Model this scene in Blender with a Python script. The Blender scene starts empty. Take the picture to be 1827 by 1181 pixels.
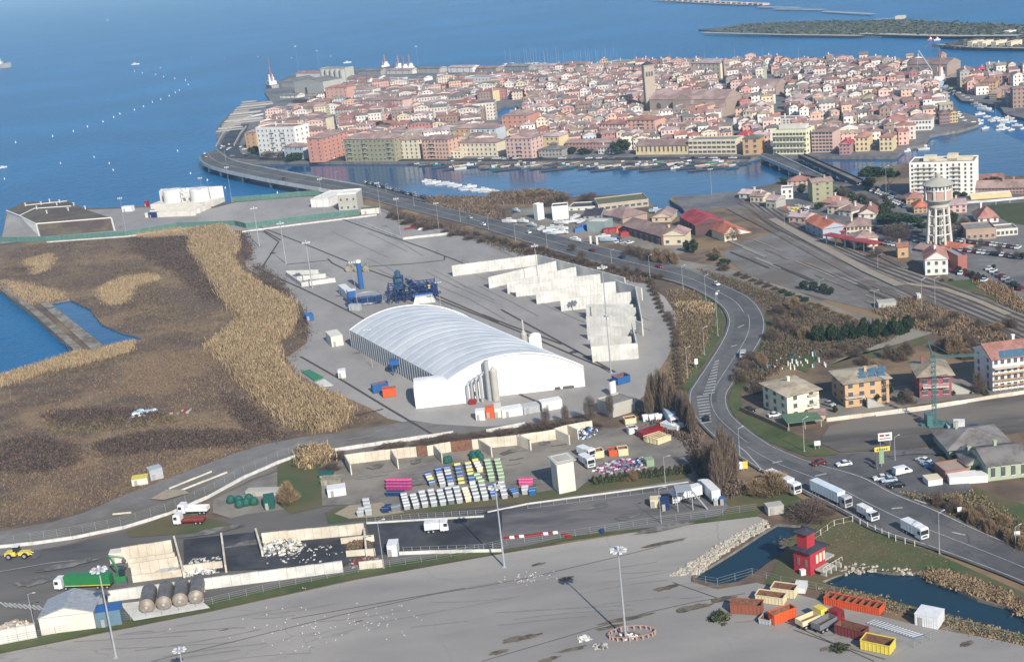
import bpy, math, random
import numpy as np
from mathutils import Vector, Matrix
from mathutils.geometry import tessellate_polygon
random.seed(7); np.random.seed(7)
S = bpy.context.scene
COL = S.collection
# ------------------------------------------------ camera
FPX, TH, RO, HC = 2450.0, math.radians(15.722), math.radians(-6.12),150.0
CX, CY = 913.5,590.5
_fw = Vector((0, math.cos(TH),-math.sin(TH))); _ri = Vector((1,0,0)); _up = _ri.cross(_fw)
_r2 = math.cos(RO)*_ri + math.sin(RO)*_up; _u2 = -math.sin(RO)*_ri + math.cos(RO)*_up
cd = bpy.data.cameras.new("camera"); cam = bpy.data.objects.new("camera", cd); COL.objects.link(cam)
cam.matrix_world = Matrix(((_r2.x, _u2.x, -_fw.x, 0),(_r2.y, _u2.y, -_fw.y, 0),(_r2.z, _u2.z, -_fw.z, HC),(0,0,0,1)))
cd.sensor_width = 36; cd.lens = FPX/1827*36; cd.clip_start = 1; cd.clip_end = 200000
S.camera = cam
# ------------------------------------------------ world, sun, exposure
SUN_AZ, SUN_EL = math.radians(160.2), math.radians(32.6)      # azimuth clockwise from +Y
w = bpy.data.worlds.new("World"); S.world = w; w.use_nodes = True
nt = w.node_tree; bg = nt.nodes["Background"]; sky = nt.nodes.new("ShaderNodeTexSky")
sky.sky_type = 'NISHITA'; sky.sun_disc = False; sky.sun_elevation = SUN_EL; sky.sun_rotation = SUN_AZ
sky.air_density = 1.0; sky.dust_density = 0.6; sky.ozone_density = 3.0
nt.links.new(sky.outputs[0], bg.inputs[0]); bg.inputs[1].default_value = 0.108
sd = bpy.data.lights.new("sun", 'SUN'); sun = bpy.data.objects.new("sun", sd); COL.objects.link(sun)
sd.energy = 5.0; sd.angle = math.radians(0.55); sd.color = (1.0,0.92,0.80)
_sd = Vector((math.sin(SUN_AZ)*math.cos(SUN_EL), math.cos(SUN_AZ)*math.cos(SUN_EL), math.sin(SUN_EL)))
sun.rotation_euler = _sd.to_track_quat('Z', 'Y').to_euler()
S.view_settings.view_transform = 'Standard'; S.view_settings.look = 'None'; S.view_settings.exposure = 0.31; S.view_settings.gamma = 1
S.cycles.use_denoising = True
S.cycles.max_bounces = 5; S.cycles.diffuse_bounces = 2; S.cycles.glossy_bounces = 2; S.cycles.volume_bounces = 0
S.cycles.transparent_max_bounces = 8; S.cycles.caustics_reflective = False; S.cycles.caustics_refractive = False
# ------------------------------------------------ photo pixel -> ground point
def G(p, z=0.0):
 d = _fw + _r2*((p[0]-CX)/FPX) - _u2*((p[1]-CY)/FPX)
 t = (z-HC)/d.z
 return Vector((d.x*t, d.y*t, z))
def HP(base, ytop, z0=0.0):          # height above the ground point base that reaches picture height ytop
 X = G(base, z0) - Vector((0,0, HC)); k = (CY-ytop)/FPX
 return (k*X.dot(_fw) - X.dot(_u2))/(_u2.z - k*_fw.z)
def PX(P):
 X = Vector(P) - Vector((0,0, HC)); d = X.dot(_fw)
 return (CX+FPX*X.dot(_r2)/d, CY-FPX*X.dot(_u2)/d)
def view(ox, oy, s): return lambda *a: [(ox+x/s, oy+y/s) for x, y in a] if len(a) > 1 else (ox+a[0][0]/s, oy+a[0][1]/s)
Z1 = view(0,0,3.937); Z2 = view(340,80,3.937); Z3 = view(780,80,3.937); Z4 = view(1120,80,5.025); Z5 = view(1400,0,4.218)
Z6 = view(0,300,3.937); Z7 = view(430,320,3.937); Z8 = view(860,320,3.937); Z9 = view(1367,260,3.937)
ZA = view(1200,500,2.914); ZB = view(500,520,3.045); ZC = view(0,600,3.281); ZD = view(540,740,3.937)
ZE = view(940,700,4.543); ZF = view(0,880,2.61); ZG = view(1160,880,2.739)
# ------------------------------------------------ materials
MATS = {}
def lin(c): return tuple((x/12.92 if x <= .04045 else ((x+.055)/1.055)**2.4) for x in c)
def mat(name, col, rough=.85, c2=None, scale=.3, metal=0, crack=0, c3=None, scale3=.05, bump=0, detail=6, lo=.35, hi=.65, spec=.3, stretch=None, lo3=.45, hi3=.6, tint=0):
 if name in MATS: return MATS[name]
 m = bpy.data.materials.new(name); m.use_nodes = True; N = m.node_tree.nodes; L = m.node_tree.links
 b = N["Principled BSDF"]; b.inputs["Roughness"].default_value = rough; b.inputs["Metallic"].default_value = metal
 b.inputs["Specular IOR Level"].default_value = spec
 b.inputs["Base Color"].default_value = (*col, 1)
 if c2 is None: c2 = tuple(x*.82 for x in col)
 tc = N.new("ShaderNodeNewGeometry"); src = tc.outputs["Position"]
 if stretch:
  mp = N.new("ShaderNodeMapping"); L.new(src, mp.inputs[0]); mp.inputs["Rotation"].default_value[2] = stretch[0]; mp.inputs["Scale"].default_value = (stretch[1], stretch[2],1); src = mp.outputs[0]
 def noise(sc, det):
  n = N.new("ShaderNodeTexNoise"); n.inputs["Scale"].default_value = sc; n.inputs["Detail"].default_value = det; n.inputs["Roughness"].default_value = .62; L.new(src, n.inputs["Vector"]); return n
 def ramp(fac, a, b_):
  r = N.new("ShaderNodeMapRange"); r.inputs[1].default_value = a; r.inputs[2].default_value = b_; L.new(fac, r.inputs[0]); return r.outputs[0]
 def mix(f, a, b_):
  x = N.new("ShaderNodeMix"); x.data_type = 'RGBA'; L.new(f, x.inputs[0])
  for s, v in ((6, a),(7, b_)):
   if isinstance(v, tuple): x.inputs[s].default_value = (*v, 1)
   else: L.new(v, x.inputs[s])
  return x.outputs[2]
 n1 = noise(scale, detail); out = mix(ramp(n1.outputs[0], lo, hi), col, c2)
 if c3 is not None:
  n3 = noise(scale3,5); out = mix(ramp(n3.outputs[0], lo3, hi3), out, c3)
 if crack:
  nn = noise(crack*2,4); ad = N.new("ShaderNodeVectorMath"); ad.operation = 'MULTIPLY_ADD'; L.new(nn.outputs[1], ad.inputs[0]); ad.inputs[1].default_value = (.35/crack,)*3; L.new(tc.outputs["Position"], ad.inputs[2])
  vo = N.new("ShaderNodeTexVoronoi"); vo.feature = 'DISTANCE_TO_EDGE'; vo.inputs["Scale"].default_value = crack; L.new(ad.outputs[0], vo.inputs["Vector"])
  n4 = noise(.05,4); n5 = noise(2.2,3)
  out = mix(ramp(vo.outputs[0],.2*crack, .0), out, tuple(x*.86 for x in col)); out = mix(ramp(n5.outputs[0],.6,.74), out, tuple(x*.84 for x in col)); out = mix(ramp(n4.outputs[0],.66,.78), out, tuple(x*.62 for x in col))
 if tint:
  oi = N.new("ShaderNodeObjectInfo"); hv = N.new("ShaderNodeHueSaturation")
  r = N.new("ShaderNodeMapRange"); r.inputs[3].default_value = 1-tint; r.inputs[4].default_value = 1+tint; L.new(oi.outputs["Random"], r.inputs[0])
  L.new(r.outputs[0], hv.inputs["Value"]); L.new(out, hv.inputs["Color"]); out = hv.outputs[0]
 L.new(out, b.inputs["Base Color"])
 if bump:
  bp = N.new("ShaderNodeBump"); bp.inputs["Strength"].default_value = min(1, bump); bp.inputs["Distance"].default_value = bump; L.new(n1.outputs[0], bp.inputs["Height"]); L.new(bp.outputs[0], b.inputs["Normal"])
 MATS[name] = m; return m
def soft(c, k): y = .3*c[0]+.59*c[1]+.11*c[2]; return tuple(x+(y-x)*k for x in c)
def cm(r, g, b, rough=.7, tint=0, k=.86):      # plain worn paint / plaster in a given sRGB colour
 r, g, b = soft((r, g, b),.36)
 return mat("paint_%02x%02x%02x_%d" % (int(r*255), int(g*255), int(b*255), rough*100), lin((r, g, b)), rough, tuple(x*k for x in lin((r, g, b))),.25, detail=8, tint=tint)
# ------------------------------------------------ mesh collector
class MB:
 def __init__(s): s.v = []; s.f = []; s.m = []
 def poly(s, pts, mi=0): n = len(s.v); s.v += [tuple(p) for p in pts]; s.f.append(tuple(range(n, n+len(pts)))); s.m.append(mi); return s
 def add(s, vs, fs, mi=0):
  n = len(s.v); s.v += [tuple(p) for p in vs]; s.f += [tuple(i+n for i in f) for f in fs]; s.m += [mi]*len(fs); return s
 def box(s, c, d, rz=0, mi=0, taper=1):    # c: centre of the underside, d: full sizes
  x, y, h = d[0]/2, d[1]/2, d[2]; ca, sa = math.cos(rz), math.sin(rz); vs = []
  for k, (z, t) in enumerate(((0,1),(h, taper))):
   for a, b in ((-x, -y),(x, -y),(x, y),(-x, y)): a *= t; b *= t; vs.append((c[0]+a*ca-b*sa, c[1]+a*sa+b*ca, c[2]+z))
  return s.add(vs, [(3,2,1,0),(4,5,6,7),(0,1,5,4),(1,2,6,5),(2,3,7,6),(3,0,4,7)], mi)
 def tube(s, p, q, r, r2=None, n=6, mi=0, caps=True):
  p, q = Vector(p), Vector(q); r2 = r if r2 is None else r2; a = (q-p).normalized()
  u = a.cross(Vector((0,0,1)) if abs(a.z) < .9 else Vector((1,0,0))).normalized(); v = a.cross(u); vs = []
  for c, rr in ((p, r),(q, r2)):
   for i in range(n): t = 2*math.pi*i/n; vs.append(c+u*rr*math.cos(t)+v*rr*math.sin(t))
  fs = [(i, i+n, (i+1) % n+n, (i+1) % n) for i in range(n)]
  if caps: fs += [tuple(range(n)), tuple(range(2*n-1, n-1,-1))]
  return s.add(vs, fs, mi)
 def lathe(s, c, prof, n=24, mi=0, caps=True):   # prof: [(r,z)] bottom to top
  vs = []; k = len(prof)
  for r, z in prof:
   for i in range(n): t = 2*math.pi*i/n; vs.append((c[0]+r*math.cos(t), c[1]+r*math.sin(t), c[2]+z))
  fs = [(j*n+i, j*n+(i+1) % n, (j+1)*n+(i+1) % n, (j+1)*n+i) for j in range(k-1) for i in range(n)]
  if caps: fs += [tuple(range(n-1,-1,-1)), tuple(range((k-1)*n, k*n))]
  return s.add(vs, fs, mi)
 def prism(s, pts, z0, z1, mi=0, mt=None):       # pts: ring of (x,y), any order
  A = sum(pts[i][0]*pts[(i+1) % len(pts)][1]-pts[(i+1) % len(pts)][0]*pts[i][1] for i in range(len(pts)))
  if A < 0: pts = pts[::-1]
  n = len(pts); vs = [(p[0], p[1], z0) for p in pts]+[(p[0], p[1], z1) for p in pts]
  s.add(vs, [(i, (i+1) % n, (i+1) % n+n, i+n) for i in range(n)], mi)
  for tri in tessellate_polygon([[Vector((p[0], p[1],0)) for p in pts]]):
   m0 = len(s.v); a, b, c = [pts[i] for i in tri]
   o = (b[0]-a[0])*(c[1]-a[1])-(b[1]-a[1])*(c[0]-a[0])
   if o < 0: b, c = c, b
   s.v += [(a[0], a[1], z1),(b[0], b[1], z1),(c[0], c[1], z1)]; s.f.append((m0, m0+1, m0+2)); s.m.append(mi if mt is None else mt)
  return s
 def mesh(s, name, mats):
  me = bpy.data.meshes.new(name); me.from_pydata(s.v, [], s.f)
  for m in (mats if isinstance(mats, (list, tuple)) else [mats]): me.materials.append(m)
  if any(s.m): me.polygons.foreach_set("material_index", s.m)
  return me
 def build(s, name, mats, parent=None, smooth=False):
  me = s.mesh(name, mats)
  if smooth: me.polygons.foreach_set("use_smooth", [True]*len(me.polygons))
  return ob(name, me, parent)
def ob(name, me, parent=None, loc=None, rz=0, sc=None):
 o = bpy.data.objects.new(name, me); COL.objects.link(o)
 if parent: o.parent = parent
 if loc is not None: o.location = loc
 if rz: o.rotation_euler = (0,0, rz)
 if sc is not None: o.scale = sc if isinstance(sc, (tuple, list)) else (sc, sc, sc)
 return o
def tag(o, label=None, cat=None, group=None, kind=None):
 if label: o['label'] = label
 if cat: o['category'] = cat
 if group: o['group'] = group
 if kind: o['kind'] = kind
 return o
def thing(name, label, cat, loc=(0,0,0), rz=0, group=None, sc=None):
 return tag(ob(name, None, None, loc, rz, sc), label, cat, group)
def struct(o): o['kind'] = 'structure'; return o
def stuff(o, label, cat): return tag(o, label, cat, None, 'stuff')
def tree_of(o): return (o, [tree_of(c) for c in o.children])
def copy_t(t, parent=None):                       # a copy of a thing with its parts and sub-parts
 c = t[0].copy(); COL.objects.link(c)
 if parent: c.parent = parent
 for k in t[1]: copy_t(k, c)
 return c
class Proto:                                      # first placement uses the built thing itself, later ones copies
 def __init__(s, root): s.r = root; s.t = tree_of(root); s.used = False
 def at(s, loc, rz=0, label=None, group=None, sc=None):
  o = s.r if not s.used else copy_t(s.t); s.used = True
  o.location = loc; o.rotation_euler = (0,0, rz)
  if sc is not None: o.scale = sc if isinstance(sc, (tuple, list)) else (sc, sc, sc)
  if label: o['label'] = label
  if group: o['group'] = group
  return o
def heading(a, b):                                # world angle of the direction from photo point a to b
 v = G(b)-G(a); return math.atan2(v.y, v.x)
# ------------------------------------------------ flat ground sheets from photo outlines
LZ = .05
def ring(pts, z=0): return [G(p, z) for p in pts]
SHC = [0]
def sheet(name, pts, lay, m, holes=(), z=0, kind='structure'):
 SHC[0] += 1; lay = min(lay, 20)+SHC[0]*.009
 loops = [ring(pts, z)]+[ring(h, z) for h in holes]; flat = [v for l in loops for v in l]
 b = MB(); b.v = [(v.x, v.y, z+lay*LZ) for v in flat]
 for t in tessellate_polygon(loops):
  a, c, d = [flat[i] for i in t]
  if (c.x-a.x)*(d.y-a.y)-(c.y-a.y)*(d.x-a.x) < 0: t = (t[0], t[2], t[1])
  b.f.append(tuple(t)); b.m.append(0)
 o = b.build(name, m); o['kind'] = kind; return o
def strip(name, pairs, lay, m, zs=None, t0=0, t1=1, parent=None, dash=None):
 b = MB(); P = []
 for i, (l, r) in enumerate(pairs):
  z = zs[i] if zs else 0; a, c = G(l, z), G(r, z); P.append((a.lerp(c, t0), a.lerp(c, t1)))
 run = 0
 for i in range(len(P)-1):
  (a, c),(d, e) = P[i], P[i+1]; n = max(1, int((d-a).length/4)) if dash else 1
  for k in range(n):
   if dash:
    run += (d-a).length/n
    if (run % dash) > dash*.4: continue
   q = [a.lerp(d, k/n), c.lerp(e, k/n), c.lerp(e, (k+1)/n), a.lerp(d, (k+1)/n)]
   q = [(v.x, v.y, v.z+lay*LZ) for v in q]
   A = (q[1][0]-q[0][0])*(q[2][1]-q[0][1])-(q[1][1]-q[0][1])*(q[2][0]-q[0][0])
   b.poly(q if A > 0 else q[::-1])
 o = b.build(name, m, parent)
 if parent is None: struct(o)
 return o
def smooth(pairs, zs=None, n=4):                  # Catmull-Rom through pairs of photo points
 out = []; oz = []
 def cr(a, b, c, d, t): return .5*((2*b)+(-a+c)*t+(2*a-5*b+4*c-d)*t*t+(-a+3*b-3*c+d)*t**3)
 N = len(pairs)
 for i in range(N-1):
  q = [pairs[max(0, i-1)], pairs[i], pairs[i+1], pairs[min(N-1, i+2)]]
  zz = [zs[max(0, i-1)], zs[i], zs[i+1], zs[min(N-1, i+2)]] if zs else None
  for k in range(n):
   t = k/n; out.append(tuple(tuple(cr(*(q[j][s][a] for j in range(4)), t) for a in (0,1)) for s in (0,1)))
   if zs: oz.append(zz[1]+(zz[2]-zz[1])*t)
 out.append(pairs[-1]); oz.append(zs[-1] if zs else 0)
 return (out, oz) if zs else out
def line_strip(name, pts, wid, lay, m, kind='structure', z=0, parent=None):     # ribbon of constant world width along photo points
 SHC[0] += 1; lay = lay+SHC[0]*.009; P = ring(pts, z); b = MB(); L, R = [],[]
 for i, p in enumerate(P):
  d = (P[min(i+1, len(P)-1)]-P[max(i-1,0)]).normalized(); n = Vector((-d.y, d.x, 0))*wid/2; L.append(p+n); R.append(p-n)
 for i in range(len(P)-1): b.poly([(v.x, v.y, v.z+lay*LZ) for v in (R[i], R[i+1], L[i+1], L[i])])
 o = b.build(name, m, parent)
 if kind and parent is None: o['kind'] = kind
 return o
def inside(p, poly):
 c = False; j = len(poly)-1
 for i in range(len(poly)):
  a, b = poly[i], poly[j]
  if (a[1] > p[1]) != (b[1] > p[1]) and p[0] < (b[0]-a[0])*(p[1]-a[1])/(b[1]-a[1])+a[0]: c = not c
  j = i
 return c
def scatter(pts, n, holes=()):                    # n world points spread evenly over a photo outline
 R = [(v.x, v.y) for v in ring(pts)]; Hs = [[(v.x, v.y) for v in ring(h)] for h in holes]
 x0, x1 = min(p[0] for p in R), max(p[0] for p in R); y0, y1 = min(p[1] for p in R), max(p[1] for p in R); out = []
 for _ in range(n*12):
  p = (random.uniform(x0, x1), random.uniform(y0, y1))
  if inside(p, R) and not any(inside(p, h) for h in Hs): out.append(p)
  if len(out) >= n: break
 return out
def blades(name, P, h, wd, mats, k=5, lean=.25, spread=.6, hv=.35):     # tufts of upright tapering blades at world points, one mesh
 P = np.array(P); n = len(P)*k; c = np.repeat(P, k, 0)+np.random.normal(0, spread, (n, 2))
 hh = h*(1+np.random.uniform(-hv, hv, n)); a = np.random.uniform(0, np.pi, n); ww = wd*np.random.uniform(.6,1.4, n)
 dx, dy = np.cos(a)*ww/2, np.sin(a)*ww/2; lx, ly = np.random.normal(0, lean, n)*hh, np.random.normal(0, lean, n)*hh
 V = np.zeros((n, 4,3)); V[:, 0, :2] = c-np.c_[dx, dy]; V[:, 1, :2] = c+np.c_[dx, dy]
 V[:, 2, :2] = c+np.c_[dx, dy]*.7+np.c_[lx, ly]; V[:, 3, :2] = c-np.c_[dx, dy]*.2+np.c_[lx, ly]; V[:, 2,2] = hh*.85; V[:, 3,2] = hh
 return qmesh(name, V, mats)
def qmesh(name, V, mats, link=True):
 n = len(V); me = bpy.data.meshes.new(name); me.vertices.add(n*4); me.vertices.foreach_set("co", V.reshape(-1))
 me.loops.add(n*4); me.loops.foreach_set("vertex_index", np.arange(n*4, dtype=np.int32))
 me.polygons.add(n); me.polygons.foreach_set("loop_start", np.arange(0, n*4,4, dtype=np.int32)); me.polygons.foreach_set("loop_total", np.full(n, 4, dtype=np.int32))
 for m in mats: me.materials.append(m)
 me.polygons.foreach_set("material_index", np.random.randint(0, len(mats), n).astype(np.int32))
 me.update(calc_edges=True)
 return ob(name, me) if link else me
# ================================================ SETTING: water, land, roads
def water_mat(name, col, rough, bs, bd, sx=1.0, spec=.22):
 m = bpy.data.materials.new(name); m.use_nodes = True; N = m.node_tree.nodes; L = m.node_tree.links; b = N["Principled BSDF"]
 g = N.new("ShaderNodeNewGeometry"); mp = N.new("ShaderNodeMapping"); L.new(g.outputs["Position"], mp.inputs[0]); mp.inputs["Scale"].default_value = (sx, 1,1); mp.inputs["Rotation"].default_value[2] = .25
 n2 = N.new("ShaderNodeTexNoise"); n2.inputs["Scale"].default_value = .0045; n2.inputs["Detail"].default_value = 7; L.new(mp.outputs[0], n2.inputs["Vector"])
 r = N.new("ShaderNodeMapRange"); r.inputs[1].default_value = .42; r.inputs[2].default_value = .68; L.new(n2.outputs[0], r.inputs[0])
 x = N.new("ShaderNodeMix"); x.data_type = 'RGBA'; L.new(r.outputs[0], x.inputs[0]); x.inputs[6].default_value = (*col, 1); x.inputs[7].default_value = (*(c*1.35+.004 for c in col),1)
 L.new(x.outputs[2], b.inputs["Base Color"]); b.inputs["Roughness"].default_value = rough; b.inputs["IOR"].default_value = 1.33; b.inputs["Specular IOR Level"].default_value = spec
 prev = None
 for sc, d in ((bs, bd),(bs*.23, bd*2.2)):
  n = N.new("ShaderNodeTexNoise"); n.inputs["Scale"].default_value = sc; n.inputs["Detail"].default_value = 5; L.new(g.outputs["Position"], n.inputs["Vector"])
  bp = N.new("ShaderNodeBump"); bp.inputs["Strength"].default_value = 1; bp.inputs["Distance"].default_value = d; L.new(n.outputs[0], bp.inputs["Height"])
  if prev: L.new(prev.outputs[0], bp.inputs["Normal"])
  prev = bp
 L.new(prev.outputs[0], b.inputs["Normal"]); return m
M_SEA = water_mat("lagoon_water", (.004,.098,.245),.32,.5,.8)
M_CALM = water_mat("canal_water", (.005,.06,.15),.08,.35,.08)
M_POND = water_mat("pond_water", (.010,.032,.052),.06,.5,.03)
WZ = -1.6
def water(name, pts, m, z=-.7):
 b = MB(); P = [(v.x, v.y, z) for v in ring(pts, z)]; b.poly(P); o = b.build(name, m); struct(o); return o
b = MB(); b.poly([(-60000,-200, WZ-.3),(60000,-200, WZ-.3),(60000,60000, WZ-.3),(-60000,60000, WZ-.3)]); struct(b.build("sea", M_SEA))
# calmer canal water between the town and the mainland
sheet("canal_water", [(395,288),(480,291),(1340,291),(1400,281),(1600,281),(1665,250),(1760,225),(1840,260),(1900,330),(1500,350),(1200,395),(660,352),(560,333),(440,306)],1, M_CALM, z=WZ-.29)
M_WALLQ = mat("quay_stone", (.22,.20,.175),.9,(.12,.11,.10),.4, bump=.05)
def land(name, pts, m, holes=(), thick=3.2, kind='structure'):
 loops = [ring(pts)]+[ring(h) for h in holes]; flat = [v for l in loops for v in l]; b = MB()
 b.v = [(v.x, v.y, 0) for v in flat]
 for t in tessellate_polygon(loops):
  a, c, d = [flat[i] for i in t]
  if (c.x-a.x)*(d.y-a.y)-(c.y-a.y)*(d.x-a.x) < 0: t = (t[0], t[2], t[1])
  b.f.append(tuple(t)); b.m.append(0)
 for l in loops:
  for i in range(len(l)):
   p, q = l[i], l[(i+1) % len(l)]; b.poly([(p.x, p.y, 0),(q.x, q.y, 0),(q.x, q.y, -thick),(p.x, p.y, -thick)],1)
 o = b.build(name, [m, M_WALLQ]); o['kind'] = kind; return o
M_SCRUBG = mat("scrub_soil", (.15,.105,.07),.95,(.085,.064,.052),.12, c3=(.22,.155,.09), scale3=.025, bump=.35, detail=10, lo3=.46, hi3=.58)
M_GRASS = mat("winter_grass", (.095,.085,.042),.95,(.13,.105,.055),.2, c3=(.06,.085,.03), scale3=.05, bump=.1, detail=9)
M_GREEN = mat("green_grass", (.065,.095,.028),.95,(.10,.10,.045),.35, c3=(.05,.07,.022), scale3=.06, detail=9)
M_YARD = mat("weathered_concrete", (.29,.275,.262),.9,(.235,.226,.218),.09, crack=.03, c3=(.335,.32,.30), scale3=.018, bump=.02, detail=12, stretch=(.32,1,.45))
M_APRON = mat("pale_apron_concrete", (.275,.262,.245),.9,(.215,.207,.20),.07, crack=.028, c3=(.345,.328,.298), scale3=.012, detail=12, stretch=(.2,.35,1))
M_ASPH = mat("worn_asphalt", (.072,.072,.077),.85,(.10,.099,.10),.15, crack=.07, c3=(.125,.123,.122), scale3=.06, detail=10)
M_ASPHD = mat("dark_asphalt", (.045,.047,.055),.8,(.07,.07,.075),.25, c3=(.03,.03,.036), scale3=.06, detail=10)
M_DIRT = mat("grey_dirt", (.20,.185,.165),.95,(.14,.128,.115),.18, c3=(.25,.225,.19), scale3=.04, detail=11)
M_DIRTD = mat("dark_dirt", (.11,.105,.10),.95,(.16,.15,.135),.12, c3=(.07,.07,.072), scale3=.03, detail=11, stretch=(.25,.3,1))
M_SAND = mat("pale_sand", (.34,.29,.21),.95,(.27,.23,.17),.5)
M_BALL = mat("track_ballast", (.17,.145,.13),.95,(.12,.10,.09),.5, c3=(.22,.20,.18), scale3=.05, detail=10, stretch=(.5,.3,1))
M_GRAVEL = mat("yard_gravel", (.20,.19,.18),.95,(.15,.145,.14),.2, c3=(.13,.115,.10), scale3=.03, detail=11)
M_PAVE = mat("town_paving", (.20,.19,.185),.9,(.14,.135,.135),.2, c3=(.10,.10,.11), scale3=.03)
M_CRACK = mat("weed_crack", (.085,.07,.055),.95,(.05,.045,.04),1.2)
M_WHITEP = mat("road_paint", (.45,.45,.44),.7,(.28,.28,.28),1.0)
main_land = [(-420,470),(-60,440),(0,428),(8,405),(10,378),(60,366),(160,372),(235,369),(275,366),(372,371),(415,359),(470,355),(535,349),(610,347),(645,350),
 (652,333),(690,334),(752,352),(800,352),(860,350),(905,343),(950,342),(1010,352),(1060,350),(1075,348),(1130,347),(1158,361),(1172,373),(1212,388),(1222,383),(1219,373),(1194,356),(1200,350),
 (1255,348),(1300,345),(1345,334),(1375,330),(1395,322),(1440,318),(1478,322),(1530,329),(1545,318),(1575,300),(1610,292),(1700,290),(1742,318),(1840,312),(2000,305),(2300,420),(2300,1400),(-300,1400),(-420,800),(-420,700),
 (-200,692),(0,668),(60,660),(100,645),(136,629),(60,562),(0,516),(-200,400)]
# the last point runs along the inner basin on the left
pondA = [(88,541),(125,534),(160,551),(180,577),(215,592),(256,603),(242,611),(186,619),(163,600),(125,570)]
pierA = [(55,540),(88,541),(125,570),(163,600),(186,619),(175,629),(150,632),(137,613),(100,580)]
pond1 = ZG((215,410),(330,445),(430,430),(520,380),(580,335),(655,290),(700,270),(620,250),(660,222),(715,210),(762,180),(738,155),(620,150),(545,195),(470,245),(400,290),(300,350),(240,385))
pond2 = ZG((838,430),(900,400),(1000,368),(1100,373),(1180,385),(1290,388),(1395,368),(1400,385),(1345,410),(1400,438),(1480,458),(1600,515),(1827,578),(2050,640),(2060,760),(1827,692),(1700,660),(1600,632),(1500,610),(1300,575),(1100,505),(960,470),(860,452))
main_land = [p for p in main_land if p != (-420,470) and p != (-200,400)]
main_land = main_land[:main_land.index((0,516))+1]+[(-140,430),(-200,400)]
land("ground", main_land, M_SCRUBG, [pondA, pond1, pond2])
water("basin_water", [(60,515),(300,560),(280,640),(130,640)], M_CALM)
water("channel_water", ZG((150,480),(150,300),(600,90),(820,120),(800,300),(560,440)), M_POND)
water("channel_water", ZG((780,470),(880,360),(1200,340),(1450,340),(2100,560),(2100,820),(1500,660)), M_POND)
town = [(372,272),(390,264),(386,240),(388,228),(402,210),(425,192),(440,183),(482,180),(472,165),(480,155),(512,138),(535,127),(620,122),(700,126),(745,121),(900,121),(1080,116),(1290,113),(1450,111),(1620,108),(1650,120),(1648,142),
 (1672,158),(1696,180),(1715,200),(1744,208),(1746,222),(1715,232),(1660,241),(1648,258),(1620,262),(1598,279),(1560,279),(1480,279),(1410,279),(1352,279),(1335,284),(900,289),(780,289),(600,289),(480,289),(428,290),(400,284)]
land("town_ground", town, M_PAVE, [Z3((410,482),(470,430),(560,428),(580,450),(500,492),(440,520))])
land("eastern_town_ground", [(1652,122),(1690,116),(1760,122),(1840,128),(1960,138),(1960,240),(1840,214),(1793,203),(1784,190),(1756,184),(1716,180),(1696,161),(1684,143)], M_PAVE)
M_FAR = mat("far_island_scrub", (.09,.10,.085),.95,(.13,.12,.10),.01, c3=(.05,.05,.038), scale3=.004)  # scrub tone lightened in the colour for distance haze
M_BREAK = mat("breakwater_stone", (.42,.39,.34),.9,(.34,.32,.29),.05)
far = [(1246,53),(1300,47),(1330,43),(1400,39),(1500,37),(1600,37),(1700,42),(1840,48),(2000,52),(2000,68),(1840,67),(1620,64),(1540,65),(1400,63),(1300,58)]
land("far_island", far, M_FAR)
land("fort_island", [(1676,82),(1700,79),(1730,73),(1780,69),(1840,70),(1960,72),(1960,90),(1840,88),(1725,87)], M_FAR)
line_strip("breakwater", [(1255,60),(1330,62.5),(1400,64.2),(1538,66)],9,30, M_BREAK)
line_strip("breakwater", [(1538,62),(1620,64.5),(1700,66.5),(1820,66)],14,30, M_BREAK)
line_strip("breakwater", [(1676,82),(1730,87),(1840,88.5)],6,30, M_BREAK)
for q in ([(1352,13),(1400,14),(1428,14.5)],[(1380,17),(1470,18)],[(1468,21),(1558,26)],[(1560,36),(1590,34),(1618,32)],[(1165,1),(1210,3),(1260,6),(1330,9),(1362,8)]):
 line_strip("breakwater", q, 10,10, M_BREAK)
# ---- waste plant yard and roads
yard = [(432,416),(460,402),(540,395),(640,385),(672,374),(702,386),(712,402),(780,404),(840,420),(885,436),(960,466),(1060,490),(1150,505),(1186,530),(1206,560),(1206,600),(1190,640),(1165,675),(1150,705),(1120,730),(1050,738),(1000,748),(930,757),(860,762),(740,757),(692,747),(660,728),(610,706),(560,685),(528,665),(512,638),(548,612),(550,578),(540,548),(505,520),(470,496),(440,478),(437,466),(452,448),(440,428)]
sheet("yard_pavement", yard, 1, M_YARD)
sheet("quay_yard_pavement", [(8,404),(12,385),(60,372),(160,375),(275,370),(372,374),(420,362),(535,352),(610,350),(650,352),(690,366),(700,384),(670,372),(640,384),(430,412),(215,421),(60,428),(0,436)],2, M_YARD)
sheet("service_road", [(-60,962),(0,948),(90,932),(150,915),(205,890),(280,862),(350,835),(410,812),(470,793),(540,780),(620,770),(690,758),(735,750),(780,757),(870,762),(1000,748),(1010,760),(940,768),(810,778),(640,795),(562,815),(520,830),(450,855),(380,890),(310,920),(220,948),(100,976),(0,992),(-60,1000)],2, M_GRAVEL)
sheet("waste_yard_ground", [(-60,1000),(0,994),(100,978),(220,950),(300,930),(400,925),(440,915),(560,905),(640,900),(700,910),(900,893),(1100,868),(1230,860),(1330,885),(1350,905),(1340,912),(1180,932),(900,975),(700,1010),(380,1075),(210,1108),(0,1150),(-60,1160)],2, M_DIRTD)
sheet("recycling_yard_pavement", [(380,892),(450,858),(520,834),(556,850),(560,805),(620,800),(830,778),(1010,762),(1100,765),(1150,750),(1240,760),(1262,795),(1255,840),(1225,865),(1040,880),(900,895),(700,908),(640,900),(560,903),(440,918),(412,925),(380,915)],3, M_DIRT)
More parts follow.
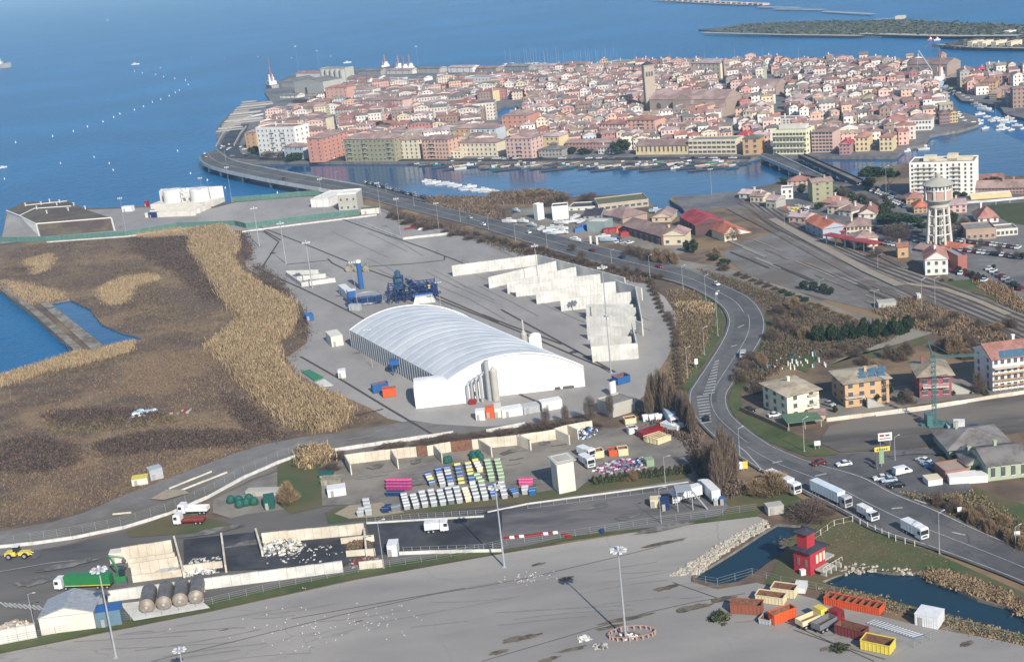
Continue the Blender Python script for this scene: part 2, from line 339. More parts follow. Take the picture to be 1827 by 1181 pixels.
sheet("yard_lawn", [(495,832),(560,800),(572,815),(575,905),(520,918),(495,900)],5, M_GRASS)
sheet("weighbridge_verge", ZD((160,690),(250,650),(520,640),(700,685),(1100,600),(1600,560),(1811,520),(1811,590),(1200,660),(700,715),(300,755),(180,770)),5, M_GRASS)
sheet("sand_bed", ZD((225,700),(330,640),(560,622),(720,690),(560,715),(330,735)),6, M_SAND)
sheet("truck_park_verge", ZC((740,1150),(900,1080),(1010,1040),(1180,1055),(1380,1110),(1370,1130),(1050,1160),(760,1181)),5, M_GRASS)
sheet("fenceline_verge", [(0,1150),(210,1108),(380,1073),(640,1018),(880,976),(1180,930),(1350,908),(1352,922),(1170,943),(1010,966),(905,985),(640,1032),(380,1089),(205,1124),(0,1166),(-60,1180),(-60,1162)],4, M_GREEN)
sheet("recycling_verge", ZE((400,800),(520,700),(1300,640),(1310,700),(900,770),(400,830),(0,880),(-20,860)),5, M_GRASS)
sheet("wash_yard_asphalt", ZD((445,770),(1230,700),(1300,680),(1811,620),(1811,860),(1400,950),(700,975),(520,990)),5, M_ASPHD)
sheet("truck_yard_asphalt", ZE((0,930),(1310,735),(1420,720),(1640,930),(1560,1010),(1180,1080),(300,1180),(0,1250),(-200,1280),(-200,960)),6, mat("oily_concrete", (.17,.16,.155),.85,(.11,.105,.105),.08, c3=(.06,.062,.07), scale3=.04, detail=10, stretch=(.2,.4,1)))
apron = [(-200,1210),(0,1167),(205,1126),(380,1091),(640,1034),(905,987),(1170,944),(1352,922),(1372,930),(1340,948),(1290,985),(1235,1022),(1232,1038),(1280,1052),(1350,1040),(1420,1060),(1520,1086),(1620,1112),(1700,1128),(1770,1140),(1900,1170),(2000,1300),(-200,1300)]
sheet("apron_pavement", apron, 3, M_APRON)
sheet("pump_house_grass", ZG((560,440),(700,210),(860,120),(1000,118),(1330,270),(1500,340),(1900,520),(1700,520),(1350,410),(1390,372),(1180,385),(1000,370),(840,430),(880,450),(1100,500),(1500,612),(1827,690),(2000,740),(2000,790),(1700,690),(1300,580),(1000,500),(800,470)),2, M_GRASS)
sheet("roadside_grass", [(1240,925),(1330,870),(1380,862),(1440,895),(1410,920),(1350,915),(1330,905)],2, M_GRASS)
# ---- right hand side: road embankments, fields, railway, village
sheet("gravel_triangle", [(1285,455),(1330,430),(1400,410),(1480,455),(1560,490),(1640,530),(1700,560),(1560,556),(1420,520),(1330,488)],2, M_GRAVEL)
sheet("boat_yard_ground", [(905,392),(930,372),(1060,365),(1100,385),(1230,430),(1250,440),(1210,455),(1110,438),(1010,428),(930,405)],3, M_DIRT)
sheet("east_street_ground", [(1200,352),(1340,340),(1480,330),(1560,330),(1840,345),(2000,380),(2000,640),(1840,560),(1700,500),(1560,430),(1400,385),(1300,370),(1225,382)],2, M_PAVE)
sheet("football_pitch", [(1745,368),(1827,362),(1960,352),(1960,420),(1850,406),(1800,398)],4, mat("pitch_turf", (.045,.06,.022),.95,(.06,.07,.028),.1))
sheet("station_field", [(1672,505),(1740,498),(1840,540),(1900,580),(1840,568),(1760,530)],4, M_GRASS)
sheet("farm_track", [(1140,470),(1200,462),(1300,480),(1420,520),(1520,560),(1640,590),(1675,592),(1600,615),(1500,640),(1480,652),(1560,618),(1600,600),(1500,572),(1400,535),(1300,498),(1200,480)],4, M_DIRT)
sheet("meadow", [(1470,655),(1500,630),(1640,600),(1660,610),(1560,640),(1500,655)],3, M_GRASS)
sheet("garden_lawn", [(1405,610),(1445,600),(1458,640),(1440,665),(1395,650)],4, M_GREEN)
sheet("building_plot_soil", [(1480,760),(1540,745),(1660,725),(1827,705),(1960,690),(1960,760),(1827,770),(1700,790),(1640,800),(1500,808),(1460,790)],3, mat("site_soil", (.105,.095,.085),.95,(.07,.066,.064),.06, c3=(.17,.15,.13), scale3=.04, detail=10, stretch=(.1,.3,1)))
sheet("villa_driveway", [(1325,735),(1400,720),(1600,690),(1827,660),(1960,640),(1960,700),(1827,700),(1640,722),(1480,752),(1400,762)],3, M_DIRT)
sheet("road_verge", [(1318,745),(1345,740),(1420,775),(1470,800),(1500,812),(1440,815),(1375,790),(1330,764)],3, M_GREEN)
sheet("road_verge", [(1368,560),(1380,590),(1368,630),(1342,665),(1322,700),(1325,740),(1312,745),(1298,720),(1310,680),(1335,640),(1355,600)],3, M_GREEN)
sheet("road_verge", [(1240,512),(1262,530),(1285,550),(1293,575),(1288,600),(1262,640),(1240,680),(1225,710),(1215,690),(1240,640),(1262,600),(1270,570),(1250,535)],3, M_GREEN)
sheet("parking_asphalt", [(1530,835),(1560,815),(1660,808),(1720,850),(1740,880),(1660,895),(1600,880),(1545,850)],4, M_ASPH)
sheet("verge_by_hotel", [(1600,880),(1650,900),(1740,945),(1827,985),(1960,1030),(1960,960),(1827,900),(1740,870),(1660,880)],3, M_GRASS)
rp = [((355,280),(385,268)),((362,292),(402,281)),((400,305),(425,290)),((480,322),(492,304)),((560,336),(572,319)),((640,352),(652,334)),((700,368),(714,352)),((780,388),(794,371)),((860,409),(876,390)),((960,440),(976,415)),((1060,470),(1076,441)),((1150,492),(1166,463)),
 ((1210,507),(1240,485)),((1255,527),(1293,510)),((1285,548),(1337,531)),((1297,570),(1361,558)),((1294,590),(1367,585)),((1284,612),(1358,612)),((1262,648),(1337,644)),((1238,684),(1313,682)),((1227,706),(1299,708)),((1232,735),(1304,735)),((1258,768),(1325,758)),
 ((1300,805),(1372,792)),((1345,835),(1413,811)),((1378,852),(1460,828)),((1440,884),(1540,850)),((1510,920),(1598,880)),((1561,949),(1671,909)),((1653,978),(1744,944)),((1744,1011),(1827,980)),((1827,1044),(1920,1020)),((1950,1098),(2050,1070))]
RZS = [4.5]*5+[3.6,2.4,1.0,.3]+[.2]*(len(rp)-9)
rps, rzs = smooth(rp, RZS, 5)
i0 = 5*5                      # bridge deck is its own thing
strip("main_road", rps[i0:],6, M_ASPH, rzs[i0:])
bm_ = MB(); L_, R_ = [],[]   # causeway embankment under the sloping first stretch
for (l, r), z in list(zip(rps, rzs))[i0-1:9*5]: L_.append(G(l, z)); R_.append(G(r, z))
for i in range(len(L_)-1):
 for s, q in ((1, L_),(-1, R_)):
  o_ = (L_[i]-R_[i]).normalized()*s*5; a, c = q[i], q[i+1]; f = [(a.x, a.y, a.z+.1),(c.x, c.y, c.z+.1),(c.x+o_.x, c.y+o_.y, -.1),(a.x+o_.x, a.y+o_.y, -.1)]
  bm_.poly(f if s > 0 else f[::-1])
struct(bm_.build("road_embankment", M_SCRUBG))
strip("road_edge_line", rps[i0:],8, M_WHITEP, rzs[i0:],.055,.075)
strip("road_edge_line", rps[i0:],8, M_WHITEP, rzs[i0:],.93,.95)
strip("road_centre_line", rps[i0:75],8, M_WHITEP, rzs[i0:75],.49,.51)
strip("road_centre_line", rps[75:115],8, M_WHITEP, rzs[75:115],.58,.595)
strip("road_centre_line", rps[115:],8, M_WHITEP, rzs[115:],.46,.475)
strip("lane_surface", rps[60:130],7, mat("lighter_asphalt", (.135,.135,.137),.85,(.105,.105,.106),.3), rzs[60:130],.05,.2)
strip("lane_surface", rps[95:130],7, MATS["lighter_asphalt"], rzs[95:130],.72,.92)
hb = MB()
for k in range(22):            # hatched median in the bend
 y = 648+k*5.2; x0 = 1278-.36*(y-648)-3-max(0,(y-700)*.02); x1 = x0+8+min(16, k*1.2)
 if y > 706: x0 = 1242+(y-706)*.16; x1 = x0+22-(y-706)*.05
 q = [G((x0, y)), G((x1, y-3)), G((x1, y-1.2)), G((x0, y+1.8))]
 hb.poly([(v.x, v.y, .2+8.5*LZ) for v in q][::-1])
struct(hb.build("road_hatching", M_WHITEP))
sheet("side_road", [(1455,822),(1500,813),(1560,808),(1640,802),(1700,806),(1700,815),(1640,812),(1570,818),(1545,838),(1560,856),(1500,845)],10, M_ASPH)
# ---- railway
rail = [((1310,352),(1345,343)),((1368,400),(1400,383)),((1430,432),(1475,425)),((1520,476),(1560,462)),((1600,512),(1640,490)),((1680,545),(1730,522)),((1760,578),(1827,562)),((1860,622),(1960,612))]
strip("track_bed", smooth(rail, None, 3),5, M_BALL)
rs = smooth(rail, None, 6)
M_RAIL = mat("rusty_rail", (.10,.075,.06),.5,(.16,.13,.11),1); M_SLEEP = mat("dark_sleeper", (.085,.07,.06),.95)
for i, t in enumerate((.08,.27,.46,.66,.86)):
 strip("sleeper_line", rs, 6.5, M_SLEEP, None, t-.045, t+.045)['kind'] = 'structure'
 for dt in (-.028,.028):
  b = MB(); P = []
  for l, r in rs: a, c = G(l), G(r); P.append(a.lerp(c, t+dt))
  for j in range(len(P)-1):
   n = Vector(((P[j+1]-P[j]).y, -(P[j+1]-P[j]).x, 0)).normalized()*.09
   b.poly([(v.x, v.y, .42) for v in (P[j]+n, P[j+1]+n, P[j+1]-n, P[j]-n)])
  struct(b.build("rail_line", M_RAIL))
line_strip("platform", Z9((40,520),(250,640),(500,770),(700,880),(940,990)),4.5,11, mat("platform_stone", (.30,.26,.21),.9))
line_strip("gravel_path", Z9((880,960),(1250,1010),(1500,1100),(1700,1190)),3,8, M_SAND)
# ---- joints and weeds on the yards
for q in (Z7((130,335),(300,400),(480,470),(700,560),(900,640),(1100,710),(1380,820),(1811,1005)), Z7((90,615),(250,690),(430,770),(640,870),(880,990)), Z7((610,560),(640,590),(760,650)),
    Z7((690,275),(900,350),(1130,430),(1300,490),(1560,590)), Z7((320,600),(620,570)), Z7((900,615),(1200,595),(1430,570),(1430,545)), Z8((0,950),(200,1030),(400,1100),(560,1160)), ZB((1200,100),(1820,440)),
    Z7((30,370),(160,370),(265,440),(150,620)), ZB((110,355),(330,480),(560,620),(830,780)), ZB((1300,560),(1420,610)), Z7((160,360),(280,430)), ZB((820,30),(1300,220),(1690,390),(1820,440)), ZB((180,730),(560,640))):
 line_strip("weed_joint", q, .9,3.5, M_CRACK)
for q in ([(270,1181),(420,1145),(600,1100),(770,1062),(930,1035),(1100,995),(1180,975)],[(520,1015+90),(690,1075),(830,1050)],[(860,1181),(1000,1140),(1150,1095),(1240,1075),(1330,1060)],[(1200,1040),(1400,1110),(1560,1181)], ZG((700,670),(900,740),(1150,815))):
 line_strip("weed_joint", q, .22,5, M_CRACK)
M_STAIN = mat("dark_stain", (.13,.12,.115),.9,(.09,.085,.08),.4, c3=(.2,.19,.18), scale3=.3)
M_MOSS = mat("weedy_moss", (.12,.095,.06),.95,(.17,.15,.12),.6, c3=(.07,.06,.045), scale3=.35)
def blob(name, c, rx, ry, lay, m, n=18, seed=0):
 r = random.Random(seed or int(c[0]*7+c[1])); P = []
 for i in range(n): t = 2*math.pi*i/n; k = r.uniform(.65,1.15); P.append((c[0]+rx*k*math.cos(t), c[1]+ry*k*math.sin(t)-rx*k*math.cos(t)*.2))
 return sheet(name, P, lay, m)
for x, y, rx, ry in ((960,1008,14,2.5),(1010,1033,14,3),(1185,970,40,3),(1020,1160,30,4),(930,1140,35,5),(1120,1105,50,4),(1240,1085,35,6),(1190,1050,26,4),(1290,1070,24,5),(1090,1120,30,3),(640,1110,8,1),(400,1125,10,1),(1480,1158,20,4),(1725,1150,14,5),(890,1165,20,4),(980,1178,22,4)):
 blob("weed_patch", (x, y), rx, ry, 6, M_MOSS)
for x, y, rx, ry in ((670,834,18,5),(742,825,12,5),(910,808,16,4),(973,792,12,3),(760,862,40,4),(1180,945,60,6),(1070,905,30,5),(1120,925,26,4),(380,950,60,5),(450,970,60,5),(120,1010,60,5),(60,1040,40,8),(1620,1010,0.1,.1)):
 if rx > 1: blob("oil_stain", (x, y), rx, ry, 9, M_STAIN)
line_strip("road_stripe", ZF((0,370),(230,330),(420,310)),.3,8, M_WHITEP)
for k in range(9): line_strip("road_stripe", ZF((0+k*22,512+k*2),(36+k*22,536+k*2)),.5,8, M_WHITEP)
line_strip("footway_edge", ZA((340,870),(380,900),(460,990),(450,1000)),.4,12, M_WHITEP)
for q in (ZA((340,255),(372,240)), ZA((300,355),(335,345)), ZA((520,960),(570,950)), ZA((740,1028),(800,1015)), ZG((1180,85),(1235,80)), ZG((1475,200),(1540,215)), ZG((1590,165),(1640,195)), ZG((1290,40),(1350,60))):
 line_strip("road_arrow", q, .7,12, M_WHITEP)
M_TRACK = mat("tyre_track", (.19,.185,.18),.9,(.25,.24,.235),.6)
_r = random.Random(21)
for k in range(34):
 x, y = _r.uniform(100,1250),0; y = 1165-(x*.13)+_r.uniform(-10,70); L = _r.uniform(60,260); sl = _r.uniform(-.2,-.05); cv = _r.uniform(-12,12)
 if x+L > 1200: L = 1200-x if x < 1150 else 40
 line_strip("tyre_mark", [(x+L*t, y+sl*L*t+cv*t*(1-t)) for t in (0,.25,.5,.75,1)], _r.uniform(.15,.45),4.2, M_TRACK)
for k in range(30):
 x, y = _r.uniform(560,1000), _r.uniform(410,540); x += (y-410)*.5; L = _r.uniform(40,130); line_strip("tyre_mark", [(x+L*t, y+L*t*_r.choice([.45,.4])+6*t*t) for t in (0,.5,1)], _r.uniform(.2,.6),2.2, M_TRACK)
for k in range(26):
 x, y = [(_r.uniform(1300,1600),0),(_r.uniform(980,1230), _r.uniform(890,930)),(_r.uniform(600,1000), _r.uniform(850,880))][k % 3]
 if k % 3 == 0: y = 1120+(x-1300)*.1+_r.uniform(-20,30)
 L = _r.uniform(40,120); line_strip("tyre_mark", [(x, y),(x+L/2, y-L*.05),(x+L, y-L*.14)], _r.uniform(.15,.4),6.4, M_TRACK)
def slab(label, pts, h, m, name="stone_pier", cat="pier"):
 P = ring(pts); T = thing(name, label, cat, P[0]); b = MB(); b.prism([((p-P[0]).x, (p-P[0]).y) for p in P],-.2, h); b.build("slab", m, T)
slab("weathered grey stone strip along the small pond of the left field", [(72,543),(88,541),(125,570),(163,600),(186,619),(168,629),(140,604),(108,575)],.5, M_CONC_OLD := mat("old_stone", (.30,.28,.25),.95,(.17,.15,.12),.25, c3=(.13,.11,.08), scale3=.12))
slab("dark edged mole between basin and field on the left", [(0,512),(8,512),(70,556),(146,622),(136,629),(62,563)],.5, M_CONC_OLD, "mole_wall", "mole")
M_RUSTL = mat("rusty_siding", (.12,.085,.065),.9,(.17,.13,.10),.8)
for q in ([(1300,372),(1370,408),(1450,452),(1540,500),(1640,548),(1700,575)],[(1340,372),(1400,405),(1480,450),(1570,490),(1660,528)],[(1320,362),(1360,382),(1420,418),(1500,462),(1590,505),(1700,558)],[(1345,352),(1400,376),(1460,405),(1540,442),(1620,480)]):
 line_strip("siding_bed", q, 3.4,6, M_BALL)
 for d in (-3,3): line_strip("siding_rail", [(x+d*.4, y-d*.35) for x, y in q],.35,8, M_RUSTL)
for k in range(26):
 x = _r.uniform(1290,1600); y = 440+(x-1330)*.32+_r.uniform(-22,30); L = _r.uniform(20,90)
 if y > 425+(x-1330)*.15 and x+L < 1660: line_strip("gravel_streak", [(x, y),(x+L/2, y+L*.2),(x+L, y+L*.42)], _r.uniform(.5,2.2),4.5, _r.choice([M_CRACK, M_BALL, M_SAND, M_TRACK]))
for k in range(40):
 x, y = _r.uniform(600,1240), _r.uniform(780,880); L = _r.uniform(15,60)
 if y > 870-(x-600)*.03: continue
 line_strip("dirt_streak", [(x, y),(x+L/2, y-L*.06),(x+L, y-L*.16)], _r.uniform(.2,.9),4.0, _r.choice([M_TRACK, M_STAIN, M_TRACK]))
# ================================================ BUILDINGS
M_WIN = mat("dark_window", (.07,.075,.085),.3,(.11,.11,.115),1.0, spec=.6)
M_WINB = mat("shuttered_window", (.07,.06,.05),.7,(.10,.08,.06),1.0)
M_GLASSY = mat("blue_glass", (.06,.12,.18),.15,(.1,.18,.25),1.0, spec=.7)
def roofm(r, g, b): return mat("roof_%02x%02x%02x" % (int(r*255), int(g*255), int(b*255)), lin((r, g, b)),.9, tuple(x*.62 for x in lin((r, g, b))),.9, c3=tuple(x*1.25 for x in lin((r*.98, g, b))), scale3=.12, detail=8, bump=.06, tint=.18)
R_BROWN = roofm(.57,.48,.46); R_RED = roofm(.61,.44,.40); R_ORANGE = roofm(.72,.44,.35); R_GREY = roofm(.47,.45,.44); R_TAN = roofm(.60,.54,.46); R_DARK = roofm(.25,.25,.29); R_PINK = roofm(.66,.58,.575); R_CRIM = roofm(.64,.27,.30)
M_FLAT = mat("flat_roof_felt", (.27,.26,.25),.95,(.17,.165,.16),.5)
C_WHITE = cm(.88,.87,.84); C_OFFW = cm(.84,.81,.75); C_CREAM = cm(.86,.79,.64); C_YEL = cm(.87,.76,.50); C_PINK = cm(.85,.66,.60); C_SALM = cm(.87,.62,.50); C_CORAL = cm(.86,.52,.42); C_OCHRE = cm(.82,.60,.36)
C_OLIVE = cm(.60,.58,.42); C_GREY = cm(.62,.60,.58); C_BRICK = cm(.66,.56,.49); C_BLUEG = cm(.70,.76,.80); C_ROSE = cm(.76,.50,.48); C_LIME = cm(.74,.75,.50); C_CONC = cm(.68,.67,.62); C_MAUVE = cm(.60,.42,.42)
C_DARKG = cm(.33,.34,.36); C_METAL = mat("grey_metal", (.42,.44,.46),.45,(.30,.31,.33),1.0, metal=.3)
def win_mesh():
 b = MB(); b.box((0,-.06,0),(1,.22,1),0,0); b.box((0,-.16,-.07),(1.16,.12,.08),0,1); b.box((0,-.16,1.0),(1.16,.1,.07),0,1); return b.mesh("window", [M_WIN, C_OFFW])
WIN = win_mesh()
def win_mesh2():
 b = MB(); b.box((0,-.06,0),(1,.22,1),0,0); b.box((-.62,-.10,0),(.3,.1,1),0,1); b.box((.62,-.10,0),(.3,.1,1),0,1); return b.mesh("window", [M_WIN, M_WINB])
WIN2 = win_mesh2()
def put_windows(T, x0, x1, h, floors, n, y=0, ang=0, side=None, ww=1.1, wh=1.45, me=None, base=1.1, skip=()):
 me = me or WIN; fh = h/floors
 for f in range(floors):
  for i in range(n):
   if (f, i) in skip: continue
   t = (i+.5)/n; z = f*fh+min(base, fh*.35)
   if side is None: loc = (x0+(x1-x0)*t, y, z); rz = 0
   elif side == 'R': loc = (x1, y+t*ang, z); rz = math.pi/2
   else: loc = (x0, y+t*ang, z); rz = -math.pi/2
   o = ob("window", me, T, loc, rz, (ww, 1, min(wh, fh*.6)))
def roof_mb(b, x0, x1, y0, y1, z, rt, rh, ov=.5, mi=0, th=.18):
 x0 -= ov; x1 += ov; y0 -= ov; y1 += ov; W, D = x1-x0, y1-y0; z1 = z+rh; e = z-th
 c = [(x0, y0, z),(x1, y0, z),(x1, y1, z),(x0, y1, z)]
 lo = [(p[0], p[1], e) for p in c]
 if rt == 'hip':
  if W >= D: r = [(x0+D/2,(y0+y1)/2, z1),(x1-D/2,(y0+y1)/2, z1)]; F = [[c[0], c[1], r[1], r[0]],[c[1], c[2], r[1]],[c[2], c[3], r[0], r[1]],[c[3], c[0], r[0]]]
  else: r = [((x0+x1)/2, y0+W/2, z1),((x0+x1)/2, y1-W/2, z1)]; F = [[c[0], c[1], r[0]],[c[1], c[2], r[1], r[0]],[c[2], c[3], r[1]],[c[3], c[0], r[0], r[1]]]
 elif rt == 'gx':     # ridge runs along x
  r = [(x0,(y0+y1)/2, z1),(x1,(y0+y1)/2, z1)]; F = [[c[0], c[1], r[1], r[0]],[c[2], c[3], r[0], r[1]],[c[1], c[2], r[1]],[c[3], c[0], r[0]]]
 elif rt == 'gy':     # ridge runs in depth, gable to the front
  r = [((x0+x1)/2, y0, z1),((x0+x1)/2, y1, z1)]; F = [[c[1], c[2], r[1], r[0]],[c[3], c[0], r[0], r[1]],[c[0], c[1], r[0]],[c[2], c[3], r[1]]]
 elif rt == 'shed': F = [[c[0], c[1],(x1, y1, z1),(x0, y1, z1)],[c[1], c[2],(x1, y1, z1)],[c[3], c[0],(x0, y1, z1)],[c[2], c[3],(x0, y1, z1),(x1, y1, z1)]]
 for f in F: b.poly(f, mi)
 for i in range(4): j = (i+1) % 4; b.poly([lo[i], lo[j], c[j], c[i]], mi)
 b.poly(lo[::-1], mi)
GABLE_WALL = 1
def bldg(name, label, cat, a, c, depth, top, wall, roof, rt='hip', rh=2.2, fl=3, nw=4, sw=0, sL=0, over=.5, group=None, wm=None, ww=1.1, wh=1.45, chim=1, z0=0, base=1.1, dark=None, parapet=None, hm=None, yoff=0, skip=()):
 A, B = G(a, z0), G(c, z0); W = (B-A).length; rz = math.atan2(B.y-A.y, B.x-A.x); h = hm if hm else HP(a, top, z0)-z0
 T = thing(name, label, cat, (A.x, A.y, z0), rz, group)
 x0, x1, y0, y1 = 0, W, yoff, yoff+depth; b = MB()
 b.box(((x0+x1)/2,(y0+y1)/2,-.3),(W, depth, h+.3-(.2 if rt != 'flat' else 0)))
 if rt == 'gy': b.poly([(x0, y0+.01, h-.25),(x1, y0+.01, h-.25),((x0+x1)/2, y0+.01, h+rh*.92)]); b.poly([(x0, y0-over-.004, h-.1),(x1, y0-over-.004, h-.1),((x0+x1)/2, y0-over-.004, h+rh*.9)]) if over < .1 else None
 b.build("wall", wall, T)
 r = MB()
 if rt == 'flat':
  r.box(((x0+x1)/2,(y0+y1)/2, h+.002),(W-.5, depth-.5,.12))
  p = MB()
  for cx, cy, dx, dy in (((x0+x1)/2, y0+.12, W+.1,.3),((x0+x1)/2, y1-.12, W+.1,.3),(x0+.12,(y0+y1)/2,.3, depth-.45),(x1-.12,(y0+y1)/2,.3, depth-.45)): p.box((cx, cy, h-.25),(dx, dy, .9))
  p.build("parapet", parapet or wall, T)
 else:
  roof_mb(r, x0, x1, y0, y1, h, rt, rh, over)
 ro = r.build("roof", roof if rt != 'flat' else (roof or M_FLAT), T)
 if rt == 'gy':
  g = MB(); zz = h-.1; g.poly([(x0, y0-over-.02, zz),(x1, y0-over-.02, zz),((x0+x1)/2, y0-over-.02, zz+rh*.86)]); g.build("gable", wall, T)
 if rt == 'gx' and sw is not None:
  for xx, s in ((x1+over+.02,1),(x0-over-.02,-1)):
   g = MB(); q = [(xx, y0, h-.1),(xx, y1, h-.1),(xx, (y0+y1)/2, h-.1+rh*.86)]; g.poly(q if s > 0 else q[::-1]); g.build("gable", wall, T)
 rr = random.Random(int(a[0]*13+a[1]*7))
 for k in range(chim):
  cx, cy = x0+W*rr.uniform(.2,.8), y0+depth*rr.uniform(.35,.7); m = MB(); m.box((cx, cy, h),(.8,.8, rh*.9+1.3)); m.box((cx, cy, h+rh*.9+1.3),(1.1,1.1,.22)); m.build("chimney", wall, ro)
 if nw: put_windows(T, x0, x1, h-.2, fl, nw, y0, me=wm, ww=ww, wh=wh, base=base, skip=skip)
 if sw: put_windows(T, x0, x1, h-.2, fl, sw, y0, depth, 'R', me=wm, ww=ww, wh=wh, base=base)
 if sL: put_windows(T, x0, x1, h-.2, fl, sL, y0, depth, 'L', me=wm, ww=ww, wh=wh, base=base)
 T_INFO[T.name] = (W, depth, h); return T
T_INFO = {}
def rail_bal(T, x, y, z, w, d=1.3, m=None, n=None):        # balcony: slab + railing
 s = MB(); s.box((x, y-d/2, z),(w, d, .16)); o = s.build("balcony", C_OFFW, T)
 r = MB()
 for i in range(int(w/.45)+1): r.box((x-w/2+.05+i*(w-.1)/int(w/.45), y-d+.05, z+.16),(.05,.05,.95))
 r.box((x, y-d+.05, z+1.1),(w, .07,.07))
 for sx in (-1,1): r.box((x+sx*(w/2-.04), y-d/2, z+1.1),(.07, d-.1,.07))
 r.build("railing", m or C_DARKG, o); return o
# ================================================ OLD TOWN ON THE ISLAND
FR = "houses along the town waterfront"
def tb(label, a, c, depth, top, wall, roof, **k): return bldg(k.pop('name', 'apartment_house'), label, k.pop('cat', 'house'), a, c, depth, top, wall, roof, **k)
tb("small ochre apartment block with brown roof, westernmost on the seafront", Z2((395,728)), Z2((468,728)),16, Z2((395,618))[1], C_OCHRE, R_BROWN, fl=4, nw=2)
T = tb("big white six storey apartment block with stacked balconies at the west end", Z2((488,790)), Z2((755,792)),17, Z2((488,585))[1], C_WHITE, R_BROWN, rt='flat', fl=6, nw=9, sw=3, name='apartment_block', cat='apartment block')
W, D, h = T_INFO[T.name]
for f in range(1,6):
 for x in (.42,.70): rail_bal(T, W*x, 0, f*h/6,4.5)
tb("white house with blue ground floor beside the coral tower block", Z2((665,803)), Z2((800,808)),12, Z2((665,715))[1], C_BLUEG, R_BROWN, fl=3, nw=4)
T = tb("narrow coral five storey block standing on the quay", Z2((838,826)), Z2((945,824)),34, Z2((838,660))[1], C_CORAL, R_BROWN, rt='hip', rh=3, fl=6, nw=2, sw=6, name='apartment_block', cat='apartment block')
T = tb("wide olive green apartment block with brown roof on the quay", Z2((1092,822)), Z2((1445,820)),15, Z2((1092,665))[1], C_OLIVE, R_BROWN, rh=3, fl=5, nw=12, sw=3, name='apartment_block', cat='apartment block')
W, D, h = T_INFO[T.name]
for f in range(1,5):
 for x in (.12,.42,.9): rail_bal(T, W*x, 0, f*h/5,4)
tb("cream four storey house with pink flank next to the olive block", Z2((1478,806)), Z2((1610,804)),14, Z2((1478,670))[1], C_CREAM, R_BROWN, fl=5, nw=4, sw=3)
T = tb("long coral apartment block with balconies, right of the cream house", Z2((1638,808)),(803,285),15, Z2((1638,668))[1], C_SALM, R_BROWN, rh=2.6, fl=5, nw=8, sw=3, name='apartment_block', cat='apartment block')
for f in range(1,5): rail_bal(T, T_INFO[T.name][0]*.38,0, f*T_INFO[T.name][2]/5,5)
tb("low cream building with flat roof between coral block and long cream house", (805,284),(823,283),8,272, C_CREAM, M_FLAT, rt='flat', fl=2, nw=3, chim=0)
tb("long cream two storey house behind a row of bushes on the quay", Z3((150,786)), Z3((425,784)),12, Z3((150,690))[1], C_CREAM, R_BROWN, rt='hip', rh=2.6, fl=3, nw=9)
tb("ochre house with broad brown roof behind the long cream house", Z3((138,720)), Z3((240,718)),14, Z3((138,590))[1], C_OCHRE, R_BROWN, rh=2.5, fl=4, nw=3)
tb("blue and white house with brown roof above the long cream house", Z3((242,718)), Z3((425,715)),14, Z3((242,590))[1], C_BLUEG, R_BROWN, rh=2.5, fl=4, nw=5)
T = tb("tall pale pink house with gabled attic facing the canal", Z3((492,800)), Z3((670,800)),16, Z3((492,660))[1], C_PINK, R_BROWN, rt='gy', rh=3.2, fl=5, nw=6, sw=3)
for f in range(1,4): rail_bal(T, T_INFO[T.name][0]*.55,0, f*T_INFO[T.name][2]/5,3.5)
tb("yellow three storey house behind the grey canal villa", Z3((672,745)), Z3((862,745)),13, Z3((672,645))[1], C_YEL, R_PINK, fl=3, nw=6)
T = tb("grey villa with columned front and small roof lantern on the quay", Z3((715,792)), Z3((882,788)),12, Z3((715,738))[1], C_GREY, R_GREY, rh=1.6, fl=2, nw=7, wh=2, name='villa', cat='villa')
W, D, h = T_INFO[T.name]; b = MB(); b.box((W/2,6, h+1),(5,4,2.2)); roof_mb(b, W/2-2.5, W/2+2.5,4,8, h+3.2, 'hip', 1.1); b.build("lantern", R_GREY, T)
tb("large coral block rising behind the pale pink gabled house", Z3((466,650)), Z3((650,645)),20, Z3((466,500))[1], C_CORAL, R_BROWN, rh=2.5, fl=5, nw=5)
tb("long low rose building with brown roof behind quay trees", Z3((905,738)), Z3((1245,735)),12, Z3((905,690))[1], C_ROSE, R_BROWN, rt='gx', rh=2, fl=2, nw=14)
tb("small white canal house beside the umbrella pine", Z3((1132,768)), Z3((1235,766)),9, Z3((1132,722))[1], C_OFFW, R_BROWN, rt='gx', rh=1.6, fl=2, nw=5)
tb("pink three storey house with white upper windows behind the rose building", Z3((1142,656)), Z3((1335,654)),14, Z3((1142,560))[1], C_PINK, R_RED, rh=2.4, fl=4, nw=8)
T = tb("salmon apartment block with central balconies behind the barracks", Z3((1342,650)), Z3((1535,650)),15, Z3((1342,530))[1], C_SALM, R_RED, rh=2.4, fl=5, nw=6, name='apartment_block', cat='apartment block')
for f in range(1,5): rail_bal(T, T_INFO[T.name][0]*.5,0, f*T_INFO[T.name][2]/5,5)
tb("pale blue house with grey brown roof right of the salmon block", Z4((265,800)), Z4((430,795)),12, Z4((265,712))[1], C_BLUEG, R_BROWN, fl=3, nw=4)
tb("stone grey house with blank front left of the cathedral square", Z4((435,798)), Z4((605,796)),12, Z4((435,718))[1], C_GREY, R_BROWN, fl=3, nw=3)
T = tb("long yellow barracks with tall narrow windows and brown gable roof", Z4((75,988)), Z4((545,984)),15, Z4((120,908))[1], C_YEL, R_BROWN, rt='gx', rh=3.4, fl=1, nw=12, ww=1.0, wh=4.0, base=2.2, name='barracks', cat='barracks', chim=0)
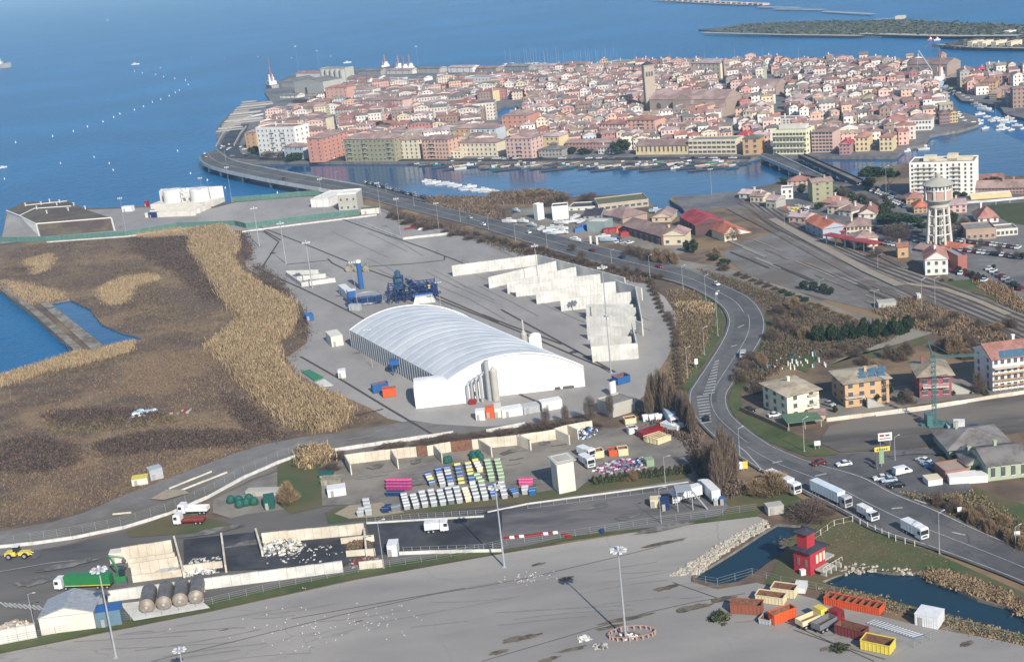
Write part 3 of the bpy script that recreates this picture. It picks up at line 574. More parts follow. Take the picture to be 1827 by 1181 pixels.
T = tb("cream school building with dark striped upper windows by the bridge", Z4((548,985)), Z4((972,981)),14, Z4((548,862))[1], C_CREAM, M_FLAT, rt='flat', fl=3, nw=10, ww=2.6, name='school', cat='school building', chim=0)
T = tb("square ochre orange building with brown hipped roof beside the canal bridge", Z4((1036,990)), Z4((1182,986)),13, Z4((1036,845))[1], C_OCHRE, R_GREY, rh=1.8, fl=3, nw=2, wh=2.2, ww=1.8)
tb("crimson roofed house behind the ochre orange building", Z4((985,930)), Z4((1100,925)),14, Z4((985,815))[1], C_SALM, R_CRIM, rh=2.5, fl=3, nw=3)
T = tb("cream hotel with two rows of arched balconies facing the bridge", Z4((1306,985)), Z4((1606,982)),16, Z4((1306,775))[1], cm(.90,.88,.66), M_FLAT, rt='flat', fl=4, nw=10, wm=WIN2, name='hotel', cat='hotel', sw=3)
W, D, h = T_INFO[T.name]
for f in (1,2,3):
 for i in range(5): rail_bal(T, W*(.1+.2*i),0, f*h/4,4.2)
b = MB(); b.box((W*.5,9, h+.15),(W*.8,6,2.6)); b.build("penthouse", C_OFFW, T)
T = tb("tall pink apartment block with green shutters right of the hotel", (1449,272.5),(1486.5,272),16,236, C_PINK, R_BROWN, rh=2.6, fl=6, nw=6, wm=WIN2, sL=3, name='apartment_block', cat='apartment block')
tb("small rose house with red gabled roof right of the tall pink block", Z5((413,1168)), Z5((495,1165)),14, Z5((413,1088))[1], C_ROSE, R_CRIM, rt='gy', rh=1.8, fl=3, nw=3, sL=3)
tb("pale yellow house with dark red roof, left of a pair by the water", Z5((533,1143)), Z5((632,1140)),14, Z5((533,1035))[1], C_YEL, R_RED, rh=2.6, fl=3, nw=3, sL=3)
tb("pale yellow house with dark red roof, right of a pair by the water", Z5((716,1140)), Z5((815,1137)),13, Z5((716,1035))[1], C_YEL, R_RED, rh=2.6, fl=3, nw=3, sL=3)
tb("long white hall with wide brown hipped roof at the canal mouth", Z5((915,988)), Z5((1105,980)),16, Z5((915,905))[1], C_WHITE, R_BROWN, rh=3.5, fl=2, nw=8, name='town_hall', cat='hall')
tb("cream house with steep dark red pyramid roof beside the white hall", Z5((735,1005)), Z5((905,1000)),15, Z5((735,918))[1], C_CREAM, R_RED, rh=4.2, fl=2, nw=4)
tb("yellow three storey house behind the pair of yellow houses", Z5((455,990)), Z5((540,985)),12, Z5((455,895))[1], C_YEL, R_PINK, rh=2, fl=3, nw=4)
tb("grey and white house between two yellow houses at the canal mouth", Z5((555,978)), Z5((725,975)),13, Z5((555,905))[1], C_OFFW, R_BROWN, rh=2.6, fl=3, nw=5)
tb("mauve canal house at the eastern tip of the old town", Z5((1166,940)), Z5((1238,935)),12, Z5((1166,862))[1], C_MAUVE, R_BROWN, rt='gy', rh=1.6, fl=3, nw=3)
tb("ochre yellow canal house at the eastern tip of the old town", Z5((1242,928)), Z5((1305,922)),12, Z5((1242,855))[1], cm(.84,.68,.36), R_BROWN, rt='gy', rh=1.5, fl=3, nw=3)
tb("white long house with red brown roof behind the hotel", Z4((1296,740)), Z4((1580,738)),14, Z4((1296,672))[1], C_WHITE, R_BROWN, rt='flat', fl=3, nw=9)
tb("white house with peaked gable right behind the hotel", Z5((300,965)), Z5((378,962)),13, Z5((300,905))[1], C_WHITE, R_BROWN, rt='gy', rh=2, fl=3, nw=3)
# town gate with arch
A = G(Z4((950,748))); B_ = G(Z4((1030,745))); W = (B_-A).length; h = HP(Z4((950,748)), Z4((950,655))[1]); T = thing("town_gate", "small white town gate with dark archway and pointed gable", "gate", A, math.atan2(B_.y-A.y, B_.x-A.x))
b = MB()
b.box((W*.17,3,0),(W*.34,6, h)); b.box((W*.83,3,0),(W*.34,6, h)); b.box((W*.5,3, h*.5),(W*.32-.01,6, h*.5)); b.poly([(0,-.01, h),(W, -.01, h),(W/2,-.01, h+1.6)]); b.build("wall", C_WHITE, T)
b = MB(); b.box((W*.5,3,0),(W*.32-.02,5, h*.5-.02)); b.build("archway", C_DARKG, T)
b = MB(); roof_mb(b, 0, W, 0,6, h+.01, 'gy', 1.7,.05); b.build("roof", R_BROWN, T)
tb("cream four storey house right of the white town gate", Z4((1040,740)), Z4((1162,738)),14, Z4((1040,600))[1], C_CREAM, R_BROWN, rt='gy', rh=2, fl=4, nw=4)
tb("white and blue low house between gate house and hotel", Z4((1163,738)), Z4((1238,735)),12, Z4((1163,655))[1], C_BLUEG, R_BROWN, rh=2, fl=3, nw=3)
tb("windowless salmon block in front of the cathedral transept", Z4((430,665)), Z4((612,668)),12, Z4((430,555))[1], C_SALM, R_BROWN, rt='flat', fl=3, nw=0, chim=0)
tb("windowless salmon block in front of the cathedral aisle", Z4((628,670)), Z4((722,672)),10, Z4((628,560))[1], C_SALM, R_BROWN, rt='flat', fl=3, nw=0, chim=0)
tb("coral house with balcony at the foot of the cathedral", Z4((765,760)), Z4((840,758)),10, Z4((765,690))[1], C_CORAL, R_BROWN, rh=1.8, fl=3, nw=3)
# cathedral
def church(name, label, a, c, depth, top, rh, wall, roof, wins=4, cat='church'):
 T = bldg(name, label, cat, a, c, depth, top, wall, roof, 'gx', rh, chim=0, nw=0, over=.3); W, D, h = T_INFO[T.name]
 for i in range(wins):
  b = MB(); x = W*(i+.6)/wins; n = 8; r = W*.022+.5; pts = [(x+r*math.cos(math.pi*k/n),-.05, h*.62+r*math.sin(math.pi*k/n)*1.1) for k in range(n+1)]+[(x-r, -.05, h*.45),(x+r, -.05, h*.45)]
  b.poly(pts[::-1]); b.build("arched_window", M_WIN, T)
 return T
T = church("cathedral", "large brown brick cathedral with transept gable and side aisle", Z4((205,640)), Z4((885,640)),24, Z4((430,492))[1],6, C_BRICK, R_BROWN, 5)
W, D, h = T_INFO[T.name]
b = MB(); b.box((W*.47,-2,0),(W*.24,4.2, h)); b.build("transept", C_BRICK, T); b = MB(); roof_mb(b, W*.35, W*.59,-4,8, h, 'gy', 4.6,.3); b.poly([(W*.345,-4.35, h-.1),(W*.595,-4.35, h-.1),(W*.47,-4.35, h+4.2)],1); b.build("transept_roof", [R_BROWN, C_BRICK], T)
b = MB(); b.box((W*.88,-5,0),(W*.235,10, h*.62)); ao = b.build("side_aisle", C_BRICK, T); b = MB(); roof_mb(b, W*.765, W*1.0,-10,0, h*.62, 'shed', 2.5,.3); b.build("roof", R_BROWN, ao)
def tower(name, label, base, w, top, wall, roof, cap=3.0, arch=3, pyr=True):
 P = G(base); h = HP(base, top); T = thing(name, label, "bell tower", P, .1); b = MB(); b.box((0,0,0),(w, w, h)); b.box((0,0, h),(w*1.12, w*1.12,.5)); b.build("shaft", wall, T)
 b = MB(); b.lathe((0,0, h+.5),[(w*.78,0),(.1, cap)],4 if pyr else 12); r = b.build("roof", roof, T); r.rotation_euler = (0,0, math.pi/4 if pyr else 0)
 for s, dx, dy, rz in ((0,0,-w/2-.04,0),(1, w/2+.04,0, math.pi/2)):
  for k in range(arch):
   b = MB(); x = (k-(arch-1)/2)*w*.26; r_ = w*.09; pts = [(x+r_*math.cos(math.pi*q/6),0, h*.86+r_*math.sin(math.pi*q/6)) for q in range(7)]+[(x-r_, 0, h*.78),(x+r_, 0, h*.78)]
   b.poly(pts[::-1]); o = b.build("belfry_opening", M_WIN, T); o.location = (dx, dy, 0); o.rotation_euler = (0,0, rz)
 return T
tower("bell_tower", "tall pale brick cathedral bell tower with triple openings", Z4((210,620)),8.6, Z4((210,185))[1], cm(.70,.62,.53), R_DARK, 3)
tower("bell_tower", "narrow brick bell tower with red pointed roof above the main street", Z4((888,330)),5.6, Z4((888,150))[1], C_BRICK, R_RED, 3)
tower("bell_tower", "slim pale bell tower in the middle of the roofs", (1427,158),3.2,136, C_OFFW, C_OFFW, 1.5,1)
tower("bell_tower", "small green domed church tower near the second canal street", Z4((1228,310)),3.6, Z4((1228,190))[1], cm(.62,.66,.56), cm(.45,.55,.48),5,1, False)
tower("bell_tower", "square brick bell tower of the canal mouth church", (1682,124),5.4,98, C_BRICK, R_RED, 2.2,1)
T = church("church", "long grey brown church with high windows behind the cathedral square", Z4((1000,455)), Z4((1330,455)),18, Z4((1000,372))[1],5, C_BRICK, R_BROWN, 4)
T = church("church", "big brick church at the far canal mouth beside its bell tower", (1619,137),(1690,137),22,115,4, C_BRICK, R_BROWN, 6)
tb("tall cream palace closing the main street", Z4((570,300)), Z4((835,305)),24, Z4((570,165))[1], C_CREAM, R_PINK, rh=3, fl=4, nw=7, sw=3)
tb("large ochre hotel block rising above the far waterfront", Z3((1175,205)), Z3((1345,205)),22, Z3((1175,130))[1], cm(.84,.74,.58), M_FLAT, rt='flat', fl=5, nw=9, name='hotel', cat='hotel')
# western part: warehouses, silos, blocks
T = bldg("grain_silo", "grey concrete grain silo block on the far western quay", "silo", Z2((925,262)), Z2((1095,262)),14, Z2((925,168))[1], C_CONC, M_FLAT, 'flat', nw=0, chim=0)
W, D, h = T_INFO[T.name]
for i in range(5): b = MB(); b.tube((W*(i+.5)/5,0,0),(W*(i+.5)/5,0, h*.93), W*.085, n=12); b.build("silo_cylinder", C_CONC, T)
T = bldg("warehouse", "beige gabled warehouse with one dark doorway on the west quay", "warehouse", Z2((735,342)), Z2((940,342)),30, Z2((735,262))[1], C_CONC, R_GREY, 'gy', 3.5, nw=0, chim=0, over=.1)
b = MB(); b.box((T_INFO[T.name][0]*.4,-.1,0),(4,.3,7)); b.build("door", C_DARKG, T)
bldg("warehouse", "grey shed with dull metal roof at the western edge of the quay", "warehouse", Z2((640,300)), Z2((738,300)),34, Z2((640,262))[1], C_GREY, R_GREY, 'gy', 4, nw=0, chim=0)
bldg("warehouse", "white warehouse with thin red roof left of the silo", "warehouse", Z2((745,240)), Z2((920,240)),16, Z2((745,200))[1], C_WHITE, R_RED, 'gx', 2, nw=0, chim=0)
bldg("warehouse", "long low white warehouse right of the silo", "warehouse", Z2((1105,262)), Z2((1325,262)),14, Z2((1105,232))[1], C_WHITE, R_GREY, 'gx', 2, nw=0, chim=0)
bldg("warehouse", "long low white shed along the far dock", "warehouse", Z2((1340,258)), Z2((1640,258)),14, Z2((1340,235))[1], C_WHITE, R_GREY, 'gx', 2, nw=0, chim=0)
bldg("warehouse", "white cubic cold store behind the pink block", "warehouse", Z2((1345,320)), Z2((1465,318)),16, Z2((1345,250))[1], C_WHITE, M_FLAT, 'flat', nw=4, fl=2, chim=0)
bldg("office_block", "white flat roofed office block with arcade in the west quarter", "office block", Z3((200,305)), Z3((390,305)),14, Z3((200,232))[1], C_WHITE, M_FLAT, 'flat', nw=8, fl=3, chim=0)
bldg("office_block", "pale long hall left of the white office block", "office block", Z3((0,285)), Z3((160,285)),14, Z3((0,232))[1], C_OFFW, M_FLAT, 'flat', nw=6, fl=2, chim=0)
tb("peach apartment block with balconies behind the yellow cranes", Z2((960,415)), Z2((1110,410)),16, Z2((960,305))[1], C_SALM, R_RED, fl=5, nw=5)
tb("white apartment block behind the long pink block", Z2((1155,415)), Z2((1290,410)),14, Z2((1155,318))[1], C_OFFW, R_BROWN, fl=4, nw=5)
T = tb("long pink five storey apartment block in the west quarter", Z2((1200,492)), Z2((1500,488)),14, Z2((1200,395))[1], C_PINK, R_BROWN, rh=2, fl=5, nw=12, name='apartment_block', cat='apartment block')
for k, (x0, x1, y, yt, wl) in enumerate(((1560,1690,475,425, C_WHITE),(1690,1811,470,415, C_OFFW),(1480,1590,375,330, C_CREAM),(1590,1690,355,300, C_PINK),(1690,1811,345,312, C_WHITE))):
 tb(["white grey roofed house behind the yellow school range", "off white grey roofed house at the right of the grey terrace", "cream house with grey roof behind the long pink block", "small pink house with brown roof near the dock sheds", "white wide house with dark roof near the dock sheds"][k], Z2((x0, y)), Z2((x1, y)),14, Z2((x0, yt))[1], wl, R_GREY if k < 3 else R_BROWN, fl=3, nw=5)
tb("long yellow range with brown roof behind the olive block", Z2((1200,622)), Z2((1560,620)),12, Z2((1200,556))[1], C_YEL, R_RED, rt='gx', rh=2, fl=3, nw=12)
tb("pink gabled house between the olive block and the yellow range", Z2((1135,650)), Z2((1245,645)),14, Z2((1135,590))[1], C_PINK, R_RED, rh=2.4, fl=3, nw=3)
tb("white small house right behind the olive block", Z2((1418,690)), Z2((1520,688)),12, Z2((1418,600))[1], C_WHITE, R_BROWN, fl=4, nw=3)
tb("cream and white block with red roof behind the big white block", Z2((640,640)), Z2((905,625)),14, Z2((640,560))[1], C_OFFW, R_RED, fl=4, nw=8)
tb("cream end block with red brown roof behind the narrow coral block", Z2((765,640)), Z2((960,632)),14, Z2((765,525))[1], C_CREAM, R_BROWN, fl=5, nw=6)
tb("yellow house with pale roof near the small inner dock", Z3((310,405)), Z3((385,405)),12, Z3((310,335))[1], C_YEL, M_FLAT, rt='flat', fl=3, nw=3)
tb("ochre block with arched upper windows by the inner dock", Z3((608,435)), Z3((715,435)),14, Z3((608,375))[1], cm(.84,.66,.46), R_BROWN, rt='flat', fl=3, nw=4)
tb("magenta roofed pink house left of the inner dock", Z3((135,478)), Z3((235,475)),14, Z3((135,405))[1], C_PINK, R_CRIM, fl=3, nw=4)
# right bank
EB = [("large orange ochre building with long roof on the east bank", (1333,690),(1480,685),605, cm(.86,.62,.34), R_RED),("orange ochre wing right of the large orange building", (1480,690),(1590,685),620, cm(.88,.64,.38), R_RED),("rose brick building at the canal end on the east bank", (1212,640),(1320,635),590, C_MAUVE, R_BROWN),
   ("coral building at the right edge of the east bank", (1682,640),(1801,636),585, C_CORAL, R_RED),("pink house with brown roof on the east bank", (1322,585),(1380,583),540, C_ROSE, R_RED),("house with wide brown hipped roof on the east bank", (1570,720),(1700,715),680, C_PINK, R_BROWN),("white house with red roof at the right edge of the east bank", (1712,735),(1801,730),692, C_WHITE, R_RED),
   ("brown low house above the fishing boats", (1540,752),(1600,750),708, C_OCHRE, R_BROWN),("cream church house beside the far canal mouth", (1072,575),(1155,572),530, cm(.84,.70,.56), R_RED),("pink roofed villa far right behind the orange building", (1420,560),(1500,556),535, C_PINK, R_CRIM)]
for lb, a, c, t, wl, rf in EB: tb(lb, Z5(a), Z5(c),16, Z5((a[0], t))[1], wl, rf, rh=2.6, fl=3, nw=5)
for k in range(7):
 x = 1705+k*19; tb(["white", "pale pink", "cream", "grey", "rose", "pale blue", "yellow"][k]+" terraced house in the far row on the east bank", (x, 140+k*1.2),(x+15,140.5+k*1.2),12,131+k*1.2,[C_WHITE, C_PINK, C_CREAM, C_GREY, C_ROSE, C_BLUEG, C_YEL][k], R_BROWN, rt='gx', fl=2, nw=3)

for k, (x, y, w_, h_, wl, rf) in enumerate(((640,135,40,8, C_GREY, R_GREY),(690,133,46,7, C_OFFW, R_PINK),(745,131,40,8, C_CONC, R_GREY),(800,130,44,9, C_WHITE, R_PINK),(850,129,36,7, C_BRICK, R_BROWN),(900,127,44,8, C_GREY, R_GREY),(955,126,40,8, C_OFFW, R_PINK),(1005,124,40,9, C_BRICK, R_BROWN),(500,176,30,5, C_OFFW, R_GREY),(510,196,44,6, C_GREY, R_PINK),(560,192,30,6, C_OFFW, R_GREY),(505,152,22,6, C_GREY, R_GREY),(595,160,26,7, C_CONC, R_GREY),(620,148,40,6, C_WHITE, R_RED),(545,178,26,5, C_CONC, R_TAN))):
 bldg("dock_shed", "%s dockside shed with %s roof in the northwest port" % (["grey", "off white", "beige", "white", "brown brick"][[C_GREY, C_OFFW, C_CONC, C_WHITE, C_BRICK].index(wl)], "grey" if rf is R_GREY else "pinkish"), "shed", (x, y),(x+w_, y-.6),13, y-h_, wl, rf, "gx", 2, fl=2, nw=4, chim=0)
# ================================================ dense roofs of the old town
SPECIAL = []
for o in list(COL.objects):
 if o.name in T_INFO:
  W, D, h = T_INFO[o.name]; c, s = math.cos(o.rotation_euler.z), math.sin(o.rotation_euler.z)
  if o.get('category') == 'church': SPECIAL.append((o.location.x+24*s, o.location.y-24*c, c, s, W, D+24))
  SPECIAL.append((o.location.x, o.location.y, c, s, W, D))
def blocked(x, y, m=3.5):
 for X, Y, c, s, W, D in SPECIAL:
  if abs(x-X) > 130 or abs(y-Y) > 130: continue
  u, v = (x-X)*c+(y-Y)*s, -(x-X)*s+(y-Y)*c
  if -m-3 < u < W+m+3 and -m-5 < v < D+m+4: return True
 return False
def wallmat(r, g, b):        # plaster with rows of small dark windows, seen from a kilometre
 nm = "facade_%02x%02x%02x" % (int(r*255), int(g*255), int(b*255)); m = mat(nm, lin((r, g, b)),.85, tuple(x*.85 for x in lin((r, g, b))),.2, tint=.1)
 if "win" in m: return m
 m["win"] = 1; N = m.node_tree.nodes; L = m.node_tree.links; bs = N["Principled BSDF"]; src = bs.inputs["Base Color"].links[0].from_socket
 tc = N.new("ShaderNodeUVMap"); sp = N.new("ShaderNodeSeparateXYZ"); L.new(tc.outputs[0], sp.inputs[0])
 def band(o, per, w0):
  a = N.new("ShaderNodeMath"); a.operation = 'MODULO'; a.inputs[1].default_value = per; L.new(o, a.inputs[0])
  q = N.new("ShaderNodeMath"); q.operation = 'COMPARE'; q.inputs[1].default_value = per/2; q.inputs[2].default_value = w0; L.new(a.outputs[0], q.inputs[0]); return q.outputs[0]
 mu = N.new("ShaderNodeMath"); mu.operation = 'MULTIPLY'; L.new(band(sp.outputs[0],2.9,.5), mu.inputs[0]); L.new(band(sp.outputs[1],3.0,.7), mu.inputs[1])
 x = N.new("ShaderNodeMix"); x.data_type = 'RGBA'; L.new(mu.outputs[0], x.inputs[0]); L.new(src, x.inputs[6]); x.inputs[7].default_value = (.06,.055,.055,1); L.new(x.outputs[2], bs.inputs["Base Color"]); return m
WNAMES = [("white", (.90,.88,.85),7),("off white", (.86,.82,.78),4),("pale pink", (.86,.74,.70),5),("pink", (.84,.67,.62),3),("cream", (.86,.80,.72),2.4),("yellow", (.87,.82,.70),.9),("grey", (.66,.64,.62),3),("salmon", (.85,.70,.62),2),("brick brown", (.62,.53,.49),2.4),("pale blue", (.76,.78,.82),.7),("rose red", (.70,.50,.48),1)]
WM = [wallmat(*c) for _, c, _ in WNAMES]
RNAMES = [("brown", R_BROWN, 5),("pinkish brown", R_PINK, 4),("red brown", R_RED, 3),("grey", R_GREY, 2.6),("tan", R_TAN, 1.2)]
def house_mesh(b, uv, w, d, h, rt, rh, x=0, y=0, rz=0, mw=0, mr=1):
 n0 = len(b.v); f0 = len(b.f); b.box((0,0,-.5),(w, d, h+.4),0, mw)
 for f in range(f0, len(b.f)):
  for vi in b.f[f]:
   v = b.v[vi]; uv.append(((v[0] if f-f0 in (2,4) else v[1])+50, v[2]+.4 if f-f0 >= 2 else 0))
 f1 = len(b.f); roof_mb(b, -w/2, w/2,-d/2, d/2, h, rt, rh, .35, mr)
 if rt == 'gy': b.poly([(-w/2,-d/2-.37, h-.1),(w/2,-d/2-.37, h-.1),(0,-d/2-.37, h+rh*.85)], mw)
 if rt == 'gx': b.poly([(w/2+.37,-d/2, h-.1),(w/2+.37, d/2, h-.1),(w/2+.37,0, h+rh*.85)], mw); b.poly([(-w/2-.37, d/2, h-.1),(-w/2-.37,-d/2, h-.1),(-w/2-.37,0, h+rh*.85)], mw)
 for f in range(f1, len(b.f)): uv += [(0,0)]*len(b.f[f])
 c, s = math.cos(rz), math.sin(rz); b.v[n0:] = [(v[0]*c-v[1]*s+x, v[0]*s+v[1]*c+y, v[2]) for v in b.v[n0:]]
def set_uv(me, uv):
 l = me.uv_layers.new(name="UVMap"); l.data.foreach_set("uv", [c for p in uv for c in p])
core = [(v.x, v.y) for v in ring([(486,262),(470,250),(500,214),(545,206),(585,178),(620,150),(690,134),(900,127),(1080,120),(1290,118),(1440,119),(1600,118),(1640,125),(1662,160),(1690,190),(1700,205),(1660,232),(1600,268),(1480,268),(1350,268),(1300,262),(900,272),(780,274),(600,274),(500,276)])]
east = [(v.x, v.y) for v in ring([(1700,128),(1840,134),(1840,200),(1790,182),(1720,165)])]
ax = (G((1290,135))-G((1322,275))).normalized(); ay = Vector((ax.y, -ax.x, 0)); o0 = G((1310,270))
def near_line(px, pts, r):
 p = Vector(px)
 for i in range(len(pts)-1):
  a, c = G(pts[i]).xy, G(pts[i+1]).xy; t = max(0, min(1,(p-a).dot(c-a)/(c-a).length_squared))
  if (a.lerp(c, t)-p).length < r: return True
 return False
STREETS = [([(1322,285),(1302,200),(1288,135),(1284,118)],7),([(1405,270),(1400,225),(1378,150),(1368,125)],7.5),([(475,275),(520,225),(620,205),(900,200),(925,180)],9),([(590,290),(600,205)],9),(Z3((440,800),(430,520)),7),([(640,165),(760,160),(900,165)],9)]
rng = random.Random(11); H_ = []
def pick(L): return rng.choices(range(len(L)),[q[2] for q in L])[0]
v_ = -30
row = 0
while v_ < 620:
 dpt = rng.uniform(10,15); u_ = -700+rng.uniform(0,8)
 while u_ < 520:
  wd = rng.uniform(6.5,13); p = o0+ax*(v_+dpt/2+rng.uniform(-2.2,2.2))+ay*(u_+wd/2); x, y = p.x, p.y; q = PX((x, y, 0))
  if (inside((x, y), core) or inside((x, y), east)) and not blocked(x, y) and not any(near_line((x, y), s, r) for s, r in STREETS):
   west = q[0] < 900
   dens = .6 if west else .97
   if not (north_gap := (q[0] > 870 and q[0] < 935 and 178 < q[1] < 218)) and rng.random() < dens:
    tall = rng.random(); h = rng.uniform(6.5,9.5)+(rng.uniform(2,5) if tall > .75 else 0)+(2 if west else 0)
    if west: wd *= 1.7; h += 1
    H_.append([y, x, y, wd*rng.uniform(.9,1.0), dpt*rng.uniform(.72,.95)*(1.15 if west else 1), h, math.atan2(ay.y, ay.x)+rng.uniform(-.12,.12)])
  u_ += wd+rng.uniform(0,1.0)
 v_ += dpt+rng.uniform(.5,3.0) + (3.5 if row % 3 == 0 else 0); row += 1
H_.sort()
print("houses", len(H_))
near_, far_ = H_[:295], H_[295:]
seen = {}
QU = ["western quarter", "west dock quarter", "inner dock quarter", "middle quarter", "cathedral quarter", "canal quarter", "eastern quarter"]
QX = [0,640,860,1010,1150,1310,1480]
for _, x, y, w_, d_, h, rz in near_:
 wi, ri = pick(WNAMES), pick(RNAMES); rt = rng.choice(['hip', 'gx', 'gx', 'gy', 'gy']); q = PX((x, y, 0)); qn = [n for n, X in zip(QU, QX) if q[0] >= X][-1]
 b = MB(); uv = []; house_mesh(b, uv, w_, d_, h, rt, rng.uniform(1.3,2.2)); nr = sum(1 for m in b.m if m == 1)
 wb = MB(); rb = MB(); wuv = []; ruv = []; k = 0
 for f, m in zip(b.f, b.m):
  t, tu = (wb, wuv) if m == 0 else (rb, ruv); t.poly([b.v[i] for i in f]); tu += uv[k:k+len(f)]; k += len(f)
 fl = "two" if h < 7.5 else "three" if h < 10.5 else "four"
 lb = "%s %s storey house, %s %s roof, %s" % (WNAMES[wi][0], fl, RNAMES[ri][0], {'hip': 'hipped', 'gx': 'long gabled', 'gy': 'front gabled'}[rt], qn)
 T = thing("town_house", lb, "house", (x, y, 0), rz, "old town houses, "+lb)
 me = wb.mesh("wall", WM[wi]); set_uv(me, wuv); ob("wall", me, T); ro = rb.build("roof", RNAMES[ri][1], T)
 if rng.random() < .6: c = MB(); c.box((rng.uniform(-w_/4, w_/4), rng.uniform(-d_/4, d_/4), h),(.8,.8,2.7)); c.box((c.v[0][0]+.4, c.v[0][1]+.4, h+2.7),(1.1,1.1,.3)); c.build("chimney", C_OFFW, ro)
nw_ = len(WM); b = MB(); uv = []
for _, x, y, w_, d_, h, rz in far_:
 house_mesh(b, uv, w_, d_, h, rng.choice(['hip', 'gx', 'gx', 'gy', 'gy']), rng.uniform(1.3,2.2), x, y, rz, pick(WNAMES), nw_+pick(RNAMES))
 if rng.random() < .5: b.box((x+rng.uniform(-2,2), y+rng.uniform(-3,3), h),(.9,.9,3),0,0); uv += [(0,0)]*24
me = b.mesh("old_town_houses", WM+[r[1] for r in RNAMES]); set_uv(me, uv); stuff(ob("old_town_houses", me), "mass of small tiled houses filling the back of the old town", "houses")
# ================================================ KIT: vehicles, bins, masts, walls
M_TYRE = mat("tyre_rubber", (.02,.02,.022),.9); M_GLASS = mat("vehicle_glass", (.02,.025,.03),.12,(.03,.035,.04),1.0, spec=.8); M_CHROME = mat("lamp_lens", (.6,.6,.58),.3)
M_STEEL = mat("galvanised_steel", (.46,.48,.50),.5,(.36,.38,.40),2, metal=.35); M_RUSTY = mat("rusty_steel", (.24,.12,.075),.85,(.12,.06,.04),1.5)
M_CONCW = mat("concrete_panel", (.56,.555,.52),.92,(.46,.455,.43),.35, c3=(.61,.61,.575), scale3=.15, detail=10, stretch=(0,1,1)); M_CONCT = mat("tan_concrete_panel", (.58,.52,.42),.92,(.48,.43,.34),.4, c3=(.64,.59,.50), scale3=.15, detail=10)
M_CWHITE = mat("white_barrier_concrete", (.62,.61,.58),.85,(.45,.44,.42),.6)
def paint(r, g, b, rough=.4):
 r, g, b = soft((r, g, b),.22); return mat("vehicle_paint_%02x%02x%02x" % (int(r*255), int(g*255), int(b*255)), lin((r, g, b)), rough, tuple(x*.85 for x in lin((r, g, b))),.8, spec=.5)
P_WHITE = paint(.86,.87,.88); P_BLUE = paint(.13,.38,.68); P_DBLUE = paint(.10,.20,.42); P_RED = paint(.62,.08,.10); P_GREY = paint(.45,.47,.50); P_BLACK = paint(.09,.09,.10); P_SILV = paint(.66,.68,.70); P_GREEN = paint(.08,.36,.30); P_LGREEN = paint(.55,.66,.50)
P_YELLOW = paint(.88,.78,.20); P_ORANGE = paint(.92,.32,.10); P_CREAM = paint(.86,.80,.62); P_MAG = paint(.68,.16,.45); P_PINK = paint(.88,.25,.50); P_TRGREEN = paint(.12,.50,.25); P_TEAL = paint(.16,.50,.55); P_RUSTO = paint(.60,.30,.20,.7); P_MAROON = paint(.50,.18,.17,.7); P_LBLUE = paint(.66,.76,.84)
def wheel(T, x, y, r=.33, w=.24, mesh={}):
 k = (r, w)
 if k not in mesh:
  b = MB(); b.tube((0,-w/2,0),(0, w/2,0), r, n=12); b.tube((0,-w/2-.01,0),(0, w/2+.01,0), r*.55, n=8, mi=1); mesh[k] = b.mesh("wheel", [M_TYRE, M_STEEL])
 return ob("wheel", mesh[k], T, (x, y, r))
def side_profile(b, prof, w, mi=0, inset=0):      # prof: ring of (x,z), extruded across y
 n = len(prof); vs = [(x, -w/2, z) for x, z in prof]+[(x, w/2, z) for x, z in prof]
 A = sum(prof[i][0]*prof[(i+1) % n][1]-prof[(i+1) % n][0]*prof[i][1] for i in range(n)); fs = []
 for i in range(n): j = (i+1) % n; fs.append((i, i+n, j+n, j) if A > 0 else (i, j, j+n, i+n))
 fs += [tuple(range(n)), tuple(range(2*n-1, n-1,-1))] if A > 0 else [tuple(range(n-1,-1,-1)), tuple(range(n, 2*n))]
 return b.add(vs, fs, mi)
def car_proto(col, kind='car'):
 T = ob("parked_car", None); L = 4.3
 if kind == 'van':
  L = 5.2; b = MB(); side_profile(b, [(-2.6,.35),(2.5,.35),(2.6,.9),(1.7,1.2),(1.1,2.1),(-2.5,2.15),(-2.6,.9)],1.9); b.build("body", col, T)
  b = MB(); b.poly([(1.72,-.8,1.22),(1.72,.8,1.22),(1.14,.78,2.02),(1.14,-.78,2.02)]); side_profile(b, [(.2,1.25),(1.5,1.25),(1.05,1.95),(.2,1.95)],1.92); b.build("windscreen", M_GLASS, T)
 else:
  b = MB(); side_profile(b, [(-2.15,.3),(2.1,.3),(2.15,.65),(1.9,.82),(1.0,.95),(-1.9,1.0),(-2.12,.85)],1.75)
  side_profile(b, [(-.95,1.42),(.3,1.44),(.1,1.50),(-.8,1.49)],1.4); b.build("body", col, T)
  b = MB(); n0 = len(b.v)
  b.add([(-1.75,-.8,.97),(1.0,-.8,.93),(.3,-.68,1.43),(-1.15,-.68,1.42),(-1.75,.8,.97),(1.0,.8,.93),(.3,.68,1.43),(-1.15,.68,1.42)],[(0,1,2,3),(7,6,5,4),(1,5,6,2),(4,0,3,7)]); b.build("window", M_GLASS, T)
 for sy in (-.62,.62): b = MB(); b.box((L/2-.03, sy, .6),(.08,.35,.16)); b.build("headlight", M_CHROME, T)
 for sx in (-1.3,1.35):
  for sy in (-.78,.78): wheel(T, sx*L/4.3, sy*(1.05 if kind == 'van' else 1))
 tag(T, "car", "car"); return Proto(T)
CARS = {}
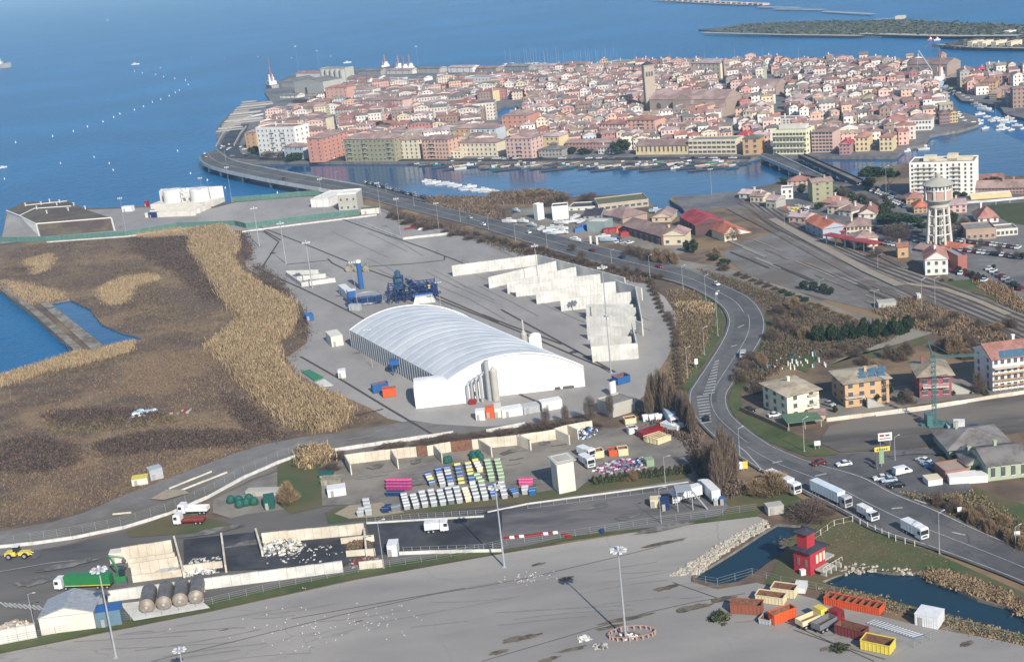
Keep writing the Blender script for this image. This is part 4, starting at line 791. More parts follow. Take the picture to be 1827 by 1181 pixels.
def car(p, d, colname, label, group=None, kind='car', cat=None, z=None, sc=None):
 C = {"white": P_WHITE, "red": P_RED, "dark red": paint(.45,.05,.08), "grey": P_GREY, "black": P_BLACK, "silver": P_SILV, "blue": P_BLUE, "dark blue": P_DBLUE, "light blue": P_LBLUE, "green": P_GREEN}
 k = (colname, kind)
 if k not in CARS: CARS[k] = car_proto(C[colname], kind)
 z = z or 0
 o = CARS[k].at(G(p, z)+Vector((0,0,.3 if z == 0 else .05)), heading(p, d) if isinstance(d, tuple) else d, label, group, sc); o['category'] = cat or ('van' if kind == 'van' else 'car'); o.name = "parked_van" if kind == 'van' else "car"
 return o
def cab(T, x, col, h=2.9, w=2.5, L=2.2, z0=.55):        # flat fronted lorry cab facing +x
 b = MB(); side_profile(b, [(x, z0),(x+L, z0),(x+L+.05, z0+1.0),(x+L-.12, z0+h-.15),(x+L-.5, z0+h),(x, z0+h)], w); c = b.build("cab", col, T)
 b = MB(); b.poly([(x+L+.065,-w*.44, z0+1.1),(x+L+.065, w*.44, z0+1.1),(x+L-.05, w*.44, z0+2.2),(x+L-.05,-w*.44, z0+2.2)]); b.build("windscreen", M_GLASS, c)
 for s in (-1,1):
  b = MB(); y = s*(w/2+.015); q = [(x+L-1.2, y, z0+1.15),(x+L-.15, y, z0+1.15),(x+L-.25, y, z0+2.05),(x+L-1.2, y, z0+2.05)]; b.poly(q if s < 0 else q[::-1]); b.build("side_window", M_GLASS, c)
  b = MB(); b.box((x+L+.05, s*w*.36, z0+.1),(.08,.4,.22)); b.build("headlight", M_CHROME, c)
 b = MB(); b.box((x+L+.05,0, z0+.35),(.04, w*.6,.5)); b.build("grille", C_DARKG, c)
 return c
def truck(label, p, d, body=P_WHITE, cabc=P_WHITE, L=8.0, H=2.6, trailer=False, cat="lorry", name="box_lorry", group=None, open_=False, bw=2.5, stripe=None, z=.3, W=2.5, cabh=2.7):
 """box lorry pointing +x, origin at its middle"""
 T = thing(name, label, cat, G(p)+Vector((0,0, z)), heading(p, d) if isinstance(d, tuple) else d, group)
 x0 = -L/2; xc = L/2-2.2; b = MB(); b.box(((x0+L/2)/2,0,.75),(L-.4,.9,.25)); b.build("chassis", C_DARKG, T); cab(T, xc, cabc, cabh)
 bl = xc-x0-(.7 if trailer else .15); b = MB()
 if not open_:
  b.box((x0+bl/2,0,1.05),(bl, W, H))
  for i in range(int(bl/1.2)): b.box((x0+.6+i*1.2,0,1.07),(.06, W+.05, H-.05))
 else:
  for yy in (-W/2+.06, W/2-.06): b.box((x0+bl/2, yy, 1.05),(bl, .12, H))
  for xx in (x0+.06, x0+bl-.06): b.box((xx, 0,1.05),(.12, W-.26, H))
  b.box((x0+bl/2,0,1.05),(bl-.3, W-.3,.12),0,1)
 o = b.build("box_body" if not open_ else "tipper_body", [body, M_RUSTY], T)
 if stripe: b = MB(); b.box((x0+bl/2,0,1.15),(bl-.1, W+.08,.18)); b.build("stripe", stripe, o)
 xs = [x0+1.0, x0+2.3]+([x0+3.6] if trailer else [])+[xc+.9]
 if trailer: xs.append(xc-.9)
 for x in xs:
  for y in (-W/2+.2, W/2-.2): wheel(T, x, y, .5,.35)
 b = MB(); b.box((x0+.02,-1,.8),(.1,.3,.2)); b.box((x0+.02,1,.8),(.1,.3,.2)); b.build("tail_lamp", P_RED, T)
 return T
def skip(label, a, c, w, top, col, ins=M_RUSTY, group=None, name="skip_container", cat="skip", hm=None, fill=None, z=.1):
 """open ribbed roll-off container with its near long edge on the photo line a-c"""
 A, B = G(a), G(c); L = (B-A).length; h = hm or HP(a, top); T = thing(name, label, cat, (A.x, A.y, z), math.atan2(B.y-A.y, B.x-A.x), group); b = MB(); t = .14
 b.box((L/2, t/2,.15),(L, t, h)); b.box((L/2, w-t/2,.15),(L, t, h)); b.box((t/2, w/2,.15),(t, w-2*t-.01, h)); b.box((L-t/2, w/2,.15),(t, w-2*t-.01, h)); s_ = .03; q_ = [(t+s_, t+s_),(L-t-s_, t+s_),(L-t-s_, w-t-s_),(t+s_, w-t-s_)]; [b.poly([(*q_[i],.2),(*q_[(i+1) % 4],.2),(*q_[(i+1) % 4], h+.1),(*q_[i], h+.1)],1) for i in range(4)]; b.build("shell", [col, ins], T)
 b = MB(); b.box((L/2, w/2,.17),(L-2*t, w-2*t, h*.45 if fill else .1)); b.build("load" if fill else "floor_plate", fill or ins, T)
 b = MB(); n = max(3, int(L/.8))
 for i in range(n+1): b.box((L*i/n*(1-.16/L)+.08,-.05,.15),(.12,.1, h)); b.box((L*i/n*(1-.16/L)+.08, w+.05,.15),(.12,.1, h))
 for y in (-.06, w+.06): b.box((L/2, y, h+.05),(L+.1,.16,.16))
 for x in (-.05, L+.05):
  b.box((x, w/2, h+.05),(.16, w, .16))
  for k in range(3): b.box((x, w*(.2+.3*k),.15),(.1,.12, h))
 b.build("rib_frame", col, T); b = MB(); b.box((L/2, w*.3,0),(L, .18,.15)); b.box((L/2, w*.7,0),(L, .18,.15)); b.build("skid_rail", C_DARKG, T); return T
def box_thing(name, label, cat, a, c, w, top, col, roof=None, group=None, hm=None, doors=1, ribs=True, z=.1):   # cabin / shipping container
 A, B = G(a), G(c); L = (B-A).length; h = hm or HP(a, top); T = thing(name, label, cat, (A.x, A.y, z), math.atan2(B.y-A.y, B.x-A.x), group); b = MB(); b.box((L/2, w/2,0),(L, w, h))
 if ribs:
  for i in range(int(L/.5)): b.box((.25+i*.5,0,.1),(.2,.1, h-.2)); b.box((.25+i*.5, w, .1),(.2,.1, h-.2))
 b.build("shell", col, T); b = MB(); b.box((L/2, w/2, h+.002),(L+.12, w+.12,.14)); b.build("roof", roof or col, T)
 for i in range(doors): b = MB(); b.box((L*(.25+.5*i),-.09,.1),(.9,.1, min(2.0, h*.85))); b.build("door", C_GREY, T)
 return T
M_LAMPH = mat("lamp_head", (.55,.56,.57),.5)
def mast_proto(h, kind):
 T = ob("light_mast", None); b = MB()
 r = .28 if kind == 'ring' else .12
 b.tube((0,0,0),(0,0, h), r, r*.45,8); b.box((0,0,0),(r*4, r*4,.2)); b.build("pole", M_STEEL, T)
 if kind == 'ring':
  b = MB(); b.lathe((0,0, h-.5),[(.9,0),(1.0,.1),(.9,.2)],14); b.lathe((0,0, h-.3),[(.35,-.3),(.35,.6),(.15,1.0)],8); c = b.build("lamp_ring", M_STEEL, T)
  for i in range(8):
   t = i*math.pi/4+.2; b = MB(); b.box((1.5*math.cos(t),1.5*math.sin(t), h-.55),(.9,.7,.35), t, 0,.8); b.tube((.8*math.cos(t),.8*math.sin(t), h-.35),(1.3*math.cos(t),1.3*math.sin(t), h-.35),.07, n=4); b.build("floodlight", M_LAMPH, c)
 elif kind == 'tee':
  b = MB(); b.box((0,0, h-.15),(2.6,.12,.12)); c = b.build("crossbar", M_STEEL, T)
  for x in (-1.1,0,1.1): b = MB(); b.box((x, -.1, h),(.6,.45,.35)); b.build("floodlight", M_LAMPH, c)
 else:
  b = MB(); b.tube((0,0, h-.1),(1.3,0, h+.25),.06, n=5); c = b.build("arm", M_STEEL, T); b = MB(); b.box((1.6,0, h+.2),(.8,.3,.14)); b.build("lamp_head", M_LAMPH, c)
 tag(T, "mast", "light mast"); return Proto(T)
MP = {}
def mast(base, top, kind, label, group=None, name="light_mast", rz=0, cat=None):
 if kind not in MP: MP[kind] = mast_proto(10, kind) if kind != 'ring' else mast_proto(22, kind)
 h = HP(base, top); s = h/(22 if kind == 'ring' else 10); o = MP[kind].at(G(base)+Vector((0,0,.1)), rz, label, group, (max(.8, min(1.1, s)) if kind == 'ring' else 1, max(.8, min(1.1, s)) if kind == 'ring' else 1, s)); o.name = name; o['category'] = cat or ("light mast" if kind != 'arm' else "street lamp"); return o
def wallrun(b, pts, h, th=.3, z=0, mi=0, panel=None, tops=None):        # wall of thickness th along world points
 for i in range(len(pts)-1):
  a, c = pts[i], pts[i+1]; d = c-a; L = d.length; rz = math.atan2(d.y, d.x); n = max(1, round(L/panel)) if panel else 1
  for k in range(n):
   m = a.lerp(c, (k+.5)/n); b.box((m.x, m.y, a.z+z),(L/n-(.05 if panel else 0), th, h+(.04*((k*7) % 3) if panel else 0)), rz, mi)
 return b
def wall(name, label, cat, pts, top, m, th=.35, panel=None, hm=None, group=None, part="wall_panel"):
 P = ring(pts); h = hm or HP(pts[0], top); T = thing(name, label, cat, P[0],0, group); b = MB(); wallrun(b, [p-P[0] for p in P], h, th, 0,0, panel); b.build(part, m, T); return T
M_FENCE = mat("fence_wire", (.30,.32,.31),.7); M_GNET = mat("green_windbreak_net", (.10,.20,.165),.9,(.07,.15,.13),.6)
def fence(label, pts, h=2.0, step=6, cat="fence", post=M_FENCE, wires=4, net=None, name="wire_fence", pr=.05, z=0, zs=None):
 P = [G(p, zs[i] if zs else z) for i, p in enumerate(pts)]; T = thing(name, label, cat, P[0]); b = MB()
 for i in range(len(P)-1):
  a, c = P[i]-P[0], P[i+1]-P[0]; L = (c-a).length; n = max(1, round(L/step))
  for k in range(n):
   p = a.lerp(c, k/n); q = MB(); q.tube((0,0,0),(0,0, h), pr, n=5); o = ob("post", POSTM.setdefault((h, pr, post.name), q.mesh("post", post)), T, p)
  for k in range(wires):
   z = h*(.25+.75*k/max(1, wires-1))*.98; u = (c-a).normalized(); s = Vector((-u.y, u.x, 0))*.02
   b.poly([a+s+Vector((0,0, z-.025)), c+s+Vector((0,0, z-.025)), c+s+Vector((0,0, z+.025)), a+s+Vector((0,0, z+.025))])
  if net: b.poly([a+Vector((0,0,.1)), c+Vector((0,0,.1)), c+Vector((0,0, h*.97)), a+Vector((0,0, h*.97))],1)
 b.build("net" if net else "wire", [post, net or post], T); return T
POSTM = {}
def boat_proto(col, L=6, kind='motor'):
 T = ob("moored_boat", None); w = L*.32; b = MB(); st = [(-L/2, w*.42),(-L*.2, w*.5),(L*.2, w*.44),(L*.42, w*.2),(L/2,.03)]; H = L*.14; vs = []
 for x, y in st: vs += [(x, -y, H),(x, -y*.7,-.1),(x, y*.7,-.1),(x, y, H)]
 fs = []
 for i in range(len(st)-1): a = i*4; fs += [(a, a+1, a+5, a+4),(a+1, a+2, a+6, a+5),(a+2, a+3, a+7, a+6),(a+3, a, a+4, a+7)]
 fs += [(0,3,2,1)]; b.add(vs, fs); b.build("hull", col, T)
 if kind != 'open': b = MB(); b.box((-L*.05,0, H-.02),(L*.35, w*.6, L*.11),0,0,.85); c = b.build("cabin", C_WHITE, T); g = MB(); g.box((-L*.05,0, H+L*.03),(L*.34, w*.595, L*.04)); g.build("cabin_window", M_GLASS, c)
 else: b = MB(); b.box((-L*.1,0, H+.01),(L*.6, w*.6,.06)); b.build("deck", C_OCHRE, T)
 if kind == 'sail': b = MB(); b.tube((0,0, H),(0,0, L*1.45),.1,.05,6); b.tube((0,0, H+1.2),(-L*.4,0, H+1.2),.12, n=5); b.build("mast", M_STEEL, T)
 tag(T, "boat", "boat"); return Proto(T)
# ================================================ LEFT HALF: bridge, plant, yards
ZH = view(930,430,4.72)
# ---- curved road bridge
T = thing("road_bridge", "long curving concrete road bridge crossing from the mainland to the town", "bridge", G((500,320)))
def bstrip(name, t0, t1, lay, m, par, n=i0+1): o = strip(name, rps[:n], lay, m, rzs[:n], t0, t1, par); o.matrix_parent_inverse = par.matrix_world.inverted() if False else Matrix.Translation(-par.location); return o
bpy.context.view_layer.update()
bstrip("deck_surface", 0,1,6, M_ASPH, T); bstrip("edge_line", .055,.075,8, M_WHITEP, T); bstrip("centre_line", .49,.51,8, M_WHITEP, T)
b = MB(); q = MB(); NB = i0+1
for side in (0,1):
 P = [G(rps[i][side], rzs[i]) for i in range(NB)]
 for i in range(NB-1):
  a, c = P[i], P[i+1]; o_ = (G(rps[i][1-side], rzs[i])-a).normalized()
  f = [(a.x, a.y, a.z+1.1),(c.x, c.y, c.z+1.1),(c.x, c.y, c.z-1.7),(a.x, a.y, a.z-1.7)]; b.poly(f); g = [(v[0]+o_.x*.3, v[1]+o_.y*.3, v[2]) for v in f]; b.poly(g); b.poly([f[0], f[1], g[1], g[0]])
for i in range(NB-1):
 a, c, d, e = G(rps[i][0], rzs[i]), G(rps[i][1], rzs[i]), G(rps[i+1][1], rzs[i+1]), G(rps[i+1][0], rzs[i+1]); q.poly([(v.x, v.y, v.z-1.7) for v in (a, c, d, e)])
for m_, nm in ((b, "parapet"),(q, "deck_underside")): o = m_.build(nm, M_CONCW, T); o.location = -T.location
for i in range(3, NB-1,3):
 a, c = G(rps[i][0], rzs[i]), G(rps[i][1], rzs[i]); m = MB(); d = (c-a); m.box((0,0,-4),(d.length*.8,1.6, rzs[i]+2.4)); o = m.build("pier", M_CONCW, T); o.rotation_euler = (0,0, math.atan2(d.y, d.x)); mid = (a+c)/2; o.location = Vector((mid.x, mid.y, 0))-T.location
def deckbridge(label, pr, zc, name="road_bridge", cols=(M_ASPH, M_CONCW)):
 T = thing(name, label, "bridge", G(pr[0][0])); b = MB(); e = MB(); O = T.location
 for i in range(len(pr)-1):
  l, r, l2, r2 = [G(p, zc)-O for p in (pr[i][0], pr[i][1], pr[i+1][0], pr[i+1][1])]; b.poly([l, l2, r2, r]); dn = Vector((0,0,-1.4)); b.poly([l+dn, r+dn, r2+dn, l2+dn])
  for p, q in ((l, l2),(r, r2)):
   u = Vector((0,0,.9)); e.poly([p+dn, q+dn, q+u, p+u]); n = Vector((-(q-p).y, (q-p).x, 0)).normalized()*.35; e.poly([p+u, q+u, q+u+n, p+u+n])
 b.build("deck", cols[0], T); e.build("parapet", cols[1], T)
 l0, l1 = G(pr[0][0], zc)-O, G(pr[-1][0], zc)-O; r0, r1 = G(pr[0][1], zc)-O, G(pr[-1][1], zc)-O; n = max(2, int((l1-l0).length/14))
 for k in range(n+1):
  p = ((l0+r0)/2).lerp((l1+r1)/2, k/n); m = MB(); m.box((0,0,-4),((r0-l0).length*.8,1.2, zc+2.7)); o = m.build("pier", M_CONCW, T); d = r0-l0; o.rotation_euler = (0,0, math.atan2(d.y, d.x)); o.location = (p.x, p.y, 0)
 return T
deckbridge("straight grey road bridge with light footways leading to the hotel front", [((1355,279),(1381,274)),((1433,312),(1476,319))],2.2)
deckbridge("dark narrow disused railway bridge right of the straight road bridge", [((1424,278),(1434,276)),((1528,327),(1540,323))],1.6, "railway_bridge", (M_BALL, C_DARKG))
line_strip("bridge_road", [(1433,312),(1500,350),(1580,395),(1640,425)],9,8, M_ASPH)
# ---- membrane hall
M_MEMB = mat("membrane_fabric", (.50,.54,.58),.6,(.44,.48,.52),.3, c3=(.55,.585,.615), scale3=.05); M_MEMBW = mat("white_membrane", (.80,.80,.79),.6,(.66,.655,.64),.25, detail=9); M_PANEL = mat("grey_side_panel", (.26,.30,.34),.5,(.20,.24,.28),.5, stretch=(.3,3,.1))
NL, NR, FL = G(ZB((915,600))), G(ZB((1655,515))), G(ZB((392,305)))
T = thing("membrane_hall", "huge white arched fabric storage hall with ribbed roof in the middle of the yard", "storage hall", NL, math.atan2((NR-NL).y, (NR-NL).x))
W = (NR-NL).length; D = (FL-NL).length; ca, sa = math.cos(T.rotation_euler.z), math.sin(T.rotation_euler.z); fl = FL-NL; sk = fl.x*ca+fl.y*sa; D = -fl.x*sa+fl.y*ca
EH = HP(ZB((915,600)), ZB((915,492))[1]); MIDP = (ZB((1285,557))); AH = HP(MIDP, ZB((1285,338))[1]); print("hall", W, D, sk, EH, AH)
def arch(t): return EH+(AH-EH)*(1-abs(2*t-1)**2.15)
nb, sub, na = 15,6,36; vs = []; fs = []
for i in range(nb*sub+1):
 f = i/(nb*sub); bulge = abs(math.sin(math.pi*i/sub))*.18
 for j in range(na+1):
  t = j/na; ed = math.sin(math.pi*t)**.35; vs.append((sk*f+W*t, D*f, arch(t)+bulge*ed))
for i in range(nb*sub):
 for j in range(na): a = i*(na+1)+j; fs.append((a, a+1, a+na+2, a+na+1))
b = MB(); b.add(vs, fs); b.build("roof", M_MEMB, T, smooth=False).data.polygons.foreach_set("use_smooth", [True]*len(fs))
for i in range(nb+1):
 f = i/nb; b = MB()
 for j in range(na): t, u = j/na, (j+1)/na; b.tube((sk*f+W*t, D*f, arch(t)+.08),(sk*f+W*u, D*f, arch(u)+.05),.09, n=4, caps=False)
 b.build("roof_seam", M_MEMB, T)
for y, s, nm in ((0,1, "front_gable"),(D, -1, "rear_gable")):
 b = MB(); x = sk*(y/D); n = na
 for j in range(n):
  t, u = j/n, (j+1)/n; q = [(x+W*t, y-.15*s, -.2),(x+W*u, y-.15*s, -.2),(x+W*u, y-.15*s, arch(u)+.05),(x+W*t, y-.15*s, arch(t)+.05)]; b.poly(q if s > 0 else q[::-1])
 b.build(nm, M_MEMBW, T)
 b = MB()
 for j in range(n): t, u = j/n, (j+1)/n; b.tube((x+W*t, y-.25*s, arch(t)),(x+W*u, y-.25*s, arch(u)),.35, n=5, caps=False)
 b.build("edge_band", M_MEMBW, T)
for s, x0 in ((0,0),(1, W)):
 b = MB(); n = 40
 for k in range(n): f, g = k/n, (k+1)/n; q = [(sk*f+x0, D*f, -.2),(sk*f+x0, D*f, EH),(sk*g+x0, D*g, EH),(sk*g+x0, D*g, -.2)]; b.poly(q)
 for k in range(n+1): b.box((sk*k/n+x0+(-.15 if s == 0 else .15), D*k/n, -.1),(.2,.3, EH),0,1)
 b.build("side_wall", [M_PANEL, M_STEEL], T)
b = MB(); b.box((W*.21,-.3,1.2),(1.5,.2,1.5)); b.build("hatch", C_DARKG, T)
for x in (.80,.86,.9): b = MB(); b.box((W*x, -.3,0),(2.2,.2,1.0),0,0,.8); b.build("vent_opening", M_WIN, T)
# steel gantry at the far-left corner, annex, ducts
T2 = thing("annex_tent", "low white tunnel shaped annex at the near left corner of the fabric hall", "annex", G(ZB((738,638))),0); A, B_ = G(ZB((738,638))), G(ZB((1040,603))); T2.rotation_euler = (0,0, math.atan2((B_-A).y, (B_-A).x)); L = (B_-A).length; h = HP(ZB((738,638)), ZB((738,525))[1]); b = MB(); n = 12; dp = 15
pr = [(0,0)]+[(dp/2-dp/2*math.cos(math.pi*k/n), h*.72+h*.34*math.sin(math.pi*k/n)) for k in range(n+1)]+[(dp, 0)]
for k in range(len(pr)-1): (y0, z0),(y1, z1) = pr[k], pr[k+1]; b.poly([(0, y0, z0),(L, y0, z0),(L, y1, z1),(0, y1, z1)])
b.build("shell", M_MEMBW, T2)
for x in (0, L): b = MB(); b.poly([(x, y, z) for y, z in pr][::-1 if x == 0 else 1]); b.build("end_wall", M_MEMBW, T2)
b = MB(); b.box((-.1, dp*.45,0),(.25,5, h*.6)); b.build("roller_door", C_GREY, T2)
T3 = thing("filter_unit", "silver exhaust ducts and tall filter drum against the hall front", "filter unit", G(ZB((1140,590)))); b = MB(); hh = HP(ZB((1140,590)), ZB((1135,375))[1])
b.tube((0,0,0),(0,0, hh),.9,.8,14); b.build("stack", M_STEEL, T3); b = MB(); b.tube((2.2,-1,0),(2.2,-1, hh*.75),1.3, n=14); b.lathe((2.2,-1, hh*.75),[(1.3,0),(.4,1.4)],14); b.build("filter_drum", C_CONC, T3)
for k in range(4):
 x = -2.6-k*1.6; hk = hh*(.62-.06*k); b = MB(); b.tube((x, -1.2,0),(x, -1.2, hk),.5, n=10); b.tube((x, -1.2, hk),(x+.8,-.6, hk+.9),.5, n=10); b.tube((x+.8,-.6, hk+.9),(x+1.2,1.2, hk+.9),.5, n=10); b.build("duct", M_STEEL, T3)
b = MB(); b.box((-6,-2.2,0),(2.4,1.8,1.7)); b.build("fan_housing", P_RED, T3)
T3 = thing("filter_unit", "white filter house with slim chimney on the far side of the fabric hall", "filter unit", G(ZB((1390,312)))); b = MB(); b.box((0,0,0),(4.6,4,5.2),0,0); b.lathe((0,0,5.2),[(2.3,0),(1.9,.8),(.5,1.3)],10); b.build("housing", M_MEMBW, T3)
b = MB(); b.tube((-4.2,0,0),(-4.2,0,6.5),1.2, n=12); b.lathe((-4.2,0,6.5),[(1.2,0),(.4,1.4)],12); b.tube((-4.2,0,7.9),(-4.2,0,12),.42,.35,8); b.build("chimney", C_CONC, T3); b = MB(); b.box((-10,1,0),(8,4,4)); b.build("fan_house", P_LBLUE, T3)
# ---- asphalt plant (blue)
def thingp(name, label, cat, p): return thing(name, label, cat, G(p))
Tp = thingp("dust_chimney", "tall blue cylinder chimney with white cap on the mixing plant", "chimney", Z7((848,770))); h = HP(Z7((848,770)), Z7((825,568))[1]); b = MB(); b.tube((0,0,0),(0,0, h-1.2),1.25, n=18); b.build("shaft", P_BLUE, Tp); b = MB(); b.tube((0,0, h-1.2),(0,0, h),1.32, n=18); b.build("cap", C_WHITE, Tp)
Tp = thingp("mixing_plant", "dark blue asphalt mixing plant with conveyors, hoppers and steel tower", "industrial plant", Z7((1060,860)))
for k in range(5):
 b = MB(); x = -18.5+k*3.2; b.box((x, -1,1.6),(2.9,3.2,1.9),0,0,1.0)
 b.box((x, -1,3.5),(3.0,3.4,.25))
 for sx in (-1.2,1.2):
  for sy in (-1.3,1.3): b.box((x+sx, -1+sy, 0),(.2,.2,1.7),0,1)
 b.build("feed_hopper", [P_DBLUE, P_BLUE], Tp)
b = MB(); b.box((-12,3.6,0),(20,5,.4)); b.lathe((-11,3.8,.4),[(6,0),(6,3.2),(5.7,3.4),(5.7,3.0)],26); b.build("round_tank", C_METAL, Tp)
b = MB()
for x, y in ((2,-1),(6,-1),(2,3),(6,3)): b.box((x, y, 0),(.4,.4,11))
for z in (2.5,5.5,8.5,11):
 b.box((4,1, z),(4.6,4.6,.2),0,0)
for z in (0,3,6): b.tube((2,-1.1, z),(6,-1.1, z+2.8),.12, n=4); b.tube((6,-1.1, z),(2,-1.1, z+2.8),.12, n=4); b.tube((6.1,-1, z),(6.1,3, z+2.8),.12, n=4)
b.build("steel_tower", P_DBLUE, Tp)
b = MB(); b.box((4,1,5.7),(3.6,3.6,2.6)); b.box((4,1,8.7),(3,3,2)); b.lathe((4,1,11.2),[(1.4,0),(1.4,2.2),(.3,3)],12); b.build("mixer_housing", paint(.18,.34,.46), Tp)
b = MB(); _q = random.Random(2)
for x in (-1,2.5,6,9.5,13,16.5,20): [b.box((x, y, 0),(.35,.35,6+(x % 3)),0) for y in (-4,1,5)]
for z in (2.4,4.8,7): [b.box((9.5, y, z),(21,.3,.3)) for y in (-4,1,5)]
for x in range(0,20,3): b.tube((x, -4.1,0),(x+3,-4.1,4.8),.16, n=4); b.tube((x+3,5,2.4),(x, 5,7),.16, n=4)
b.tube((20,-3,.8),(7,4,9),.7, n=4); b.tube((1,5,1),(10,2,8.5),.6, n=4); b.tube((22,4,1),(12,-3,6),.6, n=4); b.box((12,0,4.9),(7,4,1.6)); b.box((17,1,2.5),(4,5,2.2)); b.build("conveyor_frame", P_DBLUE, Tp)
b = MB(); b.tube((14,-3,1),(4,0,10.5),.55, n=4); b.tube((-2,-2,1),(3,0,8),.5, n=4)
for k in range(6): t = k/6; b.box((14-10*t, -3+3*t, 0),(.2,.9,1+9.5*t))
b.build("conveyor", C_DARKG, Tp)
b = MB(); b.tube((8,3,3.2),(18,2,4.2),1.3, n=14); b.box((10,3,0),(.6,2.2,2.2)); b.box((16,2.2,0),(.6,2.2,3)); b.build("drum", M_STEEL, Tp)
b = MB(); b.tube((11,4,1),(17,5,6.2),.7, n=6); b.box((19,3,0),(4,5,5.2)); b.box((19,3,5.2),(4.6,5.6,.3)); b.build("screen_frame", P_DBLUE, Tp)
b = MB(); b.box((14.5,-4.5,2.2),(9,2.6,1.2)); b.build("walkway", P_BLUE, Tp); b = MB(); b.box((17.6,-1,3),(1.0,1.0,3.5)); b.build("safety_ladder", P_YELLOW, Tp)
b = MB(); b.box((15,-7,0),(10,4.5,3),0,0,.75); b.build("loading_ramp", M_CONCW, Tp)
box_thing("control_cabin", "white and blue control container standing left of the mixing plant", "container", Z7((760,880)), Z7((820,870)),4, Z7((760,790))[1], P_BLUE, P_WHITE)
box_thing("control_cabin", "white long container behind the blue control container", "container", Z7((690,800)), Z7((745,850)),3.4, Z7((690,745))[1], P_WHITE, P_WHITE)
box_thing("shipping_container", "pale grey container with red marks below the mixing plant", "container", Z7((760,925)), Z7((832,925)),2.6, Z7((760,885))[1], P_SILV)
for k, x in enumerate((755,815,878)):
 Tt = thingp("tank", "dull brown horizontal storage tank behind the blue chimney, %s" % ["left one", "middle one", "right one"][k], "tank", Z7((x, 652))); b = MB(); b.tube((0,0,1.6),(0,8,1.6),1.5, n=16); b.lathe((0,0,0),[(.1,.1)],3); b.build("vessel", mat("khaki_tank", (.30,.29,.22),.7,(.2,.17,.12),.6), Tt); b = MB(); b.box((0,1.5,0),(2.6,.5,.8)); b.box((0,6.5,0),(2.6,.5,.8)); b.build("saddle", C_CONC, Tt)
# ---- small bays
def bay(label, walls, h, th=.5, m=M_CONCW, panel=1.6, name="storage_bay", cat="storage bay", names=None):
 P0 = G(walls[0][0][0]); T = thing(name, label, cat, P0)
 for i, wl in enumerate(walls):
  pts, hh = wl[0],(wl[1] if len(wl) > 1 and wl[1] else h); b = MB(); wallrun(b, [G(p)-P0 for p in pts], hh, th, 0,0, panel); b.build("partition_wall" if len(walls) > 1 else "wall_panel", m, T)
 return T
bay("small pair of low concrete bays near the reeds", [([Z7((430,755)), Z7((665,722))],),([Z7((395,715)), Z7((598,692))],),([Z7((322,672)), Z7((545,665))],),([Z7((430,755)), Z7((322,680))],),([Z7((520,735)), Z7((400,660))],.6),([Z7((665,722)), Z7((545,665))],.5)],2.2)
Q = [(Z7((1488,682)), ZH((140,205))),(Z8((50,768)), ZH((300,262))),(Z8((180,806)), ZH((467,312))),(Z8((240,826)), ZH((255,440))),(ZH((240,425)), ZH((672,375))),(ZH((130,532)), ZH((800,440))),(ZH((337,592)), ZH((930,530))),(ZH((552,640)), ZH((950,640))),(ZH((553,662)), ZH((972,668))),(ZH((556,742)), ZH((975,745))),(ZH((562,830)), ZH((925,835))),(ZH((588,912)), ZH((935,918)))]
bay("long fan of tall pale concrete storage bays beside the main road", [([a, c],) for a, c in Q]+[([ZH((600,1020)), ZH((985,990))], HP(ZH((600,1020)), ZH((592,890))[1])),([ZH((140,205)), ZH((880,408))],),([ZH((800,428)), ZH((985,490))],),([ZH((985,490)), ZH((1022,500))],),([ZH((972,490)), ZH((1025,770))],),([ZH((975,780)), ZH((1028,800))],),([ZH((940,790)), ZH((985,990))],)],5.3,.45)
# ---- green mound reservoir
top = [Z6(q) for q in ((45,300),(165,240),(470,230),(600,290),(782,352),(255,395),(135,335))]
Zt = 6.0; Tm = thing("covered_reservoir", "broad earth covered reservoir with white rim beams beside the lagoon", "reservoir", G(Z6((255,470))))
def Gt(q, z): return G(q, z)-Tm.location
TP = [Gt(q, Zt) for q in top]; BP = [v.copy() for v in TP]
cen = sum(TP, Vector())/len(TP)
BP = [Vector((cen.x+(v.x-cen.x)*(1.0 if i in (0,5,6) else 1.0), cen.y+(v.y-cen.y)*1.0,-Tm.location.z)) for i, v in enumerate(TP)]
fr = [Gt(Z6((280,487)),0), Gt(Z6((806,441)),0)]; BP[5] = fr[0]; BP[4] = fr[1]
M_MOUND = mat("mound_earth", (.10,.08,.058),.95,(.14,.12,.075),.3, c3=(.085,.06,.055), scale3=.08, detail=9, bump=.2)
b = MB(); n = len(TP); b.poly(TP); [b.poly([BP[i], BP[(i+1) % n], TP[(i+1) % n], TP[i]],1 if i in (5,6) else 0) for i in range(n)]
b.build("earth_cover", [M_MOUND, C_OFFW], Tm)
b = MB()
for i in (4,5,6): a, c = TP[i], TP[(i+1) % n]; b.tube(a+Vector((0,0,.2)), c+Vector((0,0,.2)),.45, n=4)
b.tube(fr[0], TP[5],.5, n=4); b.tube(fr[1], TP[4],.5, n=4); b.tube(TP[6], Gt(Z6((240,285)), Zt+.2),.35, n=4); b.tube(Gt(Z6((240,285)), Zt+.2), Gt(Z6((500,268)), Zt+.2),.35, n=4); b.build("rim_beam", C_WHITE, Tm)
b = MB(); b.tube(Gt(Z6((180,262)), Zt+1.6), Gt(Z6((470,232)), Zt+1.6),.35, n=6)
for x, y in ((180,268),(290,258),(420,245),(260,290),(330,320),(480,300),(520,265),(400,262),(600,290),(350,240)): p = Gt(Z6((x, y)), Zt); b.tube(p, p+Vector((0,0,2.0)),.4, n=8); b.box(p+Vector((0,0,2)),(1.3,1.3,.3))
b.build("vent_pipe", C_OFFW, Tm)
